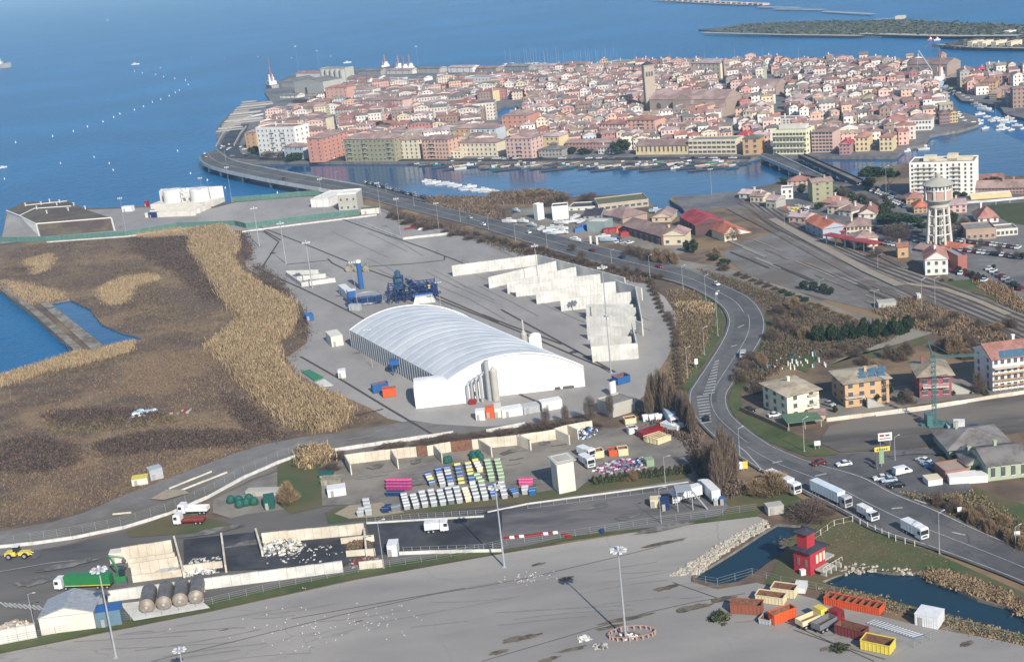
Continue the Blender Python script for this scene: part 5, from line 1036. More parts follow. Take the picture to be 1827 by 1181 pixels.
# ---- white twin tanks
Tt = thing("tank_podium", "stepped white concrete base and bays below two white tanks", "tank farm", G(Z6((1060,290))), heading(Z6((1060,292)), Z6((1500,272)))); a_, c_ = Z6((1060,292)), Z6((1500,272)); L = (G(c_)-G(a_)).length
b = MB(); b.box((L/2,8,0),(L, 16,3.4)); b.build("podium", C_OFFW, Tt); b = MB(); hB = 3.4
for y in (15.7,): b.box((L/2, y, hB),(L, .5,7.5))
for x in (L*.07, L*.88): b.box((x, 12, hB),(.5,7,7.5))
b.build("rear_wall", C_WHITE, Tt)
for k in range(4): b = MB(); b.box((L*.62+k*1.2,-6-k*8,0),(L*.78,.6,3.4)); b.build("bay_wall", C_OFFW, Tt)
b = MB(); b.box((L*1.02,-18,0),(.6,26,3.4)); b.build("bay_wall", C_OFFW, Tt)
for x, nm in ((.30, "left"),(.73, "right")):
 P = Tt.matrix_basis @ Vector((L*x, 7,3.4)); Tk = thing("storage_tank", "white round storage tank on concrete base, %s of the pair" % nm, "tank", P); b = MB(); b.lathe((0,0,0),[(6.6,0),(6.6,8.0),(6.3,8.3),(0.2,8.9)],30); b.build("shell", C_WHITE, Tk, smooth=False); b = MB()
 for i in range(16): t = i*math.pi/8; b.tube((6.5*math.cos(t),6.5*math.sin(t),8.2),(6.5*math.cos(t),6.5*math.sin(t),9.2),.06, n=4)
 b.lathe((0,0,9.1),[(6.45,0),(6.55,.05),(6.45,.1)],24, caps=False); b.build("railing", M_STEEL, Tk)
P = Tt.matrix_basis @ Vector((L*.515,4,3.4)); Tk = thing("stair_tower", "white open stair tower between two round tanks", "stair tower", P); b = MB()
for sx in (-1.6,1.6):
 for sy in (-1,1): b.box((sx, sy, 0),(.4,.4,9))
for z in (0,3,6,8.8): b.box((0,0, z),(3.6,2.4,.3))
b.build("frame", C_WHITE, Tk)
box_thing("shipping_container", "red container beside the white tank base", "container", Z6((1017,275)), Z6((1040,273)),3, Z6((1017,238))[1], P_RED)
box_thing("shipping_container", "white cabin with a sign on the quay yard left of the tanks", "container", Z6((858,310)), Z6((928,306)),4, Z6((858,275))[1], P_WHITE)
box_thing("covered_trailer", "blue tarpaulin covered trailer parked left of the tank bays", "trailer", Z6((1045,352)), Z6((1100,350)),3, Z6((1045,318))[1], P_DBLUE)
# ---- buildings on the quay yard
T = bldg("site_hall", "low white gabled hall beside the grey site office", "hall", Z7((495,200)), Z7((620,195)),28, Z7((495,145))[1], C_WHITE, C_WHITE, 'flat', nw=0, chim=0, parapet=C_OFFW); T['label'] = "low white flat roofed hall beside the grey site office"
bldg("site_office", "two storey grey site office with outside stair", "office", Z7((690,222)), Z7((822,212)),14, Z7((690,110))[1], C_CONC, C_WHITE, 'flat', nw=3, fl=2, chim=0, parapet=C_WHITE)
box_thing("site_shed", "long low pale container right of the green netting", "container", Z7((845,250)), Z7((970,240)),4, Z7((845,212))[1], C_OFFW, P_GREEN)
fence("long green netting fence across the head of the yard", [Z6(q) for q in ((0,520),(130,520),(330,515),(880,480),(1240,420),(1650,405))]+[(440,408),(560,392),(640,383)],3.4,9, net=M_GNET, name="netting_fence", wires=2)
fence("green netting fence along the lagoon quay", [(415,361),(470,357),(535,351),(592,348)],3.6,9, net=M_GNET, name="netting_fence", wires=2)
wall("boundary_wall", "low white kerb wall below the green netting", "wall", [(330/3.937,433),(225,423),(330,410)],0, M_CWHITE, hm=.7, panel=4)
wall("boundary_wall", "white low wall along the head of the concrete yard", "wall", [(432,415),(540,401),(640,389),(672,385)],0, M_CWHITE, hm=.9, panel=4)
wall("barrier_wall", "white L shaped barrier at the upper right of the yard", "barrier", [Z7((1140,425)), Z7((1505,385))],0, M_CWHITE, hm=1.3, panel=3)
wall("barrier_wall", "long kerb barrier running down to the white barrier", "barrier", [Z7((800,290)), Z7((1140,425))],0, M_CONCW, hm=.8, panel=3)
# rows of kayaks by the road
for k, (x, c_, nm) in enumerate(((1190, P_RED, "red"),(1290, C_WHITE, "white"))):
 Tb = thing("upturned_boat", "%s upturned boat stored by the hedge under the road" % nm, "boat", G(Z7((x, 350))),.1); b = MB(); side_profile(b, [(-4,0),(-3,.9),(3,.9),(4.2,0)],1.6); b.build("hull", c_, Tb)
box_thing("blue_container", "blue container lying between reeds and yard edge", "container", Z7((462,1000)), Z7((515,990)),4.5, Z7((462,960))[1], P_BLUE)
box_thing("shipping_container", "white ribbed container at the far left corner of the fabric hall", "container", Z7((640,1181)), Z7((722,1165)),10, Z7((640,1110))[1], C_OFFW)
# blue platform, cube, skips left of the hall
Tq = thing("loading_platform", "blue steel platform on legs against the hall side", "platform", G(ZB((615,460)))); b = MB(); b.box((2,2,4.2),(5.5,4,1.6)); b.build("hopper", P_BLUE, Tq)
for sx in (0,4):
 for sy in (.6,3.4): b = MB(); b.box((sx, sy, 0),(.4,.4,4.2)); b.build("leg", P_BLUE, Tq)
box_thing("white_cabin", "white cube cabin on the left apron of the hall", "cabin", ZB((318,475)), ZB((358,470)),3, ZB((318,435))[1], P_WHITE)
skip("blue skip touching the orange skip left of the hall", ZB((508,558)), ZB((592,540)),2.6, ZB((508,515))[1], P_BLUE); skip("orange skip beside the blue skip left of the hall", ZB((560,580)), ZB((630,572)),2.6, ZB((560,535))[1], P_ORANGE)
Tq = thing("spill_tray", "flat green cover on a concrete slab left of the hall", "ground cover", G(ZB((115,440)))); b = MB(); P = [G(ZB(q))-Tq.location for q in ((115,440),(160,430),(235,470),(185,488))]; b.prism([(p.x, p.y) for p in P],.05,.5); b.build("cover", P_TRGREEN, Tq); b = MB(); P = [G(ZB(q))-Tq.location for q in ((190,495),(240,478),(290,512),(215,520))]; b.prism([(p.x, p.y) for p in P],.05,.2); b.build("slab", M_CONCW, Tq)
box_thing("white_cabin", "small white cabin with black dots in front of the hall", "cabin", ZB((1065,705)), ZB((1115,700)),3, ZB((1065,655))[1], P_WHITE)
box_thing("orange_container", "orange container between two white cabins in front of the hall", "container", ZB((1120,693)), ZB((1165,688)),3.2, ZB((1120,640))[1], P_ORANGE)
box_thing("white_container", "pale container right of the orange container", "container", ZB((1168,690)), ZB((1205,686)),6, ZB((1168,640))[1], C_OFFW)
box_thing("white_container", "long white container in front of the hall", "container", ZB((1208,690)), ZB((1320,672)),4, ZB((1208,650))[1], P_WHITE)
box_thing("white_container", "second long pale container before the hall, with grey end", "container", ZB((1325,672)), ZB((1412,655)),4, ZB((1325,635))[1], P_SILV)
box_thing("white_container", "white container with bags on top, last in the row before the hall", "container", ZB((1425,655)), ZB((1535,635)),4, ZB((1425,610))[1], P_WHITE)
skip("blue skip by the gate right of the hall", (1103,688),(1125,682),4,676, P_BLUE)
box_thing("white_board", "white upright sign board right of the hall front", "sign board", ZB((1800,572)), ZB((1827,560)),.6, ZB((1800,500))[1], C_WHITE, doors=0, ribs=False)
T = bldg("pump_shed", "open concrete shed with dark roof right below the hall", "shed", ZE((700,205)), ZE((880,150)),9, ZE((700,115))[1], C_CONC, M_FLAT, 'flat', nw=0, chim=0)
# ---- white wall with wire fence along the service road
WL = [(-40,985),(0,978),(60,972),(130,962),(220,944),(300,920),(370,890),(440,852),(500,826),(540,812),(575,802)]
wall("boundary_wall", "long white wall curving along the service road at the left", "wall", WL, 0, M_CWHITE, hm=1.0, panel=5)
fence("tall wire fence curving behind the long white wall", [(x-4, y-7) for x, y in WL[1:]],2.6,4, wires=5)
wall("boundary_wall", "white wall behind the skip yard bays, left stretch", "wall", [ZD((170,270)), ZD((600,205)), ZD((1060,140))],0, M_CWHITE, hm=1.3, panel=4)
wall("boundary_wall", "white wall behind the skip yard bays, right stretch", "wall", [ZD((1290,128)), ZD((1565,78))],0, M_CWHITE, hm=1.3, panel=4)
# planters / traffic islands on service road
for k, q in enumerate((((1060,905),(1330,800)),((990,895),(1240,795)),((660,1045),(770,1035)))):
 wall("kerb_island", ["pale kerb beside the sandy weighbridge slab", "thin kerb left of the sandy weighbridge slab", "small kerbed island with marker posts on the service road"][k], "kerb", [ZC(q[0]), ZC(q[1])],0, M_CONCT, hm=.5, panel=3)
sheet("weighbridge_slab", ZC((880,960),(975,905),(1075,905),(1110,925),(960,965)),8, M_SAND)
box_thing("garden_shed", "pale grey corrugated shed on the brown field edge", "shed", ZC((885,850)), ZC((960,830)),4, ZC((885,790))[1], P_SILV)
T = box_thing("garden_shed", "low shed with yellow tin roof next to the grey shed", "shed", ZC((775,880)), ZC((868,865)),4, ZC((775,845))[1], C_OFFW, P_YELLOW)
Tq = thing("tarpaulin_heap", "crumpled pale blue tarpaulin lying in the brown field", "tarpaulin", G(ZC((840,455)))); b = MB(); rr = random.Random(5)
for k in range(14): x, y = rr.uniform(-3.4,3.4), rr.uniform(-3,4); b.box((x, y, 0),(rr.uniform(1,3), rr.uniform(1,2.4), rr.uniform(.3,.9)), rr.uniform(0,3),0,.6)
b.build("sheet", P_LBLUE, Tq)
Tq = thing("scrap_heap", "red and grey scrap heap lying in the brown field", "scrap heap", G(ZC((1055,445)))); b = MB()
for k in range(10): b.box((rr.uniform(-3.5,3.5), rr.uniform(-2,2),0),(rr.uniform(.5,1.6),.6, rr.uniform(.3,.8)), rr.uniform(0,3), int(k % 3 > 0))
b.build("debris", [P_RED, C_GREY], Tq)
# ---- skip yard bays (tan)
bay("row of tan concrete bays with skewed partitions behind the bins", [([ZD((312,350)), ZD((628,312))],),([ZD((628,312)), ZD((805,295))],),([ZD((880,290)), ZD((1045,260))],),([ZD((1195,245)), ZD((1240,240))],),([ZD((1240,240)), ZD((1510,215))],),([ZD((1510,215)), ZD((1780,175))],),([ZD((1780,175)), ZE((225,375))],),([ZE((225,375)), ZE((335,345))],),([ZE((335,345)), ZE((535,310))],),
 ([ZD((305,350)), ZD((345,425))],),([ZD((628,312)), ZD((675,385))],),([ZD((932,285)), ZD((985,345))],),([ZD((1240,240)), ZD((1332,300))],),([ZD((1510,215)), ZD((1607,252))],),([ZE((-60,420)), ZE((35,475))],),([ZE((225,375)), ZE((350,430))],),([ZE((335,345)), ZE((420,385))],)],3.4,.35, M_CONCT, 2)
for k, (x0, x1, y0, y1) in enumerate(((808,878,292,288),(1048,1195,262,246))):
 wall("rusty_gate", ["narrow rust brown steel gate closing a tan bay", "wide rust brown steel gate closing a tan bay"][k], "gate", [ZD((x0, y0)), ZD((x1, y1))],0, M_RUSTY, hm=3.5, th=.2, panel=2, part="leaf")
Tq = bay("long prefabricated concrete wall of the waste pits, facing the apron", [([ZF((505,505)), ZF((560,497)), ZF((1600,365))],)], HP(ZF((505,505)), ZF((505,455))[1]),.6, M_CONCW, 2.4, "retaining_wall", "wall")
bay("concrete cell walls of the open waste pits", [([ZF((575,325)), ZF((810,290))],4.6),([ZF((600,345)), ZF((820,315))],2.5),([ZF((615,385)), ZF((835,350))],3.5),([ZF((620,415)), ZF((850,385))],2.0),([ZF((815,230)), ZF((860,400))],2.2),([ZF((1035,215)), ZF((1055,370))],2.2),([ZF((1195,195)), ZF((1225,300))],2.2),([ZF((1225,235)), ZF((1700,190))],3.2),([ZF((1700,195)), ZF((1710,300))],2.2),([ZF((1590,240)), ZF((1745,225))],2.0),([ZF((1615,300)), ZF((1750,290))],2.0),([ZF((1675,355)), ZF((1790,345))],2.2),([ZF((860,370)), ZF((1040,350))],2.2)],3,.5, M_CONCT, 2.4, "waste_pit", "waste pit")
sheet("pit_floor", ZF((855,220),(1190,185),(1225,240),(1700,200),(1700,300),(1600,345),(1060,365),(860,385)),6, M_ASPHD)
def heap(label, pts, n, m, hmx, name="waste_heap", cat="waste heap", s=.8):
 P = scatter(pts, n); c = Vector((sum(p[0] for p in P)/n, sum(p[1] for p in P)/n, 0)); T = thing(name, label, cat, c); b = MB(); rr = random.Random(n)
 R = max(1, max((Vector((p[0], p[1],0))-c).length for p in P))
 for p in P:
  d = (Vector((p[0], p[1],0))-c).length/R; z = hmx*(1-d)*rr.uniform(.3,1); b.box((p[0]-c.x, p[1]-c.y, max(0, z-.3)),(rr.uniform(.3,1.6)*s, rr.uniform(.2,1.1)*s, rr.uniform(.15,.6)), rr.uniform(0,3), rr.randrange(len(m)),.7)
 b.build("debris", m, T); return T
M_TR = [C_WHITE, C_WHITE, C_GREY, P_SILV, C_OFFW, C_CREAM, C_DARKG, C_CONC]
heap("pile of white plastic waste in the right hand pit", ZF((1225,215),(1330,205),(1440,250),(1380,290),(1230,300)),420, M_TR, 2.4)
heap("loose white litter strewn over the dark pit floor", ZF((1240,300),(1560,240),(1600,280),(1500,330),(1240,335)),160, M_TR, .3)
heap("white sheet metal scrap in the middle pit", ZF((860,355),(1000,350),(1020,372),(860,392)),160,[C_WHITE, P_SILV, C_OFFW],1.8)
heap("litter strip along the rear of the middle pit", ZF((870,315),(1030,300),(1030,322),(880,335)),90, M_TR, .8)
heap("grey rubble with long planks in the left pit", ZF((730,345),(830,320),(840,360),(730,380)),110,[C_GREY, C_CONC, P_SILV],1.8, s=2)
heap("brown garden waste in the small right pit", ZF((1600,235),(1720,215),(1740,245),(1620,275)),220,[M_RUSTY, M_SCRUBG, M_GREEN],2.0)
heap("mixed tyre and metal scrap in the lowest right pit", ZF((1625,310),(1760,300),(1760,335),(1640,355)),200,[C_DARKG, M_RUSTY, C_GREY, P_MAROON],1.4)
heap("tan rubble heap behind the concrete wall at the lower left", ZF((0,625),(60,600),(150,610),(160,640),(0,665)),260,[C_CONC, C_CREAM, C_BRICK],2.2)
wall("retaining_wall", "pale panel wall holding rubble at the lower left corner", "wall", [ZF((-80,720)), ZF((0,705)), ZF((175,672))],0, M_CONCW, hm=3.8, th=.5, panel=2.2)
box_thing("white_cabin", "white site cabin with steps at the pit corner", "cabin", ZD((600,1000)), ZD((668,995)),4, ZD((600,925))[1], P_WHITE)
Tq = wall("ramp_wall", "pale retaining wall with railing along the dark sunken yard", "ramp", [ZD((680,985)), ZD((900,975)), ZD((1400,965))],0, M_CONCW, hm=1.0)
fence("grey railing above the sunken yard retaining wall", [ZD((710,975)), ZD((1400,950))],1.9,2.4, wires=3, post=M_STEEL, name="railing", cat="railing", pr=.06)
fence("grey railing on the kerb behind the sweeper truck", [ZD((450,755)), ZD((880,725)), ZD((1275,705))],1.6,2.4, wires=3, post=M_STEEL, name="railing", cat="railing", pr=.06)
wall("kerb_wall", "pale concrete kerb behind the sweeper truck", "kerb", [ZD((450,770)), ZD((860,745)), ZD((1275,722))],0, M_CONCW, hm=.7)
wall("kerb_wall", "long pale kerb separating grass verge from truck yard", "kerb", [ZD((1300,690)), ZE((0,910)), ZE((600,830)), ZE((1310,735))],0, M_CONCW, hm=.5)
fence("post and rail fence in the truck yard", [ZE((10,950)), ZE((640,870)), ZE((1240,790))],1.7,3.6, wires=2, post=M_STEEL)
fence("mesh fence between waste yard and apron", [(0,1152),(100,1133),(205,1110),(290,1100),(380,1079),(500,1050),(640,1022),(780,1000),(905,975)],2.2,4, wires=4)
fence("mesh fence between truck yard and apron", [(905,975),(1000,962),(1080,950),(1180,934),(1260,925),(1350,912)],2.2,4, wires=4)
fence("mesh fence along the wetland pond", [ZG(q) for q in ((215,430),(330,450),(500,400),(640,440),(900,490),(1150,560),(1290,600),(1500,650),(1827,730))],1.9,4, wires=3)
fence("pale timber post fence beside the parked lorries", [ZG(q) for q in ((800,230),(900,160),(990,140),(1100,185),(1200,235),(1340,275))],1.7,3, wires=2, post=C_OFFW, pr=.11, name="post_fence")
fence("rusty ruined fence in the skip park corner", [ZG(q) for q in ((1290,760),(1370,720),(1450,690),(1500,665))],1.8,3, wires=4)
ORD = ["first", "second", "third", "fourth", "fifth", "sixth", "seventh", "eighth", "ninth", "tenth", "eleventh", "twelfth", "thirteenth", "fourteenth"]
for k in range(13):       # red and white water filled barriers
 x, y = (905+k*8.6,963-k*.95) if k < 11 else (1000+(k-11)*7+8,954+(k-10)*3.0); Tq = thing("road_barrier", "%s plastic road barrier, %s from the left in the row by the tall mast" % (("white" if k in (1,3,8,10) else "red"), ORD[k]), "barrier", G((x, y)),-.1, "plastic road barriers in a row"); b = MB(); side_profile(b, [(-.8,0),(.8,0),(.7,.55),(-.7,.55)],.5); b.box((0,0,.5),(1.3,.3,.5)); b.build("body", P_WHITE if k in (1,3,8,10) else P_RED, Tq)
# ---- tanks in a row
for k, x in enumerate((690,770,845,918)):
 y = 562-k*14; Tt = thing("tank", "round ended steel tank on the slab, %s of four" % ["first from left", "second from left", "third from left", "rightmost"][k], "tank", G(ZF((x, y)))+Vector((0,0,.1)),.12, "four steel tanks on a slab"); b = MB(); b.tube((0,0,2.1),(-.2,9,2.1),1.95, n=20); b.build("vessel", mat("dull_tank_steel", (.22,.20,.18),.45,(.14,.12,.11),.6, metal=.4), Tt, )
 b = MB(); n = 16; b.lathe((0,0,0),[(1.95,0),(1.5,.45),(.6,.75),(.1,.8)], n); o = b.build("end_cap", mat("brown_tank_cap", (.36,.31,.26),.4,(.28,.23,.19),.8, metal=.4), Tt); o.rotation_euler = (math.pi/2,0,0); o.location = (0,-.02,2.1)
 b = MB(); b.tube((0,-.85,2.1),(0,-.7,2.1),.35, n=10); b.build("manhole", P_SILV, Tt)
 for yy in (1.5,7): b = MB(); b.box((0, yy, 0),(3.2,.5,.8)); b.build("saddle", C_CONC, Tt)
sheet("tank_slab", ZF((625,600),(980,540),(905,480),(560,520)),7, M_CONCW)
T = bldg("workshop", "pale workshop with grey gabled roof at the lower left", "workshop", ZF((195,662)), ZF((448,630)),10, ZF((195,580))[1], C_OFFW, C_METAL, 'gy', 2.2, nw=0, chim=0, over=.2)
T = box_thing("blue_shed", "blue framed netted enclosure right of the workshop", "shed", ZF((455,630)), ZF((570,612)),4.5, ZF((455,560))[1], mat("blue_net", (.12,.2,.26),.8), P_BLUE)
# ---- vehicles of the waste yard
T = truck("green and white articulated lorry being loaded beside the pits", ((60+235)/2+0,1047),(40,1051), P_TRGREEN, P_WHITE, 15.5,2.9, True, name="articulated_lorry", stripe=P_YELLOW)
T.location = G((152,1050))+Vector((0,0,.3)); b = MB(); b.box((1,-1.30,2.2),(2.6,.06,1.2)); b.build("side_sign", P_WHITE, T)
T = thing("loading_grab", "green material handler crane standing behind the green lorry", "excavator", G((218,1042))+Vector((0,0,.2)),.2); b = MB(); b.box((0,0,0),(3,3,1)); b.build("undercarriage", C_DARKG, T); b = MB(); b.box((0,0,1),(2.6,2.8,1.8)); b.build("body", P_TRGREEN, T); b = MB(); b.box((.6,-1,2.8),(1.4,1.3,1.8)); b.build("cab", M_GLASS, T); b = MB(); b.tube((0,.4,2.6),(-2,.8,8),.35,.25,6); b.tube((-2,.8,8),(1.5,.2,7),.25, n=6); b.build("boom", P_TRGREEN, T); b = MB(); b.lathe((1.5,.2,5.4),[(.2,0),(.7,.6),(.2,1.6)],8); b.build("grapple", C_DARKG, T)
box_thing("container_stack", "stained white container stack behind the green crane", "container stack", ZF((515,330)), ZF((575,322)),3, ZF((515,285))[1], C_OFFW)
T = thing("wheel_loader", "yellow wheel loader with white cab at the left edge", "wheel loader", G(ZF((100,300)))+Vector((0,0,.2)), heading(ZF((60,300)), ZF((200,292)))); b = MB(); side_profile(b, [(-4.3,.9),(-1,.9),(-1,2.1),(-4.1,1.9)],2.2); b.box((1.2,0,.8),(3.2,1.6,1.1)); b.build("body", P_YELLOW, T)
b = MB(); b.box((-.9,0,1.8),(1.7,1.6,1.7),0,0,.9); c = b.build("cab", M_GLASS, T); b = MB(); b.box((-.9,0,3.5),(1.9,1.8,.15)); b.build("cab_roof", P_WHITE, c)
b = MB(); b.tube((1.5,-.6,1.7),(4.2,-.6,.7),.18, n=5); b.tube((1.5,.6,1.7),(4.2,.6,.7),.18, n=5); b.build("lift_arm", P_YELLOW, T); b = MB(); side_profile(b, [(4.0,.1),(5.4,.1),(4.6,1.3),(4.1,1.4)],3.0); b.build("bucket", C_DARKG, T)
for x in (-3,1.6):
 for y in (-1.15,1.15): wheel(T, x, y, .85,.6)
truck("white tipper lorry with brown load bed, rear one of two", ZC((1140,1040)), ZC((1040,1043)), P_WHITE, P_WHITE, 9,1.2, name="tipper_lorry", open_=True)
truck("white hook lift lorry with bare red chassis, front one of two", ZC((1115,1100)), ZC((1015,1104)), P_RED, P_WHITE, 9,.4, name="chassis_lorry", open_=True)
T = truck("small white street sweeper on the wet asphalt yard", ZD((945,825)), ZD((1015,818)), P_WHITE, P_WHITE, 6.4,1.9, name="street_sweeper", cat="street sweeper", cabh=2.3, W=2.1)
truck("white bin lorry inside the truck wash frame", ZE((1290,880)), ZE((1190,905)), P_WHITE, P_WHITE, 9,2.6, name="refuse_lorry", cat="refuse lorry")
T = thing("wash_frame", "tall steel platform with ladder in the truck wash", "platform", G(ZE((1280,950)))); b = MB()
for x, y in ((-2,-1.5),(2,-1.5),(-2,3),(2,3)): b.box((x, y, 0),(.2,.2,6))
b.box((0,.7,5.9),(4.3,4.8,.15)); b.box((0,.7,3),(4.2,.1,.1)); b.build("frame", M_STEEL, T); b = MB(); b.tube((6,-1,0),(2,-1,5.9),.15, n=4); b.tube((6,-2.2,0),(2,-2.2,5.9),.15, n=4)
for k in range(12): t = k/12; b.box((6-4*t, -1.6,5.9*t),(.5,1.2,.06))
b.build("stair", M_STEEL, T)
box_thing("shipping_container", "cream container standing in the truck yard beside a dark one", "container", ZE((1005,945)), ZE((1090,940)),3, ZE((1005,880))[1], P_CREAM); box_thing("shipping_container", "dark blue container right of the cream container", "container", ZE((1095,970)), ZE((1160,962)),4, ZE((1095,900))[1], P_DBLUE)
truck("grey white covered trailer behind the truck wash", ZE((1480,850)), ZE((1400,770)), P_WHITE, P_WHITE, 11,2.8, name="box_lorry"); box_thing("portable_toilet", "pale blue portable toilet at the truck yard end, left one", "portable toilet", ZE((1522,925)), ZE((1550,922)),1.3, ZE((1522,870))[1], P_LBLUE, ribs=False); box_thing("portable_toilet", "bright blue portable toilet at the truck yard end, right one", "portable toilet", ZE((1575,922)), ZE((1605,920)),1.3, ZE((1575,860))[1], P_BLUE, ribs=False)
b_ = thing("waste_drum", "small blue drum alone on the truck yard verge", "drum", G((1074,951))); b = MB(); b.lathe((0,0,0),[(.6,0),(.7,.5),(.6,1.1)],12); b.build("barrel", P_DBLUE, b_)
# ---- concrete tower block in the bin yard
T = bldg("transformer_tower", "tall plain cream concrete tower at the end of the bin yard", "tower", ZE((265,830)), ZE((400,800)),5.5, ZE((250,585))[1], cm(.86,.83,.74), M_FLAT, 'flat', nw=0, chim=0)
b = MB(); b.box((T_INFO[T.name][0]*.5,2.7, T_INFO[T.name][2]+.3),(T_INFO[T.name][0]+1.4,6.8,.3)); b.build("roof_slab", C_CONC, T)
# ---- bins
def bin_mesh():
 b = MB(); b.add([(-.62,-.45,.12),(.62,-.45,.12),(.62,.45,.12),(-.62,.45,.12),(-.70,-.56,1.15),(.70,-.56,1.15),(.70,.56,1.2),(-.70,.56,1.2)],[(3,2,1,0),(0,1,5,4),(1,2,6,5),(2,3,7,6),(3,0,4,7)]); return b
BINB = bin_mesh(); BM = {}
def lid_mesh():
 b = MB(); vs = []; n = 5
 for k in range(n+1): a = math.pi*k/n; vs += [(-.72,-.58*math.cos(a),1.16+.32*math.sin(a)),(.72,-.58*math.cos(a),1.16+.32*math.sin(a))]
 b.add(vs, [(2*k, 2*k+1,2*k+3,2*k+2) for k in range(n)]+[tuple(range(0,2*n+2,2))[::-1], tuple(range(1,2*n+2,2))]); return b
LIDB = lid_mesh()
def bin_(loc, rz, bc, lc, label, group, sc=1.0, name="wheeled_bin"):
 T = thing(name, label, "waste bin", loc, rz, group, sc)
 for b_, c, nm in ((BINB, bc, "body"),(LIDB, lc, "lid")):
  k = (nm, c.name)
  if k not in BM: BM[k] = b_.mesh(nm, c)
  ob(nm, BM[k], T)
 return T
ORD = ["first", "second", "third", "fourth", "fifth", "sixth", "seventh", "eighth", "ninth", "tenth", "eleventh", "twelfth", "thirteenth", "fourteenth"]
def binrow(col, p0, p1, n, cols, rowname, k, sc=1.25):
 A, B_ = G(p0), G(p1); d = math.atan2((B_-A).y, (B_-A).x)
 for i in range(n):
  c = cols[i % len(cols)]; nm = {P_GREY.name: "grey", P_SILV.name: "silver grey", P_BLUE.name: "blue", P_YELLOW.name: "yellow", P_LGREEN.name: "pale green", P_CREAM.name: "cream", P_DBLUE.name: "dark blue", P_MAG.name: "magenta", P_PINK.name: "pink", P_WHITE.name: "white", P_GREEN.name: "dark green"}[c[1].name]
  bin_(A.lerp(B_, i/max(1, n-1))+Vector((0,0,.12)), d-math.pi/2, c[0], c[1], "%s lidded bin, %s from the front in the %s column of %s" % (nm, ORD[i], ORD[k], rowname), "wheeled bins parked in rows", sc)
g, y_, bl, lg, sv, cr, wh = (P_GREY, P_SILV),(P_GREY, P_YELLOW),(P_GREY, P_BLUE),(P_LGREEN, P_LGREEN),(P_SILV, P_SILV),(P_CREAM, P_CREAM),(P_WHITE, P_BLUE)
for k, (x, y0, y1, c) in enumerate(((735,668,590,[sv, sv, sv, g, sv]),(800,660,595,[sv, sv, g]),(862,652,572,[sv, g, sv, sv]),(925,645,562,[sv, sv, g, sv]),(988,638,562,[sv, g, sv]),(1046,630,548,[g, sv, sv, g]),(1104,622,540,[sv, sv, sv, sv]),(1165,612,550,[cr, cr, cr]),(1225,608,535,[sv, sv, g]),(1285,602,525,[sv, sv, sv, g]),(1348,596,530,[bl, bl, bl]),(1420,590,505,[sv, sv, sv, sv]),(1495,580,555,[bl, bl]))):
 binrow(0, ZD((x, y0)), ZD((x-22, y1)), len(c) if len(c) > 3 else len(c)+1, c, "the front row", k)
for k, (x, y0, y1, n, c) in enumerate(((910,502,445,4,[bl, y_, sv, bl]),(985,510,410,6,[sv, g, sv, sv, bl, bl]),(1045,515,400,6,[sv, bl, bl, g, sv, bl]),(1120,510,380,6,[y_, y_, bl, bl, bl, y_]),(1195,495,372,6,[wh, bl, y_, y_, sv, y_]),(1245,405,350,4,[cr, cr, cr, y_]),(1255,495,450,3,[lg]),(1330,470,348,6,[lg]),(1400,468,345,6,[lg]))):
 binrow(0, ZD((x, y0)), ZD((x-30, y1)), n, c, "the rear block", k)
for r in range(3):
 for k in range(7): bin_(G(ZD((608+k*24,528-r*22)))+Vector((0,0,.12)),0, P_MAG, P_MAG if r < 2 else P_PINK, "magenta bin, %s in the %s rank of the purple block" % (ORD[k], ORD[r]), "magenta bins in a block", 1.1)
for k in range(5): bin_(G(ZD((608+k*24,570)))+Vector((0,0,.12)),0, P_DBLUE, P_DBLUE, "violet blue bin, %s in the front rank of the purple block" % ORD[k], "violet bins in a line", 1.1)
for r in range(2):
 for k in range(4): bin_(G(ZD((1540+k*20,500-r*20)))+Vector((0,0,.12)),0, P_PINK, P_PINK, "pink bin, %s in the %s rank near the cream tower" % (ORD[k], ORD[r]), "pink bins near the tower", 1.1)
for k, (x, y, c) in enumerate(((1565,560, P_SILV),(1565,540, P_SILV),(1615,565, P_BLUE),(1620,545, P_GREEN),(585,690, P_DBLUE),(605,675, P_DBLUE),(650,680, P_GREY),(668,672, P_GREY),(410,715, P_SILV),(420,695, P_SILV),(468,705, P_SILV),(462,680, P_SILV),(455,655, P_SILV),(450,630, P_SILV))):
 bin_(G(ZD((x, y)))+Vector((0,0,.12)),0, c, c, "loose %s bin %s, %s" % ({P_SILV: "silver grey", P_BLUE: "blue", P_GREEN: "dark green", P_DBLUE: "violet blue", P_GREY: "grey"}[c], "near the cream tower" if k < 4 else "on the verge" if k < 8 else "on the sand bed", ORD[k]+" counted across the yard from the right"), "loose bins", 1.35)
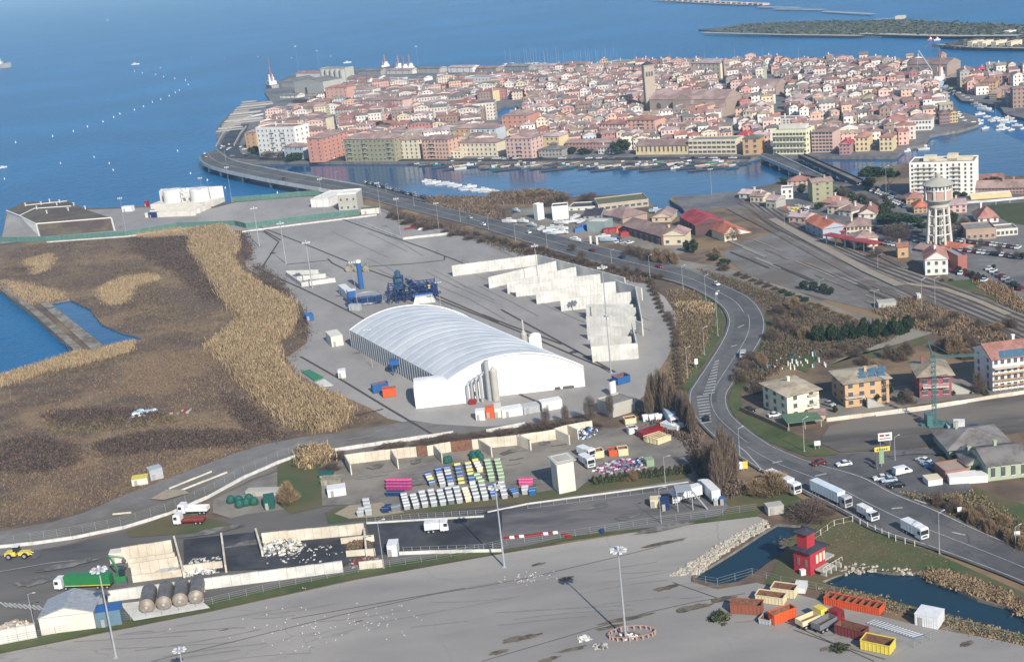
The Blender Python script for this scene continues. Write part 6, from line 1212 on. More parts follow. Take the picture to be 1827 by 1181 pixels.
# green compost bells and skips
for k, (x, y) in enumerate(((1010,340),(1030,335),(1205,325),(1250,318),(1195,300),(1235,295))):
 T = thing("bottle_bank", "dark green bottle bank by the tan bays, %s from the left" % ORD[k], "bottle bank", G(ZD((x, y)))+Vector((0,0,.1)),.3, "green bottle banks"); b = MB(); b.lathe((0,0,0),[(1.0,0),(1.15,.6),(1.0,1.6),(.5,2.1),(.1,2.2)],14); b.build("body", P_GREEN, T); b = MB(); b.box((0,-1.0,1.1),(.6,.3,.3)); b.build("chute", C_DARKG, T)
for k, (x, y) in enumerate(((1355,975),(1405,1000),(1445,990),(1490,985),(1400,975),(1460,965))):
 T = thing("bottle_bank", "dark green bell shaped bank near the tipper lorries, %s of the cluster" % ORD[k], "bottle bank", G(ZC((x, y)))+Vector((0,0,.1)),0, "green banks near the lorries"); b = MB(); b.lathe((0,0,0),[(1.2,0),(1.4,.8),(1.3,1.5),(.7,2.2),(.1,2.4)],14); b.build("body", P_GREEN, T); b = MB(); b.box((0,-1.25,1.1),(.8,.3,.3)); b.build("chute", C_DARKG, T)
box_thing("compactor", "teal green press container with dark hatch near the tipper lorries", "compactor", ZC((1550,1020)), ZC((1612,1010)),4.5, ZC((1550,960))[1], P_GREEN, P_GREEN)
box_thing("canopy_frame", "pale framed low hut behind the dark green banks", "hut", ZC((1440,940)), ZC((1640,935)),3, ZC((1440,912))[1], C_CONC)
for lb, a, c, w, t, co in (("white roofed long container at the bin yard entrance", (180,585),(308,565),4,535, P_WHITE),("khaki cylinder loaded container at the bin yard entrance", (130,500),(270,490),4,465, mat("khaki_tank", (.3,.29,.22))),("teal low container at the bin yard entrance", (110,450),(200,445),4,430, P_GREEN)):
 box_thing("storage_container", lb, "container", ZD(a), ZD(c), w, ZD((a[0], t))[1], co)
# skips and junk right of the tower
for lb, a, c, w, t, co in (("cream open skip with pale rim, first in the row right of the tower", (555,545),(630,530),5,490, P_CREAM),("teal and orange skip, second in the row right of the tower", (670,530),(740,520),5,480, P_ORANGE),("cream skip with orange load, third in the row right of the tower", (745,525),(825,515),5,470, P_CREAM)):
 skip(lb, ZE(a), ZE(c),2.8, ZE((a[0], t))[1], co)
skip("cream skip holding rust brown scrap at the yard corner", ZE((800,270)), ZE((890,255)),2.6, ZE((800,225))[1], P_CREAM); skip("teal skip beside the red awning", ZE((905,350)), ZE((1040,300)),2.6, ZE((905,310))[1], P_TEAL)
skip("white skip left of the teal skip", ZE((832,348)), ZE((900,335)),2.6, ZE((832,300))[1], P_WHITE); box_thing("tarpaulin_container", "red tarpaulin covered skip beside cream skips", "container", ZE((948,385)), ZE((1110,330)),3.5, ZE((948,340))[1], P_RED, doors=0)
for k in range(4): skip("cream open skip, %s of four nested beside the red tarpaulin" % ORD[k], ZE((980+k*28,415+k*6)), ZE((1110+k*20,375+k*6)),2.2, ZE((980,378+k*6))[1], P_CREAM, hm=1.6)
for k in range(5): bin_(G(ZE((965+k*26,235-(k % 2)*6)))+Vector((0,0,.1)),.2, P_WHITE, P_WHITE, "white bulky bag shaped bin by the hedge, %s from left" % ORD[k], "white bins by the hedge", 1.6)
truck("blue and white box lorry parked beneath the poplars", ZE((1170,255)), ZE((1240,340)), P_LBLUE, P_WHITE, 10,2.8); box_thing("white_container", "white container with open end under the poplars", "container", ZE((1220,330)), ZE((1285,300)),7, ZE((1220,285))[1], P_WHITE)
truck("white lorry cab unit between tower and junk rows, upper one", ZE((485,530)), ZE((520,545)), P_WHITE, P_WHITE, 6.5,1.9, name="small_lorry"); truck("white lorry with black wheel marks between tower and junk rows, lower one", ZE((490,600)), ZE((520,622)), P_WHITE, P_WHITE, 6.5,1.9, name="small_lorry")
heap("rows of discarded washing machines and appliances right of the tower", ZE((540,650),(560,610),(680,560),(930,530),(980,610),(900,640),(700,660)),330,[P_GREY, P_WHITE, P_SILV, P_MAG, C_DARKG, P_DBLUE],1.0, "appliance_heap", "appliance heap", 1.1)
heap("heap of dark blue and white appliances in the end bay", ZE((415,370),(430,300),(560,285),(580,330),(480,385)),180,[P_DBLUE, P_WHITE, C_DARKG, P_BLUE, P_GREY],2.2, "appliance_heap", "appliance heap", 1.1)
box_thing("cage_pallet", "green wire cage stack at the end of the junk rows", "cage", ZE((975,610)), ZE((1035,600)),3, ZE((975,560))[1], P_LGREEN, doors=0)
# ---- masts
MG = "tall floodlight masts"
for bs, tp, lb in (((207.6,1173),1014, "tall floodlight mast at the lower left of the apron"),((900,1012),867, "tall floodlight mast beside the red white barriers"),((1116.8,1139.6),979, "tall floodlight mast ringed by rusty railings on the apron"),((510.7,471),398, "tall floodlight mast at the head of the yard near the reeds"),((557.7,514.7),432, "tall mast rising from the small low bays"),((1090.4,666),564, "tall mast at the right front of the concrete bays"),((961,512),438, "tall mast standing inside the far concrete bays"),((1083.5,585),476, "tall mast standing in the middle of the concrete bays"),((664.5,655),590, "mast along the left flank of the fabric hall"),((578,378),321, "mast in front of the low white hall"),((680,386),328, "mast left of the dark road embankment"),((714.5,418),356, "second mast along the yard edge under the road"),((784,416),364, "third mast along the yard edge under the road"),((639.5,555),470, "mast between control containers and blue chimney"),((787,551),505, "mast right of the mixing plant"),((463,440),371, "mast on the left rim of the concrete yard"),((226,421),355, "mast in front of the earth covered reservoir"),((414,361.5),300, "mast on the lagoon quay right of the tanks"),((366,374),319, "mast at the right corner of the white tank base"),((335,1240),1158, "mast whose head just shows at the bottom edge")):
 kd = 'ring' if bs[1] > 430 and bs[0] not in (664.5,639.5,787) else 'tee'; mast(bs, tp, kd, lb, MG)
P0 = G((1120,1135)); T = thing("railing_ring", "rusty pink railing ring around the mast foot", "railing", P0); b = MB()
for k in range(22):
 a, c = k*2*math.pi/22,(k+1)*2*math.pi/22; p, q = (5.2*math.cos(a)+1,2.6*math.sin(a)),(5.2*math.cos(c)+1,2.6*math.sin(c)); b.box((p[0], p[1],0),(.35,.2,1.2)); b.tube((p[0], p[1],1.1),(q[0], q[1],1.1),.08, n=4)
b.build("railing", mat("rust_pink", (.42,.26,.22),.8), T); heap("scrap metal scattered around the mast foot", [(1100,1132),(1128,1128),(1140,1134),(1120,1143),(1102,1141)],60,[M_RUSTY, C_DARKG, C_WHITE],.8, "scrap_heap", "scrap heap"); heap("pale rubble left of the ringed mast", [(1030,1138),(1052,1134),(1056,1142),(1034,1146)],30,[C_CONC, C_WHITE],.5, "rubble_heap", "rubble heap")
heap("grey rubble below the ringed mast", [(1058,1152),(1082,1148),(1086,1158),(1062,1160)],40,[C_GREY, C_DARKG, C_CONC],.6, "rubble_heap", "rubble heap")
mast((685,1014),930, 'arm', "thin lamp post at the waste pit corner", "yard lamp posts"); mast(ZF((158,605)), ZF((120,470))[1], 'arm', "thin lamp post beside the pale workshop", "yard lamp posts"); mast((1180,936), ZE((1080,780))[1], 'arm', "lamp post beside the cream container in the truck yard", "yard lamp posts"); mast(ZE((1123,735)), ZE((1100,525))[1], 'arm', "lamp post in the hedge right of the tower", "yard lamp posts")
# gulls on the apron
b = MB(); b.lathe((0,0,0),[(.02,0),(.12,.15),(.13,.3),(.04,.5)],6); gm = b.mesh("gull", C_WHITE); b = MB(); b.poly([(-.1,0,.2),(.1,0,.2),(.75,.1,.3),(.3,.15,.25)]); b.poly([(-.1,0,.2),(.1,0,.2),(-.55,.1,.3),(-.3,.15,.25)])
GUL = b.mesh("wing", C_OFFW); rr = random.Random(3)
gp = [(rr.gauss(575,75), rr.gauss(1125,18)) for _ in range(52)]+[(rr.gauss(690,45), rr.gauss(1105,12)) for _ in range(22)]+[(rr.gauss(940,22), rr.gauss(1033,6)) for _ in range(40)]+[(rr.uniform(470,560), rr.uniform(1050,1180)) for _ in range(8)]
for k, p in enumerate(gp):
 ok = p[1] > 1034+(905-p[0])*.17; T = thing("gull", "white gull resting on the grey apron, one of the flock %s" % ("beside the barrier mast" if k >= 74 and k < 114 else "left of the apron joint" if k < 52 else "scattered on the bare apron"), "gull", G(p)+Vector((0,0,.2)), rr.uniform(0,6), "gulls on the apron %d" % (0 if k < 52 else 1 if k < 74 or k >= 114 else 2),.68); o = ob("body", gm, T); o.rotation_euler = (1.3,0,0); ob("wing", GUL, T)
# ================================================ RIGHT HALF
# ---- lorries and cars on the main road
rz_ = .2
truck("white articulated lorry half hidden behind the dry reeds at the roadside", (1398,874),(1430,889), P_WHITE, P_WHITE, 12.5,2.7, True, name="articulated_lorry", z=.45)
truck("long pale blue grey articulated lorry parked at the roadside", (1483,895),(1518,912), paint(.80,.86,.90), P_SILV, 14.5,2.8, True, name="articulated_lorry", z=.45, stripe=None)
truck("small white box van parked behind the long lorry", (1548,927),(1563,935), P_WHITE, P_WHITE, 6.4,1.9, name="box_van", cat="van", cabh=1.9, W=2.0, z=.45)
truck("white box lorry nearest the right edge of the roadside row", (1632,958),(1655,970), P_WHITE, P_WHITE, 7.6,2.3, name="box_lorry", z=.45)
RD = [((1461,832),(1435,838), "dark red", "dark red car crossing the junction"),((1506,834),(1480,838), "white", "white car crossing the junction"),((1278,511),(1300,520), "white", "white car entering the road bend"),((1261,752),(1259,735), "black", "dark car beside the hatched median"),((1176,480),(1200,486), "red", "red car on the straight road above the bend"),((1110,463),(1085,457), "dark blue", "dark car passing the boat yard"),((1056,451),(1035,445), "dark red", "dark red car on the road by the boat yard"),((1020,443),(1000,438), "black", "black car on the road by the boat yard"),((943,418),(920,410), "white", "white car left of the boat yard"),((862,404),(840,398), "white", "small white car in the middle of the long straight"),((838,390),(815,384), "silver", "silver car on the far side of the long straight"),
   ((507,320),(530,325), "dark red", "dark car halfway over the curved bridge"),((365,275),(372,282), "white", "white car at the head of the bridge bend"),((368,281),(374,287), "silver", "silver car at the head of the bridge bend")]
for p, d, c, l in RD:
 zz = 4.9 if p[0] < 600 else 1.0 if p[1] < 395 else .0; o = car(p, d, c, l, "cars on the main road", z=zz if zz else None)
 if not zz: o.location.z = .62
o = car((1326,640),(1323,652), "silver", "silver van driving through the bend", kind='van'); o.location.z = .62
for k, (x, y, c) in enumerate(((1305,950, "white"),(1328,968, "light blue"),(1345,982, "blue"))): o = car(ZA((x, y)), ZA((x-40, y-12)), c, "%s car in the upper parking row of the green hotel" % c, "cars at the green hotel"); o.location.z = .35
for k, (x, y, c) in enumerate(((1085,1042, "white"),(1125,1052, "light blue"),(1165,1080, "black"))): o = car(ZA((x, y)), ZA((x-45, y+5)), c, "%s car in the lower parking row of the green hotel" % c, "cars at the green hotel"); o.location.z = .35
o = car(ZA((1195,1010)), ZA((1240,1000)), "white", "big white van at the green hotel car park", kind='van'); o.location.z = .35
car(ZA((533,712)), ZA((560,708)), "white", "white car in the yard of the cream villa"); car(ZA((400,685)), ZA((420,690)), "black", "black car under the hedge of the cream villa")
car(ZA((815,655)), ZA((845,665)), "silver", "silver car between cream and orange villas")
# row of cars along the causeway
rr = random.Random(4); cl = ["white", "silver", "black", "grey", "dark blue", "dark red"]
for k in range(22):
 t = k/21; p = (652+t*106,327.5+t*28+rr.uniform(-.6,.6)); c = cl[rr.choice([0,0,1,2,2,3,4])]; o = car((p[0], p[1]+3),(p[0]+20, p[1]+8), c, "%s car parked in the causeway row, %s from the bridge" % (c, ["first", "2nd", "3rd"][k] if k < 3 else "%dth" % (k+1)), "cars parked along the causeway"); o.location.z = 1.4
struct(line_strip("parking_strip", [(645,331),(700,346),(764,361)],7,18, M_ASPH))
for k in range(26):
 x = 600+k*5.2 if k < 12 else rr.uniform(392,470); y = rr.uniform(214,275) if k < 12 else rr.uniform(258,281); c = cl[rr.choice([0,0,0,1,2,3])]
 if k < 12: x = 595+(k % 4)*3; y = 284-k*4.2
 car((x, y),(x+10, y+rr.uniform(-8,8)), c, "%s car parked %s, number %d" % (c, "in the town side street beside the coral block" if k < 12 else "at the town end of the curved bridge", k+1 if k < 12 else k-11), "cars parked in town")
for k in range(26): x = rr.uniform(780,1330); c = cl[rr.choice([0,0,1,2,3])]; car((x, 284+(1330-x)*.0015),(x+10,284), c, "%s car parked on the town waterfront, number %d" % (c, k+1), "cars parked on the waterfront")
CARP = [((1536,329),(1600,350),14, "row under the pines near the station bridge"),((1545,338),(1610,362),14, "second row near the station bridge"),((1575,352),(1618,372),9, "row beside the apartment block garden"),((1556,408),(1590,420),6, "row behind the station building"),((1562,432),(1600,440),5, "row by the bare station tree"),((1700,430),(1820,445),16, "row in the hedge edged car park"),((1712,448),(1826,462),14, "second row in the hedge edged car park"),((1722,488),(1760,505),5, "row by the round shrubs"),((1762,480),(1825,520),9, "row at the far right field edge"),((1685,480),(1720,492),4, "row beside the white gabled house"),((1430,375),(1450,390),4, "row behind the station workshops"),((1500,372),(1530,388),5, "row under the station street trees")]
for a, c_, n, lb in CARP:
 for k in range(n): t = (k+.5)/n; c = cl[rr.choice([0,0,1,2,3,4,5])]; p = (a[0]+(c_[0]-a[0])*t, a[1]+(c_[1]-a[1])*t); car(p, (p[0]+12, p[1]-7), c, "%s car, %s in the %s" % (c, (ORD[k] if k < 14 else "%dth" % (k+1)), lb), "cars parked "+lb[:24])
# ---- lorries, boats of the boat yard
B8 = lambda n, l, a, c, d, t, w, r, *k, **q: bldg(n, l, "building", Z8(a), Z8(c), d, Z8((a[0], t))[1], w, r, *k, **q)
B8("boat_shed", "long brown roofed workshop with cream gable end beside the boat yard", (1265,465),(1428,462),12,395, cm(.85,.78,.62), R_BROWN, 'gy', 2.6, fl=1, nw=2, chim=1, yoff=0, ww=1.6)
A, B_ = G(Z8((1265,465))), G(Z8((985,390))); 
T = bldg("boat_shed", "long low brick workshop side wing with brown roof facing the boat yard", "building", Z8((990,385)), Z8((1262,468)),14, Z8((990,322))[1], cm(.48,.30,.26), R_BROWN, 'gx', 3.0, fl=1, nw=7, ww=2.6, wh=2.6, chim=0, base=.4)
T = bldg("boat_shed", "brown roofed workshop wing behind the boat yard cranes", "building", Z8((850,290)), Z8((990,320)),16, Z8((850,245))[1], C_BRICK, R_BROWN, 'hip', 4, fl=1, nw=3, chim=0)
B8("boat_shed", "tan gabled shed between the two long brown roofs", (1195,305),(1330,300),16,268, cm(.80,.70,.55), R_BROWN, 'gy', 2.4, fl=1, nw=2, chim=0)
T = B8("covered_basin", "square concrete shed with mossy green flat roof at the water", (820,230),(1172,190),20,185, cm(.70,.64,.54), mat("moss_roof", (.10,.12,.055),.95,(.14,.13,.08),.1), 'flat', fl=1, nw=8, chim=0, ww=2.4)
B8("boat_shed", "white cube building with dark blue roof in the boat yard", (498,290),(610,280),9,200, C_WHITE, R_DARK, 'flat', fl=3, nw=0, chim=0); B8("boat_shed", "white slim tower block left in the boat yard", (395,290),(440,280),4,185, C_WHITE, C_WHITE, 'flat', fl=1, nw=0, chim=0)
B8("boat_shed", "dark flat roofed long shed at the top of the boat yard", (605,225),(810,215),14,205, C_OFFW, R_DARK, 'flat', fl=1, nw=4, chim=0); B8("boat_shed", "grey green shed with pale flat roof in the boat yard", (740,370),(870,372),9,305, cm(.50,.60,.60), C_OFFW, 'flat', fl=1, nw=0, chim=0)
B8("boat_shed", "dark metal roofed shed behind the pale flat roof", (715,290),(830,285),16,255, C_GREY, R_DARK, 'gx', 2, fl=1, nw=2, chim=0)
B8("house", "crimson roofed dark walled house by the inlet", (1392,330),(1500,395),15,258, cm(.40,.25,.24), R_CRIM, 'gx', 3, fl=2, nw=4, chim=0); B8("house", "orange roofed long house right of the crimson roof", (1545,330),(1700,405),14,325, C_OFFW, R_ORANGE, 'gx', 3.2, fl=1, nw=4, chim=1); B8("house", "orange hipped roof house with cream end at the gravel yard", (1705,440),(1790,425),14,385, C_CREAM, R_ORANGE, 'gy', 3.2, fl=1, nw=2, chim=0)
box_thing("white_container", "white lorry body parked by the crimson roofed house", "container", Z8((1485,330)), Z8((1525,325)),4, Z8((1485,290))[1], P_WHITE); skip("lime green skip at the inlet shore", Z8((1325,272)), Z8((1368,268)),3, Z8((1325,240))[1], P_LGREEN)
rr = random.Random(8); BP_ = {}
def boat(p, rz, col, L, kind, label, group, z=None):
 k = (col.name, kind)
 if k not in BP_: BP_[k] = boat_proto(col, 6 if kind != 'sail' else 10, kind)
 P = G(p, WZ-.3 if z is None else z); o = BP_[k].at(P+Vector((0,0,.1)), rz, label, group, L/(6 if kind != 'sail' else 10)); o['category'] = "sailing boat" if kind == 'sail' else "boat"; o.name = "sailing_boat" if kind == 'sail' else "moored_boat"; return o
for k, (x, y) in enumerate(((195,300),(290,300),(355,325),(420,350),(470,365),(500,345),(560,350),(575,375),(245,225),(530,380),(860,405),(890,430),(660,430),(1270,240),(1225,225),(640,300),(660,270),(480,385),(700,300),(560,310))):
 boat(Z8((x, y)), rr.uniform(-1,1),[P_WHITE, P_WHITE, P_LBLUE][k % 3], rr.uniform(6,9), 'motor', "%s boat on trestles in the boat yard, number %d from upper left" % (["white", "white", "pale blue"][k % 3], k+1), "boats stored ashore", .9)
for k, (x, y, c) in enumerate(((680,370, P_BLUE),(715,355, P_BLUE),(855,350, P_BLUE),(880,378, P_RED),(915,375, P_RED),(970,370, P_ORANGE),(1000,400, P_RED))):
 T = thing("tarpaulin_bale", "%s covered bale beside the pale flat roofed shed, %s from left" % ({P_BLUE: "blue", P_RED: "red", P_ORANGE: "orange"}[c], ORD[k]), "covered load", G(Z8((x, y)))+Vector((0,0,.15))); b = MB(); b.box((0,0,0),(5.5,4,2.2),.2,0,.8); b.box((0,0,2.2),(3,2,.5),.4,0,.6); b.build("cover", c, T)
for k, (x, y, c) in enumerate(((955,450, "white"),(985,455, "silver"),(1040,455, "white"),(950,430, "dark blue"))): car(Z8((x, y)), Z8((x+30, y-8)), c, "%s car standing in front of the boat yard, %s from left" % (c, ORD[k]), "cars at the boat yard")
for k, x in enumerate((765,810)):
 T = thing("gate_pillar", "white gate pillar at the boat yard entrance, %s one" % ["left", "right"][k], "pillar", G(Z8((x, 458)))); b = MB(); b.box((0,0,0),(1,1,4)); b.box((0,0,4),(1.4,1.4,.3)); b.build("shaft", C_OFFW, T)
for k in range(13): boat((760+k*10+rr.uniform(-5,5),323+k*1.7+rr.uniform(-2.5,2.5)), rr.uniform(-.4,.4), P_WHITE, rr.uniform(6,9), 'motor', "white motor boat in the cluster off the causeway, %s row, number %d" % ("upper", k+1), "white boats moored off the causeway")
for k in range(12): boat((772+k*10+rr.uniform(-4,4),329+k*1.5+rr.uniform(-2,2)), rr.uniform(-.4,.4),[P_WHITE, P_LBLUE][k % 2], rr.uniform(5,8), 'open', "%s open boat in the cluster off the causeway, number %d" % (["white", "pale blue"][k % 2], k+1), "open boats moored off the causeway")
cols = [P_WHITE, C_DARKG, P_GREY, P_DBLUE, P_TEAL, C_OFFW]; cn = ["white", "dark", "grey", "navy", "teal", "cream"]
for k in range(165):
 x = rr.uniform(745,1318); r = rr.random(); y = 289.5+r*(12 if x > 800 else 6)+(1.5 if x < 900 else 0); c = rr.choice([0,1,1,2,2,3,4,5]); boat((x, y), rr.uniform(-.15,.15), cols[c], rr.uniform(5,9), 'open' if k % 3 else 'motor', "%s small boat moored under the town quay, %d metres along from the left" % (cn[c], int((x-745)*.42)), "small boats along the town quay")
for k in range(26):
 x = 752+k*22; T = thing("jetty", "long dark timber jetty floating off the town quay", "jetty", G((x, 291+(k % 4)*3.4+(2 if x > 850 else 0)), WZ)); b = MB(); b.box((0,0,0),(22,2.6,.6)); [b.tube((q, .8,-1),(q, .8,1.6),.15, n=5) for q in range(-12,13,4)]; b.build("deck", M_SLEEP, T)
for k in range(26):
 x, y = rr.uniform(1745,1830), rr.uniform(205,242); s = k % 5 == 0
 boat((x, y), rr.uniform(-.5,.5),[P_WHITE, C_OFFW][k % 2], rr.uniform(5,8), 'sail' if s else 'motor', "%s %s in the right hand marina, number %d" % (["white", "cream"][k % 2], "yacht" if s else "motor boat", k+1), "boats in the marina")
for k in range(16): x = rr.uniform(1690,1740); boat((x, 196+(x-1690)*.55+rr.uniform(-3,9)), rr.uniform(0,1),[P_WHITE, C_DARKG][k % 2], rr.uniform(7,11), 'motor', "%s fishing boat at the eastern tip of the old town, number %d" % (["white", "dark"][k % 2], k+1), "boats at the eastern tip")
for k in range(14): x = 1655+k*7.5; boat((x+12,146+k*4.2),-.8,[P_WHITE, C_GREY, P_LBLUE][k % 3], rr.uniform(7,11), 'motor', "%s trawler along the east bank of the channel, number %d" % (["white", "grey", "pale blue"][k % 3], k+1), "trawlers in the channel")
for k in range(11): boat((1630+rr.uniform(-18,20),262+rr.uniform(-6,10)), rr.uniform(-.5,.5), P_WHITE, 7, 'open', "white open boat at the small harbour right of the yellow pair, number %d" % (k+1), "boats in the small harbour")
for k in range(40): x = 905+k*5+rr.uniform(-3,3); boat((x, 120+rr.uniform(-3,1)), rr.uniform(0,3), P_WHITE, rr.uniform(11,17), 'sail', "white yacht in the far marina, %d%s mast from the left" % (k+1, "st" if k % 10 == 0 and k != 10 else "th"), "yachts in the far marina")
for k in range(6): boat((1130+k*60+rr.uniform(-10,10),112.5),1, P_WHITE, 12, 'sail', "yacht beyond the far roofs, %s from the left" % ORD[k], "yachts beyond the roofs")
boat((242,116),0, P_WHITE, 15, 'sail', "white sailing yacht with bare mast alone in the left lagoon", None); boat((192,37),.6, P_WHITE, 14, 'sail', "tiny white yacht near the top left of the lagoon", None); boat((620,113),.1, P_WHITE, 12, 'motor', "white motor boat alone beyond the silo", None)
boat((5,300),.5, P_WHITE, 8, 'motor', "white launch near the left edge of the lagoon", None)
BU = [(66,122),(149,107),(286,122),(240,128),(254,131),(278,134),(292,138),(312,141),(331,144),(336,152),(320,162),(313,166),(302,172),(287,178),(272,183),(256,191),(240,197),(214,204),(203,210),(184,218),(156,227),(131,235),(94,244),(28,255),(317,270),(168,281),(195,292),(108,292),(8,320),(202,304),(340,310),(370,322),(402,336),(495,345),(342,103),(401,105),(460,102),(300,104),(520,104),(590,101)]
for k, p in enumerate(BU):
 T = thing("channel_marker", "small white channel marker in the lagoon, %s" % (("number %d along the curved line" % k) if 3 <= k < 24 else ("outlying one number %d" % k)), "marker", G(p, WZ),0, "white channel markers in the lagoon"); b = MB(); s = .55+(k < 24)*.15; b.lathe((0,0,-1),[(.9*s, 0),(.9*s, 1.4),(.25,3.2*s),(.25,4.2*s)],8); b.build("float", C_WHITE, T)
# ships
def ship(label, p, L, col, rz=0, sc=1, tug=True):
 sc *= 1.5
 T = thing("tug_boat" if tug else "cargo_ship", label, "ship", G(p, WZ), rz, None, sc); b = MB(); w = L*.28; H = L*.12; vs = []; st = [(-L/2, w*.4),(-L*.3, w*.5),(L*.25, w*.5),(L*.42, w*.28),(L/2,.1)]
 for i, (x, y) in enumerate(st): u = H*(1+.35*max(0, x/L*2)); vs += [(x, -y, u),(x, -y*.8,-1),(x, y*.8,-1),(x, y, u)]
 fs = [];
 for i in range(4): a = i*4; fs += [(a, a+1, a+5, a+4),(a+1, a+2, a+6, a+5),(a+2, a+3, a+7, a+6),(a+3, a, a+4, a+7)]
 b.add(vs, fs+[(0,3,2,1)]); b.build("hull", col, T)
 b = MB(); b.box((0,0, H),(L*.45, w*.75, L*.1)); b.box((L*.05,0, H+L*.1),(L*.25, w*.55, L*.1)); b.box((L*.06,0, H+L*.2),(L*.16, w*.45, L*.08)); b.build("superstructure", C_WHITE, T)
 b = MB(); b.tube((0,0, H+L*.28),(0,0, H+L*.75),.5,.2,6); b.tube((-L*.12,0, H+L*.1),(-L*.12,0, H+L*.35), L*.03, n=8); [b.box((0,0, H+L*k_),(L*.10,.4,.4)) for k_ in (.4,.5,.6)]; b.build("mast", R_RED, T); return T
ship("dark hulled tug with orange mast moored off the far quay", (688,124),17, C_DARKG, .3); ship("tug with orange mast, left of three tugs in a cluster", (712,127),17, P_DBLUE, .5); ship("tug with orange mast, middle of three tugs in a cluster", (722,129),17, P_DBLUE, .5); ship("tug with orange mast, right of three tugs in a cluster", (732,127),17, P_DBLUE, .5)
ship("grey white supply ship with bridge house at the west quay", (486,158),30, C_GREY, 1.9,1, False); ship("grey ship cut by the left edge of the picture", (-6,123),44, C_GREY, 0,1, False)
for k, (x, y) in enumerate(((1660,72),(1672,72))): ship("small %s work vessel below the far breakwater" % ["orange", "white"][k],(x, y),5,[P_ORANGE, P_WHITE][k])
ship("white blue fishing vessel with tall crane in the channel", (1677,152),24, P_LBLUE, 1.2)
T = thing("crane", "pale blue lattice crane leaning over the channel", "crane", G((1678,148))); b = MB(); b.tube((0,0,0),(-16,6,28),.5,.3,5); b.tube((0,0,0),(0,0,6),1, n=6); b.tube((-16,6,28),(-18,6,8),.15, n=4); b.build("jib", P_LBLUE, T)
T = thing("crane", "tiny orange crane on the far breakwater", "crane", G((1660,64))); b = MB(); b.tube((0,0,0),(5,0,9),.4, n=4); b.box((0,0,0),(4,3,2)); b.build("jib", P_RUSTO, T)
for k, x in enumerate((1726,1737,1744,1750,1768,1782,1795)):
 bldg("far_house", "pale ruined fort building on the small island, %s from left" % ORD[k], "building", (x, 86-k*.1),(x+9,86-k*.1),18,79 if k % 2 else 76, C_CREAM, R_TAN, 'flat', nw=0, chim=0)
for k in range(20): x = 1172+k*9.6; bldg("far_house", "tiny pale house on the far lagoon shore, %s %s from left" % (("number", k+1) if k else ("the", "first")), "house", (x, 1.4+k*.46),(x+6,1.5+k*.46),14,-.9+k*.46,[C_GREY, C_PINK, C_BRICK][k % 3], R_PINK, 'flat', nw=0, chim=0)
bldg("far_house", "pale house on the far right islet tip", "building", (1597,35),(1612,34),14,31, C_CREAM, R_PINK, 'flat', nw=0, chim=0); bldg("far_house", "white house on the far wooded island", "building", (1790,62),(1800,62),12,57, C_WHITE, R_PINK, 'flat', nw=0, chim=0)
# piles on the west quay
for k in range(13):
 t = k/12; a = (388+t*44,236-t*52); T = thing("material_stack", "long %s stack on the west quay, %s from the bridge end" % (["grey", "white topped", "brown"][k % 3], ORD[k]), "stack", G(a)); T.rotation_euler = (0,0,-.05); b = MB(); L = 26+rr.uniform(-10,14)
 for j in range(3): b.box((L/2+rr.uniform(-2,2), j*2.4,0),(L, 1.5, rr.uniform(.6,1.5)))
 b.build("stack", [C_GREY, C_CONC, C_BRICK][k % 3], T)
sheet("quay_road", [(390,266),(402,242),(420,225),(445,222),(436,240),(425,262),(430,275),(480,283),(900,284),(1340,280),(1340,284),(900,288),(480,287),(410,282)],4, M_ASPHD)
wall("quay_wall", "pale curving sea wall beside the west quay road", "wall", [(386,262),(398,240),(418,220),(445,210),(470,205)],0, M_CONCW, hm=1.6); wall("quay_wall", "second pale wall on the inner side of the west quay road", "wall", [(418,262),(430,240),(440,228)],0, M_CONCW, hm=2.4)
# ---- railway station, village houses
B9 = lambda n, l, a, c, d, t, w, r, *k, **q: bldg(n, l, q.pop('cat', "house"), Z9(a), Z9(c), d, Z9((a[0], t))[1], w, r, *k, **q)
T = B9("apartment_block", "large cream white eight storey apartment block with rooftop boxes", (1010,360),(1465,352),17,130, cm(.96,.94,.88), M_FLAT, 'flat', fl=8, nw=11, sL=4, cat="apartment block", chim=0, ww=.9, wh=1.2)
W, D, h = T_INFO[T.name]
for x, w_, hh_ in ((.29,6,2.6),(.64,5,3.2),(.5,14,1.2),(.82,8,1.6)): b = MB(); b.box((W*x, D*.5, h+.1),(w_, 6, hh_)); b.build("roof_box", C_CREAM, T)
for f in range(1,8):
 for x in (.17,.33,.72): rail_bal(T, W*x, 0, f*h/8,4.5)
B9("pavilion", "long rose pavilion with brown roof behind the football pitch", (1465,345),(1850,338),12,300, C_ROSE, R_BROWN, 'gx', 3, fl=2, nw=16, chim=2); B9("pavilion", "short rose building with red roof at the lagoon edge", (1470,262),(1668,250),9,240, C_ROSE, R_RED, 'gx', 2, fl=1, nw=6, chim=0)
T = thing("grandstand", "yellow seated low grandstand beside the pitch", "grandstand", G(Z9((1440,382))), heading(Z9((1440,382)), Z9((1680,365)))); b = MB(); [b.box((10, k*1.2,0),(20,1.1,.4+k*.5)) for k in range(4)]; b.build("seat_tier", C_YEL, T); b = MB(); b.box((10,5.5,0),(20,.3,2.4)); b.build("back_wall", C_OFFW, T)
T = thing("goal_post", "white football goal on the green pitch", "goal", G(Z9((1614,418)))); b = MB(); b.tube((0,0,0),(0,0,2.4),.12, n=5); b.tube((7.3,.8,0),(7.3,.8,2.4),.12, n=5); b.tube((0,0,2.4),(7.3,.8,2.4),.12, n=5); b.build("frame", C_WHITE, T)
wall("boundary_wall", "white wall around the football pitch", "wall", [Z9((1380,410)), Z9((1600,395)), Z9((1811,375))],0, M_CONCW, hm=1.2)
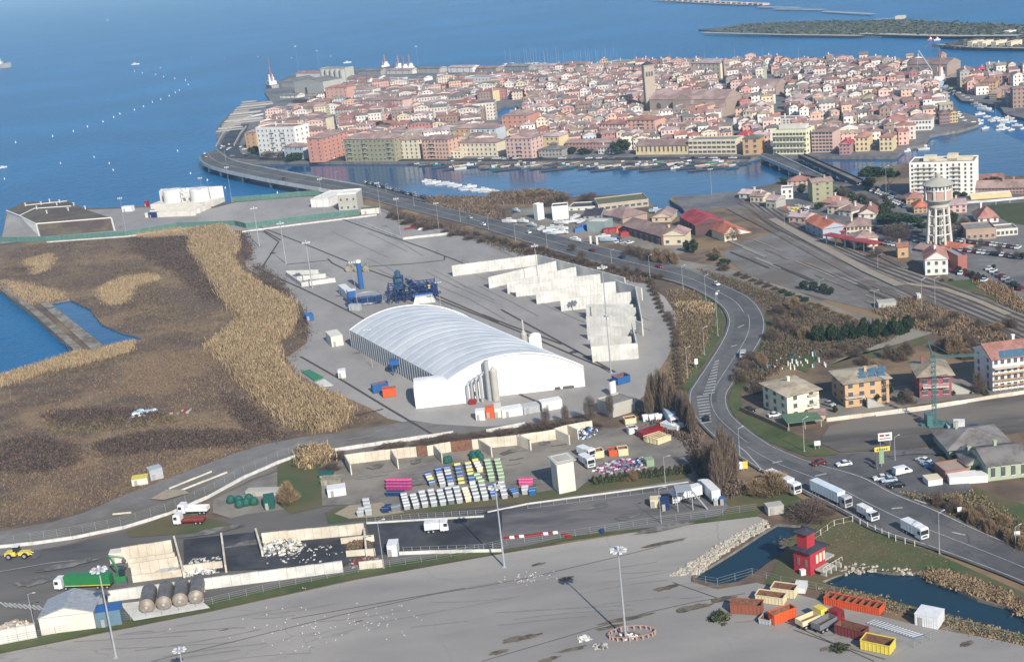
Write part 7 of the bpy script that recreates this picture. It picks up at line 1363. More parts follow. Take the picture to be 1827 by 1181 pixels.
# water tower
P0 = G(Z9((1215,695))); T = thing("water_tower", "tall water tower with brick drum on white concrete legs", "water tower", P0); h1 = HP(Z9((1215,695)), Z9((1215,432))[1]); h2 = HP(Z9((1215,695)), Z9((1215,265))[1]); h3 = HP(Z9((1215,695)), Z9((1195,228))[1]); R0, R1, RD_ = 5.5,4.3,6.0
for k in range(8): a = k*math.pi/4+.2; b = MB(); b.tube((R0*math.cos(a), R0*math.sin(a),0),(R1*math.cos(a), R1*math.sin(a), h1+.5),.55,.5,6); b.build("leg", C_OFFW, T)
for z in (.3,.55,.8):
 r = R0+(R1-R0)*z; b = MB()
 for k in range(8): a, c = k*math.pi/4+.2,(k+1)*math.pi/4+.2; b.tube((r*math.cos(a), r*math.sin(a), h1*z),(r*math.cos(c), r*math.sin(c), h1*z),.35, n=4)
 b.build("ring_beam", C_OFFW, T)
b = MB(); b.tube((0,0,0),(0,0, h1),.7, n=8); b.build("riser_pipe", C_GREY, T)
b = MB(); b.lathe((0,0,0),[(R1, h1-.5),(R1+.6, h1+.6),(RD_*.7, h1+1.6),(RD_, h1+3.4),(RD_+.3, h1+3.6),(RD_+.3, h1+4.1),(RD_-.1, h1+4.1)],24); b.build("bowl", C_CONC, T)
b = MB(); b.lathe((0,0,0),[(RD_-.2, h1+4.0),(RD_-.2, h2-2.6)],16, mi=0); b.lathe((0,0,0),[(RD_-.15, h2-2.6),(RD_-.15, h2-.4)],16, mi=1)
b.build("brick_drum", [cm(.78,.60,.52), C_WHITE], T)
b = MB()
for k in range(8): a = k*math.pi/4+.2; b.box(((RD_)*math.cos(a),(RD_)*math.sin(a), h1+4),(.55,.8, h2-h1-4.4), a)
b.lathe((0,0,0),[(RD_+.1, h2-2.9),(RD_+.1, h2-2.5)],16); b.build("pilaster", C_OFFW, T)
b = MB()
for k in range(24): a = k*math.pi/12+.1; b.box(((RD_-.08)*math.cos(a),(RD_-.08)*math.sin(a), h2-2.1),(.3,.7,1.3), a)
b.build("window_band", M_WIN, T)
b = MB(); b.lathe((0,0,0),[(RD_+1.0, h2-.4),(RD_+1.0, h2-.1),(2.2, h3),(1.2, h3+.3),(1.2, h3+1.6),(.2, h3+2.2)],16); b.build("roof", cm(.66,.65,.60), T)
SH = [("station_shed", "bluish white station shed with bright orange roof", (278,600),(400,658),11,528, cm(.62,.68,.76), R_ORANGE, 'gx', 2.6,2,3),("station_building", "cream station building with broad brown hipped roof", (565,640),(735,632),13,570, C_CREAM, R_BROWN, 'hip', 3,2,6),("station_wing", "low cream station wing with brown hipped roof", (625,720),(785,705),11,655, C_CREAM, R_BROWN, 'hip', 2.6,1,4),  # shed walls are white; the blue of their shade is put into the colour
   ("station_roof", "station platform range with dark brick wall left of the station", (398,640),(560,640),3,600, cm(.45,.42,.45), R_CRIM, 'gx', .6,1,4),("signal_house", "white gabled two storey house with blue shaded flank beside the tracks", (1118,912),(1278,905),14,800, cm(.84,.86,.82), R_RED, 'gy', 3.4,2,3),("brick_house", "brick red flat topped block with white panel beside the white house", (1348,880),(1412,872),15,785, cm(.70,.36,.30), C_METAL, 'flat', .3,1,0),
   ("tin_hut", "small orange brown hut with red tin roof below the bare tree", (925,790),(1000,785),7,712, C_OCHRE, R_RED, 'gx', 1.2,1,1),("annex_house", "low brick court building around the water tower foot", (1045,740),(1175,765),8,720, C_BRICK, R_BROWN, 'gx', 1.8,1,2),("annex_house", "low orange roofed building right behind the white gabled house", (1235,712),(1380,735),8,705, C_BRICK, R_ORANGE, 'gx', 1.5,1,3),
   ("red_roof_house", "red roofed bungalow with white gable beside the pitch", (1490,548),(1632,538),14,512, C_WHITE, R_RED, 'hip', 4.5,1,3),("white_house", "long flat roofed brick and white school right of the tower", (1405,670),(1615,655),14,600, cm(.70,.55,.45), M_FLAT, 'flat', 0,1,5),("white_house", "white flat roofed extension at the right edge", (1617,640),(1768,628),10,598, C_OFFW, M_FLAT, 'flat', 0,1,5),
   ("village_house", "white gabled house with red brown roof at the street end", (650,548),(775,545),14,480, C_OFFW, R_RED, 'gy', 2.8,2,2),("village_house", "grey roofed pale house behind the white gabled house", (510,490),(600,500),12,450, C_OFFW, R_BROWN, 'hip', 2.6,2,2),("village_house", "brown roofed cream house in the tree lined row", (432,480),(510,485),12,425, C_CREAM, R_BROWN, 'hip', 2.4,2,2),("village_house", "red roofed pale house at the head of the tree lined row", (385,430),(470,440),12,395, C_OFFW, R_RED, 'hip', 2.4,2,2),
   ("village_house", "tall olive green house with brown roof and chimney stack", (328,400),(472,385),11,260, cm(.60,.60,.42), R_BROWN, 'gx', 1.4,4,2),("village_house", "white cube house with grey flat roof by the canal end", (108,380),(190,375),9,310, C_WHITE, M_FLAT, 'flat', 0,2,2),("village_house", "red roofed house above the white cube house", (150,285),(290,280),10,250, C_PINK, R_RED, 'hip', 2.2,2,4),
   ("village_house", "orange roofed house just left of the water tower", (1040,478),(1132,472),11,435, C_OCHRE, R_ORANGE, 'hip', 2.4,2,3),("village_house", "red roofed house under the apartment block corner", (985,415),(1100,408),11,375, C_OCHRE, R_RED, 'hip', 2.4,2,3),("village_house", "pale house with maroon roof right of the water tower", (1280,480),(1410,470),10,420, C_PINK, R_PINK, 'gx', 2,2,3),
   ("village_house", "long low stone shed by the railway head", (0,440),(70,445),9,380, C_CONC, R_PINK, 'gx', 2,1,2),("village_house", "low pink works building behind the pipes yard", (160,540),(280,550),9,495, C_PINK, R_PINK, 'gx', 1.6,1,3),("village_house", "white pitched shed at the far inlet corner", (-190,372),(-60,380),8,335, C_OFFW, R_PINK, 'gx', 1.8,1,3),("village_house", "brown roofed workers house at the rail yard head", (-110,400),(-20,405),8,352, C_CREAM, R_BROWN, 'gx', 1.8,1,3)]
for n, l, a, c, d, t, w, r, rt, rh, fl, nw in SH: B9(n, l, a, c, d, t, w, r, rt, rh, fl=fl, nw=nw, chim=1 if rt != 'flat' else 0)
T = thing("platform_canopy", "bright red platform canopy on white posts", "canopy", G(Z9((400,690))), heading(Z9((400,690)), Z9((560,720)))); L = 34; b = MB(); b.box((L/2,2,4.2),(L, 6,.3)); b.build("roof", R_CRIM, T)
for k in range(6): b = MB(); b.box((2+k*6,.4,0),(.5,.5,4.2)); b.build("post", C_OFFW, T)
for k, (x, y) in enumerate(((200,450),(150,445),(225,430),(280,440),(180,480),(215,500),(250,480))): heap("heap of %s beside the works yard, %s" % (["yellow machines", "orange pipes", "grey blocks", "pale pipes", "pink sacks", "white sacks", "sand bags"][k], ORD[k]), Z9((x-22, y-10),(x+22, y-8),(x+24, y+8),(x-22, y+10)),22,[[P_YELLOW, P_ORANGE, C_GREY, C_OFFW, C_PINK, C_WHITE, C_CREAM][k], C_GREY],2.0, "material_heap", "material heap", 2.2)
T = box_thing("signal_box", "small pale signal box standing between the tracks", "signal box", Z9((1062,1090)), Z9((1088,1088)),2.5, Z9((1062,1050))[1], C_OFFW, ribs=False); box_thing("concrete_hut", "small ruined concrete hut at the track side path", "hut", Z9((790,1150)), Z9((915,1140)),5, Z9((790,1110))[1], C_CONC, ribs=False)
for lb, bs, tp in (("slender rail yard lamp mast in front of the white gabled house", (1187,1140),930),("rail yard lamp post beside the red platform canopy", (785,860),770),("rail yard lamp post near the works yard", (130,580),485),("rail yard post near the dark hedge", (375,1025),945),("concrete post near the ruined hut", (762,1150),1020),("tall pale green mast by the umbrella pines", (844,362),150),("post at the left of the water tower", (1018,750),675),("blue signed post right of the water tower", (1310,690),600)): mast(Z9(bs), Z9((bs[0], tp))[1], 'arm', lb, "lamp posts of the rail yard")
# ---- villas
BA = lambda n, l, a, c, d, t, w, r, *k, **q: bldg(n, l, q.pop('cat', "house"), ZA(a), ZA(c), d, ZA((a[0], t))[1], w, r, *k, **q)
R_LT = roofm(.62,.57,.50)
T = BA("villa", "pale yellow villa with flat tan roof beside the bend", (600,728),(765,690),15,600, cm(.92,.90,.70), R_LT, 'hip', 1.2, fl=3, nw=2, sL=3, over=.9, ww=1.3); rail_bal(T, T_INFO[T.name][0]*.78,0,3.6,3.5); rail_bal(T, T_INFO[T.name][0]*.78,0,6.6,3.5)
T = BA("villa", "orange ochre villa with solar panels on grey roof", (900,665),(1128,635),13,535, cm(.84,.62,.38), R_LT, 'hip', 1.6, fl=3, nw=4, sL=2, over=.9, ww=1.4); W, D, h = T_INFO[T.name]
for k in range(3):
 for j in range(3): b = MB(); b.poly([(W*.35+j*3.0+k*.8,1.2+k*1.7, h+.45+k*.45),(W*.35+j*3.0+2.7+k*.8,1.2+k*1.7, h+.45+k*.45),(W*.35+j*3.0+2.7+k*.8,2.7+k*1.7, h+.9+k*.45),(W*.35+j*3.0+k*.8,2.7+k*1.7, h+.9+k*.45)]); b.build("solar_panel", M_GLASSY, T)
rail_bal(T, W*.2,0,3.4,6); b = MB()
for k in range(9): b.box((W*.45+k*.6,-2.2,0),(.6,1.4,3.4-k*.38))
b.build("outside_stair", C_CONC, T)
T = BA("villa", "dark red villa with tan hipped roof and long outside stair", (1285,615),(1450,605),14,498, cm(.66,.30,.34), R_LT, 'hip', 2.6, fl=2, nw=3, sL=2, over=1.1, ww=1.6); W, D, h = T_INFO[T.name]; rail_bal(T, W*.5,0, h*.5, W*.8,1.6, C_OFFW); b = MB()
for k in range(12): b.box((W+.6+k*.55,2,0),(.55,1.4, h*.5-k*h*.04))
b.build("outside_stair", C_CONC, T)
T = BA("scaffolded_house", "half built white house with terracotta roof and scaffolded lower floors", (1665,578),(1900,548),14,410, cm(.90,.88,.84), R_RED, 'gx', 3.2, fl=4, nw=7, sL=2, over=.8); W, D, h = T_INFO[T.name]; rail_bal(T, W*.25,0, h*.72, W*.5,2, C_OFFW)
b = MB()
for k in range(9): b.box((k*W/8,-1.4,0),(.12,.12, h*.72))
for z in (.18,.36,.54,.70): b.box((W/2,-1.2, h*z),(W, .9,.12),0,1)
b.build("scaffold", [M_STEEL, C_OCHRE], T); b = MB(); b.poly([(W*.15,-.8, h+.12),(W*.95,-.8, h+.12),(W*.9,3, h+1.55),(W*.2,3, h+1.55)]); b.build("solar_panel", M_GLASSY, T)
BA("garage", "small tan garage with brown roof between villa and plot", (720,735),(795,728),5,700, cm(.80,.62,.48), R_BROWN, 'gx', .8, fl=1, nw=1, chim=0)
T = thing("green_awning", "broad dark green awning in front of the yellow villa", "awning", G(ZA((640,780))), heading(ZA((640,780)), ZA((760,765)))); b = MB(); b.box((3,4,2.4),(11,8,.25)); b.build("cover", mat("green_awning_cloth", (.10,.17,.11),.8), T)
for x in (-2,3,8): b = MB(); b.tube((x, .3,0),(x, .3,2.4),.1, n=5); b.build("post", C_OFFW, T)
T = BA("green_hotel", "long pale green hotel with grey roofs, rear wing", (1440,935),(1755,905),15,878, cm(.60,.68,.54), R_GREY, 'hip', 2.8, fl=2, nw=7, cat="hotel", over=.9); T = BA("green_hotel", "pale green hotel front wing with white windows", (1640,1045),(1850,1020),13,960, cm(.62,.70,.56), R_GREY, 'gx', 2.4, fl=1, nw=4, cat="hotel", wh=3, over=.8, wm=WIN, skip=())
BA("green_hotel", "small peaked green porch wing of the hotel", (1530,1010),(1640,1000),9,958, cm(.60,.68,.54), R_GREY, 'gy', 2.2, fl=1, nw=1, cat="hotel"); BA("hotel_terrace", "brick edged terrace annex left of the hotel", (1420,1045),(1545,1025),7,1005, cm(.62,.40,.34), C_BRICK, 'flat', 0, nw=0, chim=0, cat="annex"); 0
box_thing("white_canopy", "long white curved awning at the hotel terrace edge", "awning", ZA((1440,1065)), ZA((1640,1052)),4, ZA((1440,1030))[1], C_WHITE, doors=0, ribs=False); box_thing("white_canopy", "small tan roofed white hut below the hotel terrace", "hut", ZA((1330,1075)), ZA((1405,1065)),4, ZA((1330,1045))[1], C_WHITE, C_CREAM, doors=0, ribs=False)
# tower crane
T = thing("tower_crane", "slim teal self erecting tower crane on the building plot", "tower crane", G(ZA((1362,752)))+Vector((0,0,.1))); h = HP(ZA((1362,752)), ZA((1350,375))[1]); b = MB(); M_TEAL = paint(.26,.46,.46)
for a in (-.5,.5):
 for c in (-.5,.5): b.box((a, c, 0),(.12,.12, h))
for k in range(int(h/1.5)):
 z = k*1.5; b.tube((-.5,-.5, z),(.5,-.5, z+1.5),.04, n=4); b.tube((.5,-.5, z),(.5,.5, z+1.5),.04, n=4); b.tube((.5,.5, z),(-.5,.5, z+1.5),.04, n=4); b.box((0,0, z),(1.1,1.1,.05))
b.build("mast", M_TEAL, T); b = MB()
tip = Vector((17,6, h*.80)); root = Vector((0,0, h*.93))
for o_ in ((0,0,.5),(0,.5,-.2),(0,-.5,-.2)): b.tube(root+Vector(o_), tip+Vector(o_)*.6,.08, n=4)
for k in range(22): p = root.lerp(tip, k/22); q = root.lerp(tip, (k+1)/22); b.tube(p+Vector((0,.5,-.2)), q+Vector((0,0,.5)),.06, n=4); b.tube(p+Vector((0,0,.5)), q+Vector((0,-.5,-.2)),.06, n=4)
b.build("jib", M_TEAL, T); b = MB(); b.tube((0,0, h*.93),(-1.5,0, h+3.5),.2, n=4); b.tube((-1.5,0, h+3.5),(6,2, h*.9),.06, n=4); b.build("apex_strut", M_TEAL, T)
b = MB(); b.box((0,0,0),(5,5,.4)); b.box((-1.8,0,.4),(1.6,3,3.2)); [b.box((x, y, 0),(.4,3,.8), x*y) for x in (-3,3) for y in (-.3,.3)]; b.build("base_frame", M_TEAL, T)
T['category'] = "crane"
box_thing("white_cabin", "white site toilet cabin beside the crane", "cabin", ZA((1462,785)), ZA((1520,785)),2.5, ZA((1462,740))[1], P_WHITE, ribs=False); box_thing("white_cabin", "small blue grey box beside the site cabin", "box", ZA((1432,778)), ZA((1456,776)),2, ZA((1432,762))[1], P_SILV, doors=0, ribs=False); box_thing("white_cabin", "low dark blue tool chest right of the site cabin", "chest", ZA((1548,782)), ZA((1590,780)),2, ZA((1548,766))[1], P_DBLUE, doors=0, ribs=False)
wall("boundary_wall", "tan boundary wall between the villas and the building plot", "wall", [ZA(q) for q in ((800,735),(1050,705),(1300,672),(1550,635),(1830,590))],0, M_CONCT, hm=1.2, panel=4); wall("boundary_wall", "pale dirt bank edge in front of the tan wall", "wall", [ZA(q) for q in ((1055,708),(1290,680),(1530,640))],0, M_CONCW, hm=.5, panel=4)
wall("garden_wall", "brown wall with dark panels round the yellow villa yard", "wall", [ZA(q) for q in ((350,680),(430,715),(520,755),(600,790))],0, cm(.45,.36,.30), hm=1.5, panel=2)
# signs
def sign(label, p, w, h, zb, col, txt=None, tcol=None, rz=0, name="sign_board", size=.8, posts=2, lines=None):
 T = thing(name, label, "sign", G(p)+Vector((0,0,.1)), rz); b = MB(); b.box((0,0, zb),(w, .15, h)); o = b.build("panel", col, T)
 for x in ((-w*.35, w*.35) if posts == 2 else (0,)): q = MB(); q.tube((x, .15,0),(x, .15, zb+h),.09, n=6); q.build("post", M_STEEL, T)
 for i, s in enumerate(lines or ([txt] if txt else [])):
  cu = bpy.data.curves.new("lettering", 'FONT'); cu.body = s; cu.size = size; cu.align_x = 'CENTER'; cu.extrude = .02; t = bpy.data.objects.new("lettering", cu); COL.objects.link(t); t.parent = o; t.rotation_euler = (math.pi/2,0,0); t.location = (0,-.12, zb+h-size*(1+i*1.15)); cu.materials.append(tcol or C_DARKG)
 return T
T = sign("white billboard above the yellow sign by the side road", ZA((1106,872)),4.0,2.4,2.2, C_WHITE, None, C_DARKG, 0); b = MB(); b.box((-.9,-.12,3.6),(1.3,.06,.5)); b.box((.7,-.12,3.6),(1.2,.06,.5),0,1); b.box((0,-.12,2.8),(3.2,.06,.2)); o = b.build("printed_marks", [P_RED, C_DARKG], T.children[0] if T.children else T)
T = sign("wide yellow sign board in front of the white billboard", ZA((1090,897)),4.4,1.5,.3, P_YELLOW, None); b = MB(); [b.box((-1.3+k*.65,-.12,.8),(.4,.06,.45)) for k in range(5)]; b.build("printed_marks", C_DARKG, T.children[0])
sign("two part yellow white notice by the poplars, left panel", ZE((1728,640)),1.6,2.2,.6, P_WHITE); sign("yellow notice panel right of the white one by the poplars", ZE((1772,635)),1.4,2.2,.6, P_YELLOW)
sign("small white road sign on the green verge by the junction", ZA((754,880)),1.8,1.4,1.2, P_WHITE); sign("white road sign at the right edge verge", ZG((1793,250)),1.4,2.2,1.2, P_WHITE, posts=1); sign("small white road sign on the far verge", ZG((1512,115)),1.1,1.2,1.4, P_WHITE, posts=1); sign("green and white totem sign at the hotel car park", ZA((1088,975)),1.3,4.0,1.2, P_LGREEN, posts=1); sign("tall dark green totem beside the hotel totem", ZA((1065,985)),.8,3.6,.6, C_DARKG, posts=1); sign("round white sign post inside the bend", ZA((125,460)),1.2,2.0,1.6, P_WHITE, posts=1); sign("white sign on the upper bend verge", ZA((233,125)),1,.8,4, P_WHITE, posts=1)
# lamps along the road
for k, (bs, tp) in enumerate((((1219,517),476),((1260,542),493),((1281,600),523),((1257,634),586),((1160,497),457),((1092,476),447),((977,447),419),((920,430),401),((872,412),384),((822,398),372),((740,375),345),((1227,675),622),((1320,816),765),((1597,822),780),((1435,806),748),((1676,988),916),((1812,980),940),((600,330),308),((690,352),330),((1645,560),500))):
 mast(bs, tp, 'arm', "street lamp by the main road, %s" % ["at the yard corner", "left of the bend entrance", "inside the upper bend", "inside the lower bend", "by the dark hedge", "opposite the reeds", "opposite the boat yard", "near the white cars", "on the long straight", "past the kayaks", "near the causeway", "by the small poplar", "beside the poplar group", "at the plot corner", "on the curved verge", "by the box lorry", "at the far right verge", "at the bridge end", "on the causeway", "beside the rail track"][k], "street lamps along the main road", "street_lamp", rz=.5)
for lb, bs, tp in (("tall pale mast on the west quay, left", (533,128),84),("tall pale mast on the west quay, right", (570,124),92),("tall pale mast beside the tugs", (747,124),84),("white mast on the station pier", (1270,348),303),("tall mast in the town west quarter", (610,175),125),("high mast at the bridge landfall", (405,300),262)): mast(bs, tp, 'tee', lb, "tall port masts")
# ---- pump house
P0 = G(ZG((785,405))); T = thing("pump_house", "dark red pump house with square tower and black hipped roofs by the channel", "pump house", P0); T.rotation_euler = (0,0, heading(ZG((785,405)), ZG((858,362)))-.0); RP = mat("red_plaster", (.42,.035,.05),.8,(.33,.03,.042),.5); RF = R_DARK
L = (G(ZG((858,362)))-P0).length; h = HP(ZG((785,405)), ZG((785,290))[1]); Wd = 4.8; b = MB(); b.box((L/2, Wd/2,-.5),(L, Wd, h+.5)); b.build("wall", RP, T); b = MB(); roof_mb(b, 0, L, 0, Wd, h+.01, 'hip', .7,.7); b.build("roof", RF, T)
t = 2.9; th = 4.2; b = MB(); b.box((L*.36, Wd*.55, h),(t, t, th)); tw = b.build("tower", RP, T); b = MB(); roof_mb(b, L*.36-t/2, L*.36+t/2, Wd*.55-t/2, Wd*.55+t/2, h+th, 'hip', .8,.6); b.build("roof", RF, tw)
for k in range(3): b = MB(); b.box((L*.45+k*1.3,-.04, h*.4),(.8,.12, h*.35)); b.build("window", C_CREAM, T)
for y in (1.2,3.4): b = MB(); b.box((-.04, y, h*.35),(.12,.7, h*.3)); b.build("window", C_MAUVE, T)
b = MB(); b.box((L+3,3,.2),(6,2.2,.4)); b.box((L*.6,-1.6,1.2),(L*.8,2.4,.3)); [b.box((L*.35+k*1.9,-2.2,-2),(.5,1.6,3.3)) for k in range(4)]; b.build("sluice_deck", C_CONC, T); b = MB(); [b.tube((L*.25+k*1.2,-2.7,1.5),(L*.25+k*1.2,-2.7,2.5),.06, n=4) for k in range(7)]; b.tube((L*.25,-2.7,2.5),(L*.25+7.2,-2.7,2.5),.06, n=4); b.build("railing", C_OFFW, T)
box_thing("concrete_hut", "small grey concrete hut by the pond head", "hut", ZG((578,112)), ZG((655,100)),3, ZG((578,72))[1], C_CONC, ribs=False); box_thing("white_cabin", "small white cabinet beside the pump house", "cabinet", ZG((738,405)), ZG((762,400)),1, ZG((738,382))[1], P_WHITE, doors=0, ribs=False)
# ---- skips in the lower right
for lb, a, c, w, t, co in (("rusty orange red long skip beside a dark bush", (393,590),(545,600),5,545, P_RUSTO),("bright orange skip with pale load, set askew", (608,650),(715,610),3.6,600, P_ORANGE),("cream skip, front one of two", (515,535),(650,553),5,500, P_CREAM),("cream skip with brown scrap, rear one of two", (590,505),(705,520),5.5,465, P_CREAM),
        ("maroon long skip near the tipper bodies", (903,690),(1040,728),4.5,645, P_MAROON),("yellow ribbed skip with rusty inside at the bottom edge", (1028,765),(1172,795),6,722, P_YELLOW)):
 skip(lb, ZG(a), ZG(c), w*.6, ZG((a[0], t))[1], co, fill=C_CREAM if "pale load" in lb else None)
for k in range(8): skip("small orange skip in the long row, %s from the left" % ORD[k], ZG((850+k*34,545+k*7)), ZG((882+k*34,552+k*7)),3.0, ZG((850,513))[1], P_ORANGE, group="small orange skips in a row", hm=1.7)
skip("small pale tray with yellow load behind the orange skip", ZG((532,640)), ZG((585,650)),3, ZG((532,618))[1], P_SILV, hm=1.2); box_thing("white_box", "white plastic box behind the cream skips", "box", ZG((702,488)), ZG((758,492)),4, ZG((702,465))[1], P_WHITE, doors=0, ribs=False)
truck("old lorry with yellow cab and tan tipper bed", ZG((792,640)), ZG((835,622)), P_CREAM, P_YELLOW, 7.5,1.2, name="tipper_lorry", open_=True, z=.15); truck("old lorry with red cab and grey tipper bed", ZG((870,655)), ZG((920,628)), P_GREY, P_RED, 8,1.3, name="tipper_lorry", open_=True, z=.15)
box_thing("shipping_container", "white storage container at the channel fence", "container", ZG((1293,645)), ZG((1405,668)),4.5, ZG((1293,590))[1], P_WHITE)
T = thing("steel_mats", "flat grey blue steel mats laid in the skip park", "steel mats", G(ZG((1060,640)))); b = MB()
for k in range(5):
 P = [G(ZG(q))-T.location for q in ((1055+k*8,640-k*3),(1100+k*16,622+k*3),(1345-k*6,700+k*2),(1290+k*4,716-k*3))]
 if k < 1: b.prism([(p.x, p.y) for p in P],.1,.35)
for k in range(16): t_ = k/16; a = G(ZG((1058+t_*235,642+t_*72)))-T.location; c = G(ZG((1102+t_*245,624+t_*76)))-T.location; b.tube(a+Vector((0,0,.42)), c+Vector((0,0,.42)),.12, n=4, mi=1)
b.build("plate", [mat("blue_steel", (.20,.23,.28),.5), M_STEEL], T)
T = thing("cemetery_plot", "cluster of white statues and pots in a walled garden", "garden ornaments", G(ZA((620,450)))); b = MB()
for k in range(46): x, y = rr.uniform(-14,11), rr.uniform(-4,9); hh_ = rr.uniform(.5,1.9); b.lathe((x, y, 0),[(.3,0),(.22, hh_*.7),(.3, hh_)],6, mi=k % 3)
b.build("ornament", [C_WHITE, C_OFFW, P_TEAL], T)
# riprap along the pond
for q, nm, n in ((ZG((80,410),(190,345),(400,210),(560,128),(590,165),(470,225),(340,315),(225,395)), "pale boulder bank along the left pond", 1700),(ZG((905,385),(1000,345),(1270,372),(1290,392),(1100,376),(940,392)), "scattered pale stones on the right pond bank", 160)):
 P = scatter(q, n); o0_ = Vector((P[0][0], P[0][1],0)); b = MB()
 for p in P: s = rr.uniform(.25,.85); b.box((p[0]-o0_.x, p[1]-o0_.y, -.4+rr.uniform(-.3,.35)),(s, s*rr.uniform(.6,1.2), s*.8), rr.uniform(0,3),0, rr.uniform(.5,.85))
 o = b.build("boulders", mat("pale_boulder", (.50,.46,.38),.9,(.34,.31,.26),.8), None); o.location = o0_; stuff(o, nm, "boulders")
# ================================================ VEGETATION
def V3(*c): return tuple(c)
def leafm(nm, a, b_, c=None): return mat(nm, a, .9, b_, .6, c3=c, scale3=.3, spec=.15)
L_DARK = leafm("evergreen_leaf", (.018,.040,.018),(.035,.060,.022),(.012,.026,.015)); L_PINE = leafm("pine_needle", (.030,.055,.022),(.05,.075,.03)); L_MID = leafm("shrub_leaf", (.04,.055,.025),(.065,.07,.035))
L_TWIG = leafm("bare_twig", (.20,.15,.115),(.14,.105,.085)); L_TWIGD = leafm("dark_twig", (.10,.078,.07),(.07,.055,.052)); L_TAN = leafm("dry_tan_leaf", (.33,.24,.14),(.26,.185,.11)); L_RUST = leafm("rusty_leaf", (.24,.155,.09),(.18,.12,.075))
L_REED = leafm("dry_reed", (.42,.31,.18),(.34,.25,.15),(.48,.37,.23)); L_REED2 = leafm("brown_reed_stalk", (.30,.22,.13),(.24,.175,.11)); L_SCR = leafm("brown_scrub", (.19,.13,.085),(.13,.092,.066)); L_SCR2 = leafm("dark_bramble", (.10,.075,.07),(.07,.055,.054)); L_SCRT = leafm("tan_scrub", (.28,.205,.13),(.21,.155,.10)); L_FARW = leafm("haze_lightened_wood", (.085,.105,.09),(.12,.125,.105)); L_OLV = leafm("olive_weed", (.13,.12,.06),(.10,.095,.05))  # far wood: grey green lightened in the colour to stand for distance haze
M_BARK = mat("tree_bark", (.12,.095,.075),.95,(.07,.055,.045),1.0)
def crown_mesh(name, n, shape, leaf, mats, seed, up=.3):
 r = np.random.RandomState(seed); C = []
 nc = 26; cl = []
 while len(cl) < nc:
  p = r.uniform(-1,1,3)
  if shape(p): cl.append(p)
 cl = np.array(cl); k = r.randint(0, nc, n); P = cl[k]+r.normal(0,.17,(n, 3)); keep = np.array([shape(p*.93) for p in P]); P = P[keep]; n = len(P)
 a = r.uniform(0, np.pi, n); s = leaf*r.uniform(.5,1.4, n); u = np.c_[np.cos(a), np.sin(a), r.normal(0,.3, n)]*s[:, None]; v = np.c_[r.normal(0, up, n), r.normal(0, up, n), np.ones(n)]*(s*r.uniform(.7,1.6, n))[:, None]
 V = np.stack([P-u-v, P+u-v*.6, P+u*.7+v, P-u*.8+v*.8],1); np.random.seed(seed); return qmesh(name, V, mats, False)
def twig_mesh(name, n, shape, mats, seed, upright=1.5, ln=.30, wd=.012):
 r = np.random.RandomState(seed); P = []
 while len(P) < n:
  p = r.uniform(-1,1,3)
  if shape(p) and r.rand() < .35+.65*abs(math.sin(p[0]*5+seed)*math.cos(p[1]*5)): P.append(p)
 P = np.array(P); d = P*np.array([1,1,.25])+r.normal(0,.35,(n, 3)); d[:, 2] = np.abs(d[:, 2])*.5+upright*.35; d /= np.linalg.norm(d, axis=1)[:, None]; d *= (ln*r.uniform(.5,1.2, n))[:, None]
 a = r.uniform(0, np.pi, n); u = np.c_[np.cos(a), np.sin(a), np.zeros(n)]*wd*r.uniform(.6,1.6, n)[:, None]; V = np.stack([P-u, P+u, P+d+u*.3, P+d-u*.3],1); np.random.seed(seed); return qmesh(name, V, mats, False)
ball = lambda p: p[0]**2+p[1]**2+p[2]**2 < 1
egg = lambda p: p[0]**2+p[1]**2+(p[2])**2 < 1-.25*p[2]
flat_ = lambda p: p[0]**2+p[1]**2 < 1 and -.4 < p[2] < .9*(1-(p[0]**2+p[1]**2))
dome = lambda p: math.hypot(p[0], p[1]) < (1+.28*math.sin(3*math.atan2(p[1], p[0])+p[2]*4))*math.sqrt(max(0,(1-p[2])/2))*.95
cone = lambda p: math.hypot(p[0], p[1]) < (1-p[2])/2*.95+.08
col_ = lambda p: math.hypot(p[0], p[1]) < min(1,.35+(1-p[2])*.6,.3+(p[2]+1)*1.5)
CR = {}
for i in range(3):
 CR['leafy', i] = crown_mesh("crown", 1500, ball, .09,[L_DARK, L_MID],10+i); CR['pine', i] = crown_mesh("crown", 1900, flat_, .075,[L_PINE, L_DARK],20+i, .5); CR['cypress', i] = crown_mesh("crown", 1200, cone, .085,[L_DARK],30+i)
 CR['bare', i] = twig_mesh("crown", 2600, egg, [L_TWIG, L_TWIGD],40+i); CR['dark', i] = twig_mesh("crown", 2600, dome, [L_TWIGD, L_SCR, L_TWIG],50+i, 1.2,.34,.014); CR['poplar', i] = twig_mesh("crown", 3000, col_, [L_TWIG, L_SCRT, L_TWIGD],60+i, 3.2,.34,.016); CR['tan', i] = twig_mesh("crown", 3200, dome, [L_TAN, L_RUST, L_TAN],70+i, 2.4,.42,.017); CR['shrub', i] = crown_mesh("crown", 1000, dome, .1,[L_MID, L_OLV, L_DARK],80+i)
def trunk_mesh(kind, seed):
 r = random.Random(seed); b = MB(); b.tube((0,0,-.02),(.02,0,.42),.035,.024,6)
 if kind == 'tall': b.tube((.02,0,.42),(0,0,.95),.024,.006,5)
 for k in range(7):
  a = k*2.4+r.uniform(-.4,.4); z = .3+.07*k; q = Vector((.02+math.cos(a)*r.uniform(.18,.34), math.sin(a)*r.uniform(.18,.34), z+r.uniform(.18,.34))); b.tube((.015,0, z), q, .016,.006,4); b.tube(q, q+Vector((math.cos(a+.6)*.1, math.sin(a+.6)*.1,.15)),.007,.003,3)
 return b.mesh("trunk", M_BARK)
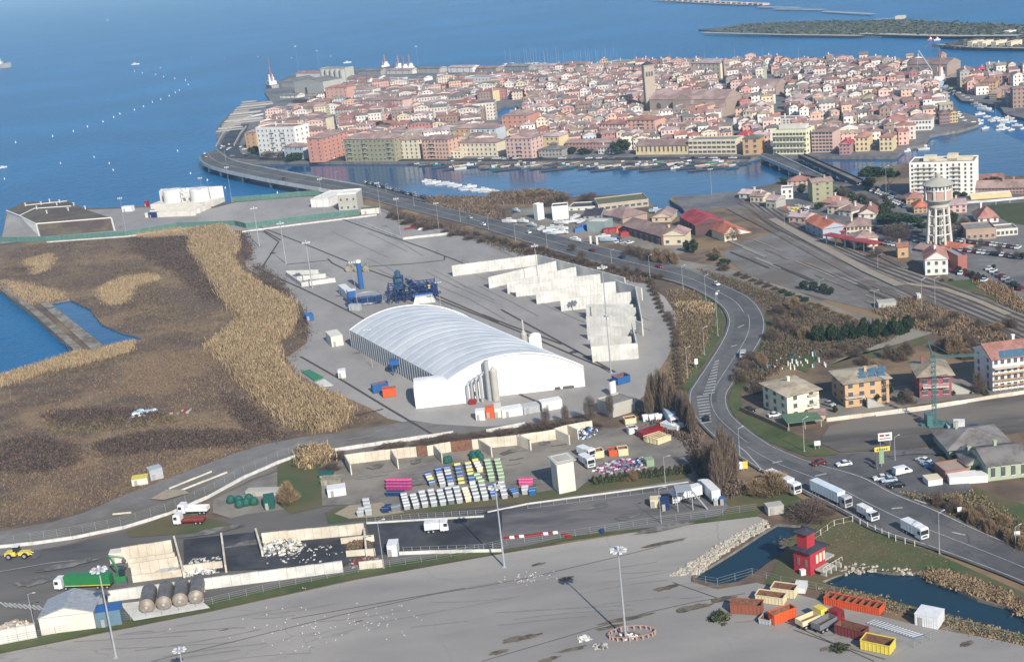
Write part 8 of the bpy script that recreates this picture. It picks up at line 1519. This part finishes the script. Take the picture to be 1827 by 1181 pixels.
TRM = {('std', i): trunk_mesh('std', i) for i in range(3)}; TRM.update({('tall', i): trunk_mesh('tall', 9+i) for i in range(3)})
tk = 0
def tree(p, top, w, kind, label, group=None, name=None, cat="tree", z0=0, flat=None):
 global tk
 tk += 1; i = tk % 3; P = G(p, z0); h = max(1, HP(p, top, z0)-z0); sx = (G((p[0]+w/2, p[1]), z0)-P).length
 names = {'leafy': 'evergreen_tree', 'pine': 'umbrella_pine', 'cypress': 'cypress_tree', 'bare': 'bare_tree', 'dark': 'bramble_bush', 'poplar': 'poplar_tree', 'tan': 'russet_tree', 'shrub': 'green_shrub'}
 T = thing(name or names[kind], label, cat, P, random.uniform(0,6), group)
 lo = {'leafy': .18, 'pine': .52, 'cypress': .04, 'bare': .18, 'dark': 0, 'poplar': .06, 'tan': .08, 'shrub': 0}[kind]
 c = ob("crown", CR[kind, i], T, (0,0, h*(lo+1)/2),0,(sx, sx, h*(1-lo)/2)); tr = ob("trunk", TRM['tall' if kind in ('poplar', 'cypress') else 'std', i], T, (0,0,0),0,(h*.8, h*.8, h*(.95 if kind != 'pine' else .9)))
 if kind in ('bare', 'poplar', 'pine'): tr.scale = (min(sx*1.6, h), min(sx*1.6, h), h)
 return T
# poplar groups by the bend
for k, (x, y, t, w) in enumerate(((1272,868,800,26),(1292,872,770,34),(1306,866,782,30),(1282,880,790,26),(1262,838,792,24))): tree((x, y), t, w, 'poplar', "tall bare poplar in the thick clump below the bend, %s from left" % ORD[[1,3,4,2,0][k]], "poplars below the bend")
for k, (x, y, t, w) in enumerate(((1165,738,672,22),(1178,742,664,24),(1192,748,668,24),(1206,752,690,22),(1218,760,700,22),(1228,770,706,20),(1236,778,722,18),(1160,750,690,16))): tree((x, y), t, w, 'poplar', "bare poplar in the row left of the hatched median, %s one" % ORD[k], "poplars left of the median")
for k, (x, y, t, w) in enumerate(((1090,748,700,14),(1055,758,705,22),(975,762,726,16),(1010,758,722,14),(1240,842,800,16),(1270,820,790,14))): tree((x, y), t, w, 'bare', "slender bare tree %s" % ["ivy clad behind the wire fence", "behind the rear corner of the bins yard", "in the dark hedge before the hall, left", "in the dark hedge before the hall, right", "at the yard exit", "beside the poplar clump"][k], "bare trees around the yard")
for k, (x, y, w, h_) in enumerate(((945,768,46,12),(975,766,50,14),(1005,763,46,14),(1035,762,40,14),(1060,765,34,14),(800,785,60,8),(850,782,56,8),(900,776,50,9),(700,800,60,6),(760,794,56,7),(600,818,44,12),(590,838,34,12))): tree((x, y), y-h_, w, 'dark', "dark leafless bramble bush behind the yard walls, %s counted along" % ORD[k], "brambles behind the yard", cat="bush")
tree((1382,880),842,62, 'tan', "big tan reed clump hiding the first roadside lorry", cat="bush", name="reed_clump"); tree((1350,882),856,40, 'tan', "smaller tan reed clump left of the big one", cat="bush", name="reed_clump"); tree((1130,858),836,20, 'tan', "round russet tree on the verge beside the appliance heap"); tree((1705,632),596,38, 'tan', "golden brown rounded willow beside the crane"); tree((515,898),862,34, 'tan', "russet bush on the lawn corner beside the bottle banks", cat="bush")
tree((1440,925),893,70, 'dark', "wide brown bramble thicket at the pond head", cat="bush"); tree((1455,915),890,60, 'dark', "bramble thicket behind the pond head beside lorries", cat="bush"); tree(ZG((345,620)), ZG((345,568))[1],45, 'shrub', "low green bush beside the rusty skip", cat="bush"); tree(ZG((930,765)), ZG((930,735))[1],42, 'shrub', "low green bush near the bottom right skips", cat="bush")
# hedge
for k in range(16): x = 1062+k*11; tree((x, 864-k*.9-(x-1062)*.04),846-k*.9-(x-1062)*.04,15, 'shrub', "clipped hedge plant along the appliance yard, %s from left" % (ORD+["fifteenth", "sixteenth"])[k], "hedge behind the truck yard", "hedge_plant", "hedge")
# conifers row
for k in range(19): x = 1458+k*9.2; y = 606-k*.9+random.uniform(-2,4); tree((x, y+4), y-random.uniform(22,32),18, 'cypress' if k % 3 else 'leafy', "dark green conifer in the belt behind the villas, %s from left" % (ORD+["%dth" % q for q in range(15,25)])[k], "conifer belt behind the villas")
# villas shrubs
for k, (x, y, t, w, kd) in enumerate(((1060,640,585,55, 'leafy'),(1220,640,565,90, 'dark'),(1590,585,470,85, 'dark'),(1010,650,620,50, 'dark'),(560,760,745,30, 'shrub'),(1460,598,570,28, 'shrub'),(1630,600,565,32, 'shrub'),(845,690,650,30, 'leafy'),(1130,600,540,40, 'leafy'),(1190,640,580,40, 'leafy'),(1552,592,575,20, 'shrub'))): tree(ZA((x, y)), ZA((x, t))[1], w/2.914, kd, "garden %s near the villas, %s counted from the list of villa gardens" % ({'leafy': "evergreen", 'dark': "leafless bush", 'shrub': "round shrub"}[kd], ORD[k]) if 0 else "%s %s" % ({'leafy': "green garden tree", 'dark': "leafless brown garden bush", 'shrub': "small round garden shrub"}[kd],["before the orange villa stair", "between orange and red villas", "between red villa and scaffold house", "left of the orange villa stair", "beside the green awning", "beside the red villa stair", "before the scaffold house", "beside the silver car", "behind the orange villa corner", "behind the brown bush row", "under the long stair"][k]), cat="tree" if kd == 'leafy' else "bush")
# station pines and trees
for k, (x, y, t, w, kd) in enumerate(((760,330,140,200, 'pine'),(860,330,155,150, 'pine'),(720,290,225,90, 'leafy'),(900,560,480,230, 'pine'),(1040,590,490,200, 'pine'),(850,540,475,160, 'pine'),(920,700,545,190, 'bare'),(1100,630,540,120, 'pine'),(520,345,280,110, 'shrub'),(600,390,320,120, 'shrub'),(680,430,350,130, 'shrub'),(760,470,390,130, 'shrub'),(820,510,420,130, 'leafy'),(560,360,300,90, 'bare'),(660,400,330,90, 'bare'),(740,430,360,90, 'bare'),(850,440,370,110, 'shrub'),(1330,360,320,60, 'leafy'),(1390,360,325,50, 'leafy'),(1590,255,222,130, 'leafy'),(700,720,670,60, 'bare'),(780,790,720,90, 'bare'),(1310,560,470,80, 'leafy'),(1390,560,500,90, 'dark'),(1350,640,560,100, 'bare'),
   (1450,930,880,40, 'leafy'),(1485,930,890,46, 'leafy'),(1528,945,905,44, 'leafy'),(1600,870,835,40, 'leafy'),(1750,1010,960,60, 'leafy'),(1355,880,845,40, 'leafy'),(1395,900,865,40, 'leafy'),(1235,955,930,40, 'shrub'),(1300,950,932,50, 'shrub'),(1640,760,690,60, 'bare'),(1760,800,740,60, 'bare'),(1800,800,750,60, 'leafy'),(120,270,225,60, 'leafy'),(250,340,270,60, 'leafy'),(370,450,400,60, 'leafy'),(270,1010,950,70, 'leafy'),(330,1020,955,70, 'leafy'),(400,1035,970,70, 'leafy'),(450,1050,995,60, 'leafy'),(1510,720,650,50, 'bare'))):
 wd = {'pine': "umbrella pine", 'leafy': "dark evergreen", 'shrub': "green street tree", 'bare': "bare brown tree", 'dark': "leafless bush"}[kd]
 q = Z9((x, y))
 tree(q, Z9((x, t))[1], w/3.937, kd, wd+" in the station quarter", "trees of the station quarter")
# town trees
for k, (p, t, w, kd) in enumerate(((Z3((1290,770)),249,30, 'leafy'),((677,238),219,44, 'leafy'),((690,240),222,26, 'leafy'),(Z3((285,778)),266,10, 'cypress'),(Z3((215,780)),271,9, 'leafy'),(Z3((370,778)),268,10, 'leafy'),(Z3((175,770)),255,12, 'bare'),(Z3((950,770)),263,14, 'leafy'),(Z3((1040,770)),265,24, 'leafy'),(Z3((1440,640)),232,12, 'leafy'),(Z3((1385,440)),182,14, 'leafy'),(Z3((1455,445)),180,14, 'leafy'),(Z2((540,800)),270,20, 'bare'),(Z2((630,800)),270,16, 'bare'),(Z2((735,815)),273,26, 'leafy'),(Z2((945,400)),167,14, 'leafy'),(Z2((760,412)),176,16, 'bare'),(Z2((880,400)),172,14, 'dark'),(Z2((1120,430)),175,20, 'leafy'),(Z2((450,770)),262,16, 'leafy'),(Z3((185,520)),208,32, 'leafy'),(Z3((330,440)),186,14, 'leafy'),(Z4((380,660)),204,12, 'leafy'),(Z4((120,560)),178,16, 'leafy'),(Z4((900,955)),263,14, 'bare'),(Z4((850,780)),222,18, 'bare'),(Z5((650,830)),180,8, 'leafy'),((545,186),177,16, 'bare'),((580,190),177,14, 'leafy'))):
 tree(p, t, w, kd, "%s in the old town, tree number %d counted by quarter" % ({'leafy': "dark evergreen", 'bare': "bare brown tree", 'dark': "brown leafless thicket", 'cypress': "pointed cypress"}[kd], k+1), "trees in the old town")
# far side scrub trees near boat yard, along road
for k in range(46):
 t = k/45; x = 700+t*480; y = 392+t*108+rrv if (rrv := random.uniform(-4,5)) or 1 else 0; tree((x, y), y-random.uniform(5,12), random.uniform(14,24), 'dark', "leafless bush in the strip between yard and main road, %s" % ("number %d from the causeway" % (k+1)), "bushes between yard and road", cat="bush")
for k in range(26):
 t = k/25; x = 1175+t*45-abs(t-.5)*30+(8 if t > .3 else 0); y = 505+t*190; tree((x, y), y-random.uniform(7,13), random.uniform(12,20), 'dark', "leafless bush on the curved bank right of the concrete bays, %s" % ("number %d from the top" % (k+1)), "bushes on the curved bank", cat="bush")
for k, (x, y, t, w, kd) in enumerate(((1040,530,460,100, 'dark'),(1100,545,470,100, 'dark'),(1160,570,500,90, 'dark'),(1230,580,480,90, 'tan'),(1300,590,490,100, 'tan'),(1350,600,510,70, 'tan'),(1440,510,430,60, 'leafy'),(1490,520,420,60, 'leafy'),(1640,570,530,80, 'leafy'),(1700,610,560,90, 'leafy'),(1640,545,480,80, 'tan'),(1700,640,590,90, 'dark'),(270,150,80,70, 'tan'),(350,130,70,90, 'tan'),(430,120,75,80, 'tan'),(560,160,100,110, 'dark'),(720,160,100,100, 'dark'),(770,150,90,70, 'bare'),(640,510,450,50, 'bare'),(705,570,500,60, 'bare'),(1760,430,340,110, 'bare'),(480,190,120,80, 'dark'),(160,300,195,20, 'bare'),(1690,395,340,60, 'dark'))):
 tree(Z8((x, y)), Z8((x, t))[1], w/3.937, kd, "%s beside the boat yard and road verge, plant number %d from the list edge" % (kd, k) if 0 else "%s around the boat yard, plant %s" % ({'dark': "brown leafless bush", 'tan': "tan reed clump", 'leafy': "dark evergreen bush", 'bare': "bare little tree"}[kd],(ORD+["fifteenth", "sixteenth", "seventeenth", "eighteenth", "nineteenth", "twentieth", "twenty first", "twenty second", "twenty third", "twenty fourth"])[k]), "bushes around the boat yard", cat="bush" if kd != 'bare' else "tree")
for k in range(60):
 x, y = [(1370+random.uniform(0,70),560+random.uniform(-12,60)),(1330+random.uniform(-10,30),690+random.uniform(-50,20)),(1480+random.uniform(0,150),640+random.uniform(-15,22)),(1700+random.uniform(-30,60),625+random.uniform(-15,20)),(1620+random.uniform(0,190),590+random.uniform(-22,0)),(1660+random.uniform(0,170),905+random.uniform(-15,60))][k % 6]
 if k % 6 == 5: y = 890+(x-1660)*.45+random.uniform(-12,8)
 tree((x, y), y-random.uniform(12,26), random.uniform(18,34), 'dark' if k % 5 else 'tan', "%s east of the main road, thicket %d, plant %d" % ("brown leafless bush" if k % 5 else "tan brush", k % 6+1, k//6+1), "brush east of the main road", cat="bush")
for k in range(15): x = 1720+k*8; y = 925+k*4.2; tree((x, y+random.uniform(-4,6)), y-random.uniform(16,26),22, 'tan', "tan reed clump along the right road verge, %s from left" % (ORD+["fifteenth"])[k], "reed clumps on the right verge", "reed_clump", "reeds")
for k in range(17): x = 1318+k*13; y = 492+k*5.2; tree((x, y), y-random.uniform(5,10),18, 'leafy' if 5 < k < 10 else 'tan' if k > 9 else 'dark', "low bush on the bank above the farm track, %s from the left" % (ORD+["fifteenth", "sixteenth", "seventeenth"])[k], "bushes above the farm track", cat="bush")
# ---- masses nobody could count
fieldL = [(0,455),(60,436),(330,420),(430,418),(440,440),(455,470),(500,520),(540,560),(548,610),(520,650),(600,705),(680,745),(600,768),(470,790),(350,830),(200,895),(90,925),(0,940),(0,672),(60,662),(136,632),(60,562),(0,512)]
def scatter_stuff(name, label, cat, pts, n, h, wd, mats, holes=(), **k): return stuff(blades(name, scatter(pts, n, holes), h, wd, mats, **k), label, cat)
scatter_stuff("brown_scrub", "rough brown winter scrub covering the big field on the left", "scrub", fieldL, 18000,.4,.24,[L_SCR, L_SCR2, L_SCRT, L_SCR],[pondA, pierA], k=6, spread=1.3, lean=.7)
dk = [[(0,790),(60,780),(140,800),(130,830),(60,842),(0,838)],[(170,790),(270,770),(400,768),(470,778),(440,792),(300,800),(200,812)],[(230,425),(350,418),(352,470),(400,520),(420,545),(360,530),(300,480),(240,450)],[(80,738),(180,728),(300,740),(240,756),(110,760)],[(395,700),(470,745),(500,780),(470,785),(420,740)],[(455,470),(500,500),(548,575),(545,610),(515,560),(470,510)],[(400,416),(440,418),(450,440),(445,470),(425,455)],[(10,480),(60,476),(50,486)]]
for q, n in zip(dk, (1300,1500,2600,700,500,700,400,60)): scatter_stuff("dark_bramble", "dark leafless bramble patch in the left field", "bramble", q, n, .7,.28,[L_SCR2, L_SCR2, L_SCR], k=9, spread=1.8, lean=.7)
for q, n in (([(210,470),(270,480),(300,540),(330,560),(300,580),(230,560),(200,520)],500),([(80,755),(300,742),(320,755),(100,775)],400),([(60,650),(250,620),(230,640),(80,680)],200)): scatter_stuff("olive_weeds", "patch of olive green weeds in the left field", "weeds", q, n, .6,.5,[L_OLV, L_SCR], k=6, spread=1.2, lean=.5)
reed = [[(343,414),(395,407),(418,424),(420,450),(405,462),(425,490),(470,520),(520,545),(524,575),(508,600),(488,615),(496,650),(530,690),(600,715),(622,742),(600,765),(560,770),(500,745),(455,700),(410,650),(370,620),(400,600),(440,575),(400,530),(370,480),(345,450)],
  [(175,515),(220,495),(275,490),(282,500),(240,512),(225,540),(200,545),(185,535)],[(42,465),(92,452),(98,462),(85,482),(60,492)],[(0,672),(60,655),(130,632),(190,622),(240,608),(230,628),(170,645),(80,665),(0,690)],[(235,418),(300,408),(350,408),(350,420),(260,426)],[(0,500),(50,508),(115,522),(118,534),(85,540),(60,545),(20,525)]]
for q, n, h_ in zip(reed, (14000,900,300,1500,600,450),(2.6,1.1,.9,1.4,1.1,.8)): scatter_stuff("dry_reeds", "dense tan dry reed bed beside the field" if n > 9000 else "tan dry reed patch in the left field", "reeds", q, int(n*1.5), h_, .16,[L_REED, L_REED, L_REED2],[pondA, pierA], k=8, spread=1.5, lean=.2, hv=.5)
for q, n in (([(0,838),(140,810),(300,800),(470,790),(350,830),(200,895),(90,925),(0,940)],1600),([(360,620),(420,650),(460,720),(480,760),(400,740),(300,720),(200,700),(120,690),(240,650)],1500)): scatter_stuff("dry_grass", "tawny dry grass in the left field", "grass", q, n, .38,.2,[L_SCRT, L_SCR], k=6, spread=1.2, lean=.4)
for lb, q, n, h_, ms in (("dry brown reeds at the edge of the right pond", ZG((1345,400),(1480,445),(1827,560),(1900,640),(1700,480),(1400,385)),700,.6,[L_REED2, L_SCRT]),("dry fringe of reeds along the near pond bank", ZG((840,470),(960,480),(1100,510),(1300,585),(1500,620),(1827,705),(1827,740),(1500,650),(1100,545),(860,490)),420,.35,[L_REED2, L_OLV, L_SCRT]),("brown brush on the bank inside the road bend", [(1195,520),(1235,520),(1265,545),(1275,575),(1262,610),(1240,650),(1215,690),(1190,700),(1205,640),(1215,570)],1500,.7,[L_SCR, L_SCRT, L_OLV]),
        ("tan reeds on the bank inside the road bend", [(1210,546),(1262,545),(1270,560),(1240,562)],260,1.8,[L_REED, L_REED2]),("brown rough brush east of the bend", [(1375,545),(1450,560),(1480,620),(1420,640),(1340,690),(1330,660),(1365,620),(1385,580)],1500,.8,[L_SCR2, L_SCR, L_OLV]),("purple brown brush field between track and road", [(1240,480),(1330,505),(1480,560),(1600,605),(1470,640),(1460,600),(1380,550),(1310,515)],2600,.6,[L_SCR2, L_SCR, L_OLV]),("rough brush between boat yard and lagoon", Z7((1220,110),(1811,130),(1811,280),(1500,240),(1240,160)),900,.9,[L_SCR, L_SCRT, L_SCR2]),
        ("tan dry brush above the boat yard", Z8((60,100),(430,75),(600,110),(600,170),(380,180),(60,180)),900,1.4,[L_SCRT, L_SCR, L_SCR2]),("dry verge brush beside the tracks", [(1560,555),(1620,530),(1700,560),(1827,625),(1827,640),(1700,600),(1640,590)],1000,1.2,[L_SCRT, L_SCR]),("brown strip of brush beside the long straight road", [(690,372),(800,402),(1000,465),(1160,500),(1150,508),(980,470),(790,410),(700,384)],1400,1.0,[L_SCR2, L_SCR]),("tan reeds at the entrance lane", ZD((0,260),(150,250),(180,330),(60,370),(0,380)),500,2.2,[L_REED, L_REED2]),("dry brush beneath the poplars", [(1150,735),(1240,770),(1262,830),(1330,875),(1300,890),(1250,845),(1230,790),(1150,750)],900,1.0,[L_SCR, L_SCR2, L_TWIG]),
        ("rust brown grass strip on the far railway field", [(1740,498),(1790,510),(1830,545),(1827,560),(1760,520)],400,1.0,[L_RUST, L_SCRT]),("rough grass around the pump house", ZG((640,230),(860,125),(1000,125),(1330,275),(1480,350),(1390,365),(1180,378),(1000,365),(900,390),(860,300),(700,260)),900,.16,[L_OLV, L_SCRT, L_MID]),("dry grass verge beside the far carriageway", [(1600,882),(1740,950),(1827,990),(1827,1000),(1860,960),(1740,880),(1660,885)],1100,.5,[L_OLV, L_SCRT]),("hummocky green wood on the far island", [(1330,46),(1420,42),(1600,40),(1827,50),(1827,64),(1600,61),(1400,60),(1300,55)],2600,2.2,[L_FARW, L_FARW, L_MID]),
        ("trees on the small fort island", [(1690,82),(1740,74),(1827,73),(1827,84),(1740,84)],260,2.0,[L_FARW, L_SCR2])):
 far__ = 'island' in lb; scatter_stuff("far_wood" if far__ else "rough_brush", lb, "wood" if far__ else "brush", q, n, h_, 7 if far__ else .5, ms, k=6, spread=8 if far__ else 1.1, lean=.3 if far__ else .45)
# ------------------------------------------------ labels of repeats: tell each by its place in its group
_T = "twenty thirty forty fifty sixty seventy eighty ninety".split(); _U = "first second third fourth fifth sixth seventh eighth ninth tenth eleventh twelfth thirteenth fourteenth fifteenth sixteenth seventeenth eighteenth nineteenth".split()
def ordw(n):
 if n < 20: return _U[n-1]
 if n >= 100: return "hundredth" if n == 100 else "hundred and "+ordw(n-100)
 t, u = divmod(n, 10); return _T[t-2]+" "+_U[u-1] if u else (_T[t-2][:-1]+"ieth")
import re
_B = {}
for o in COL.objects:
 l = o.get('label')
 if not l or o.parent or o.get('kind'): continue
 base = re.sub(r",? ?\b(plant|tree|thicket|number|bush)? ?(number )?\d+(th|st|nd|rd)?\b( mast)?( metres along)?( counted by quarter| of the list)?( from the [a-z ]+)?", "", l).strip(" ,")
 if base != l or l in _B: _B.setdefault(base, []).append(o)
 else: _B.setdefault(l, []).append(o)
for base, L in _B.items():
 if len(L) < 2 or 'gull' in base: 
  if base != L[0]['label']: L[0]['label'] = base
  continue
 for i, o in enumerate(sorted(L, key=lambda o: PX(o.location)[0])): o['label'] = base+", "+ordw(i+1)+" from left"
# ------------------------------------------------ haze
hz = bpy.data.materials.new("air_haze"); hz.use_nodes = True; N = hz.node_tree.nodes; N.remove(N["Principled BSDF"])
pv = N.new("ShaderNodeVolumePrincipled"); pv.inputs["Density"].default_value = .000105; pv.inputs["Color"].default_value = (.42,.70,1,1); pv.inputs["Anisotropy"].default_value = 0.0
hz.node_tree.links.new(pv.outputs[0], N["Material Output"].inputs["Volume"])
b = MB(); b.box((0,29000,-5),(124000,64000,165)); ho = b.build("haze", hz); ho['kind'] = 'stuff'; ho['label'] = 'thin pale blue haze hanging over the lagoon'; ho['category'] = 'haze'
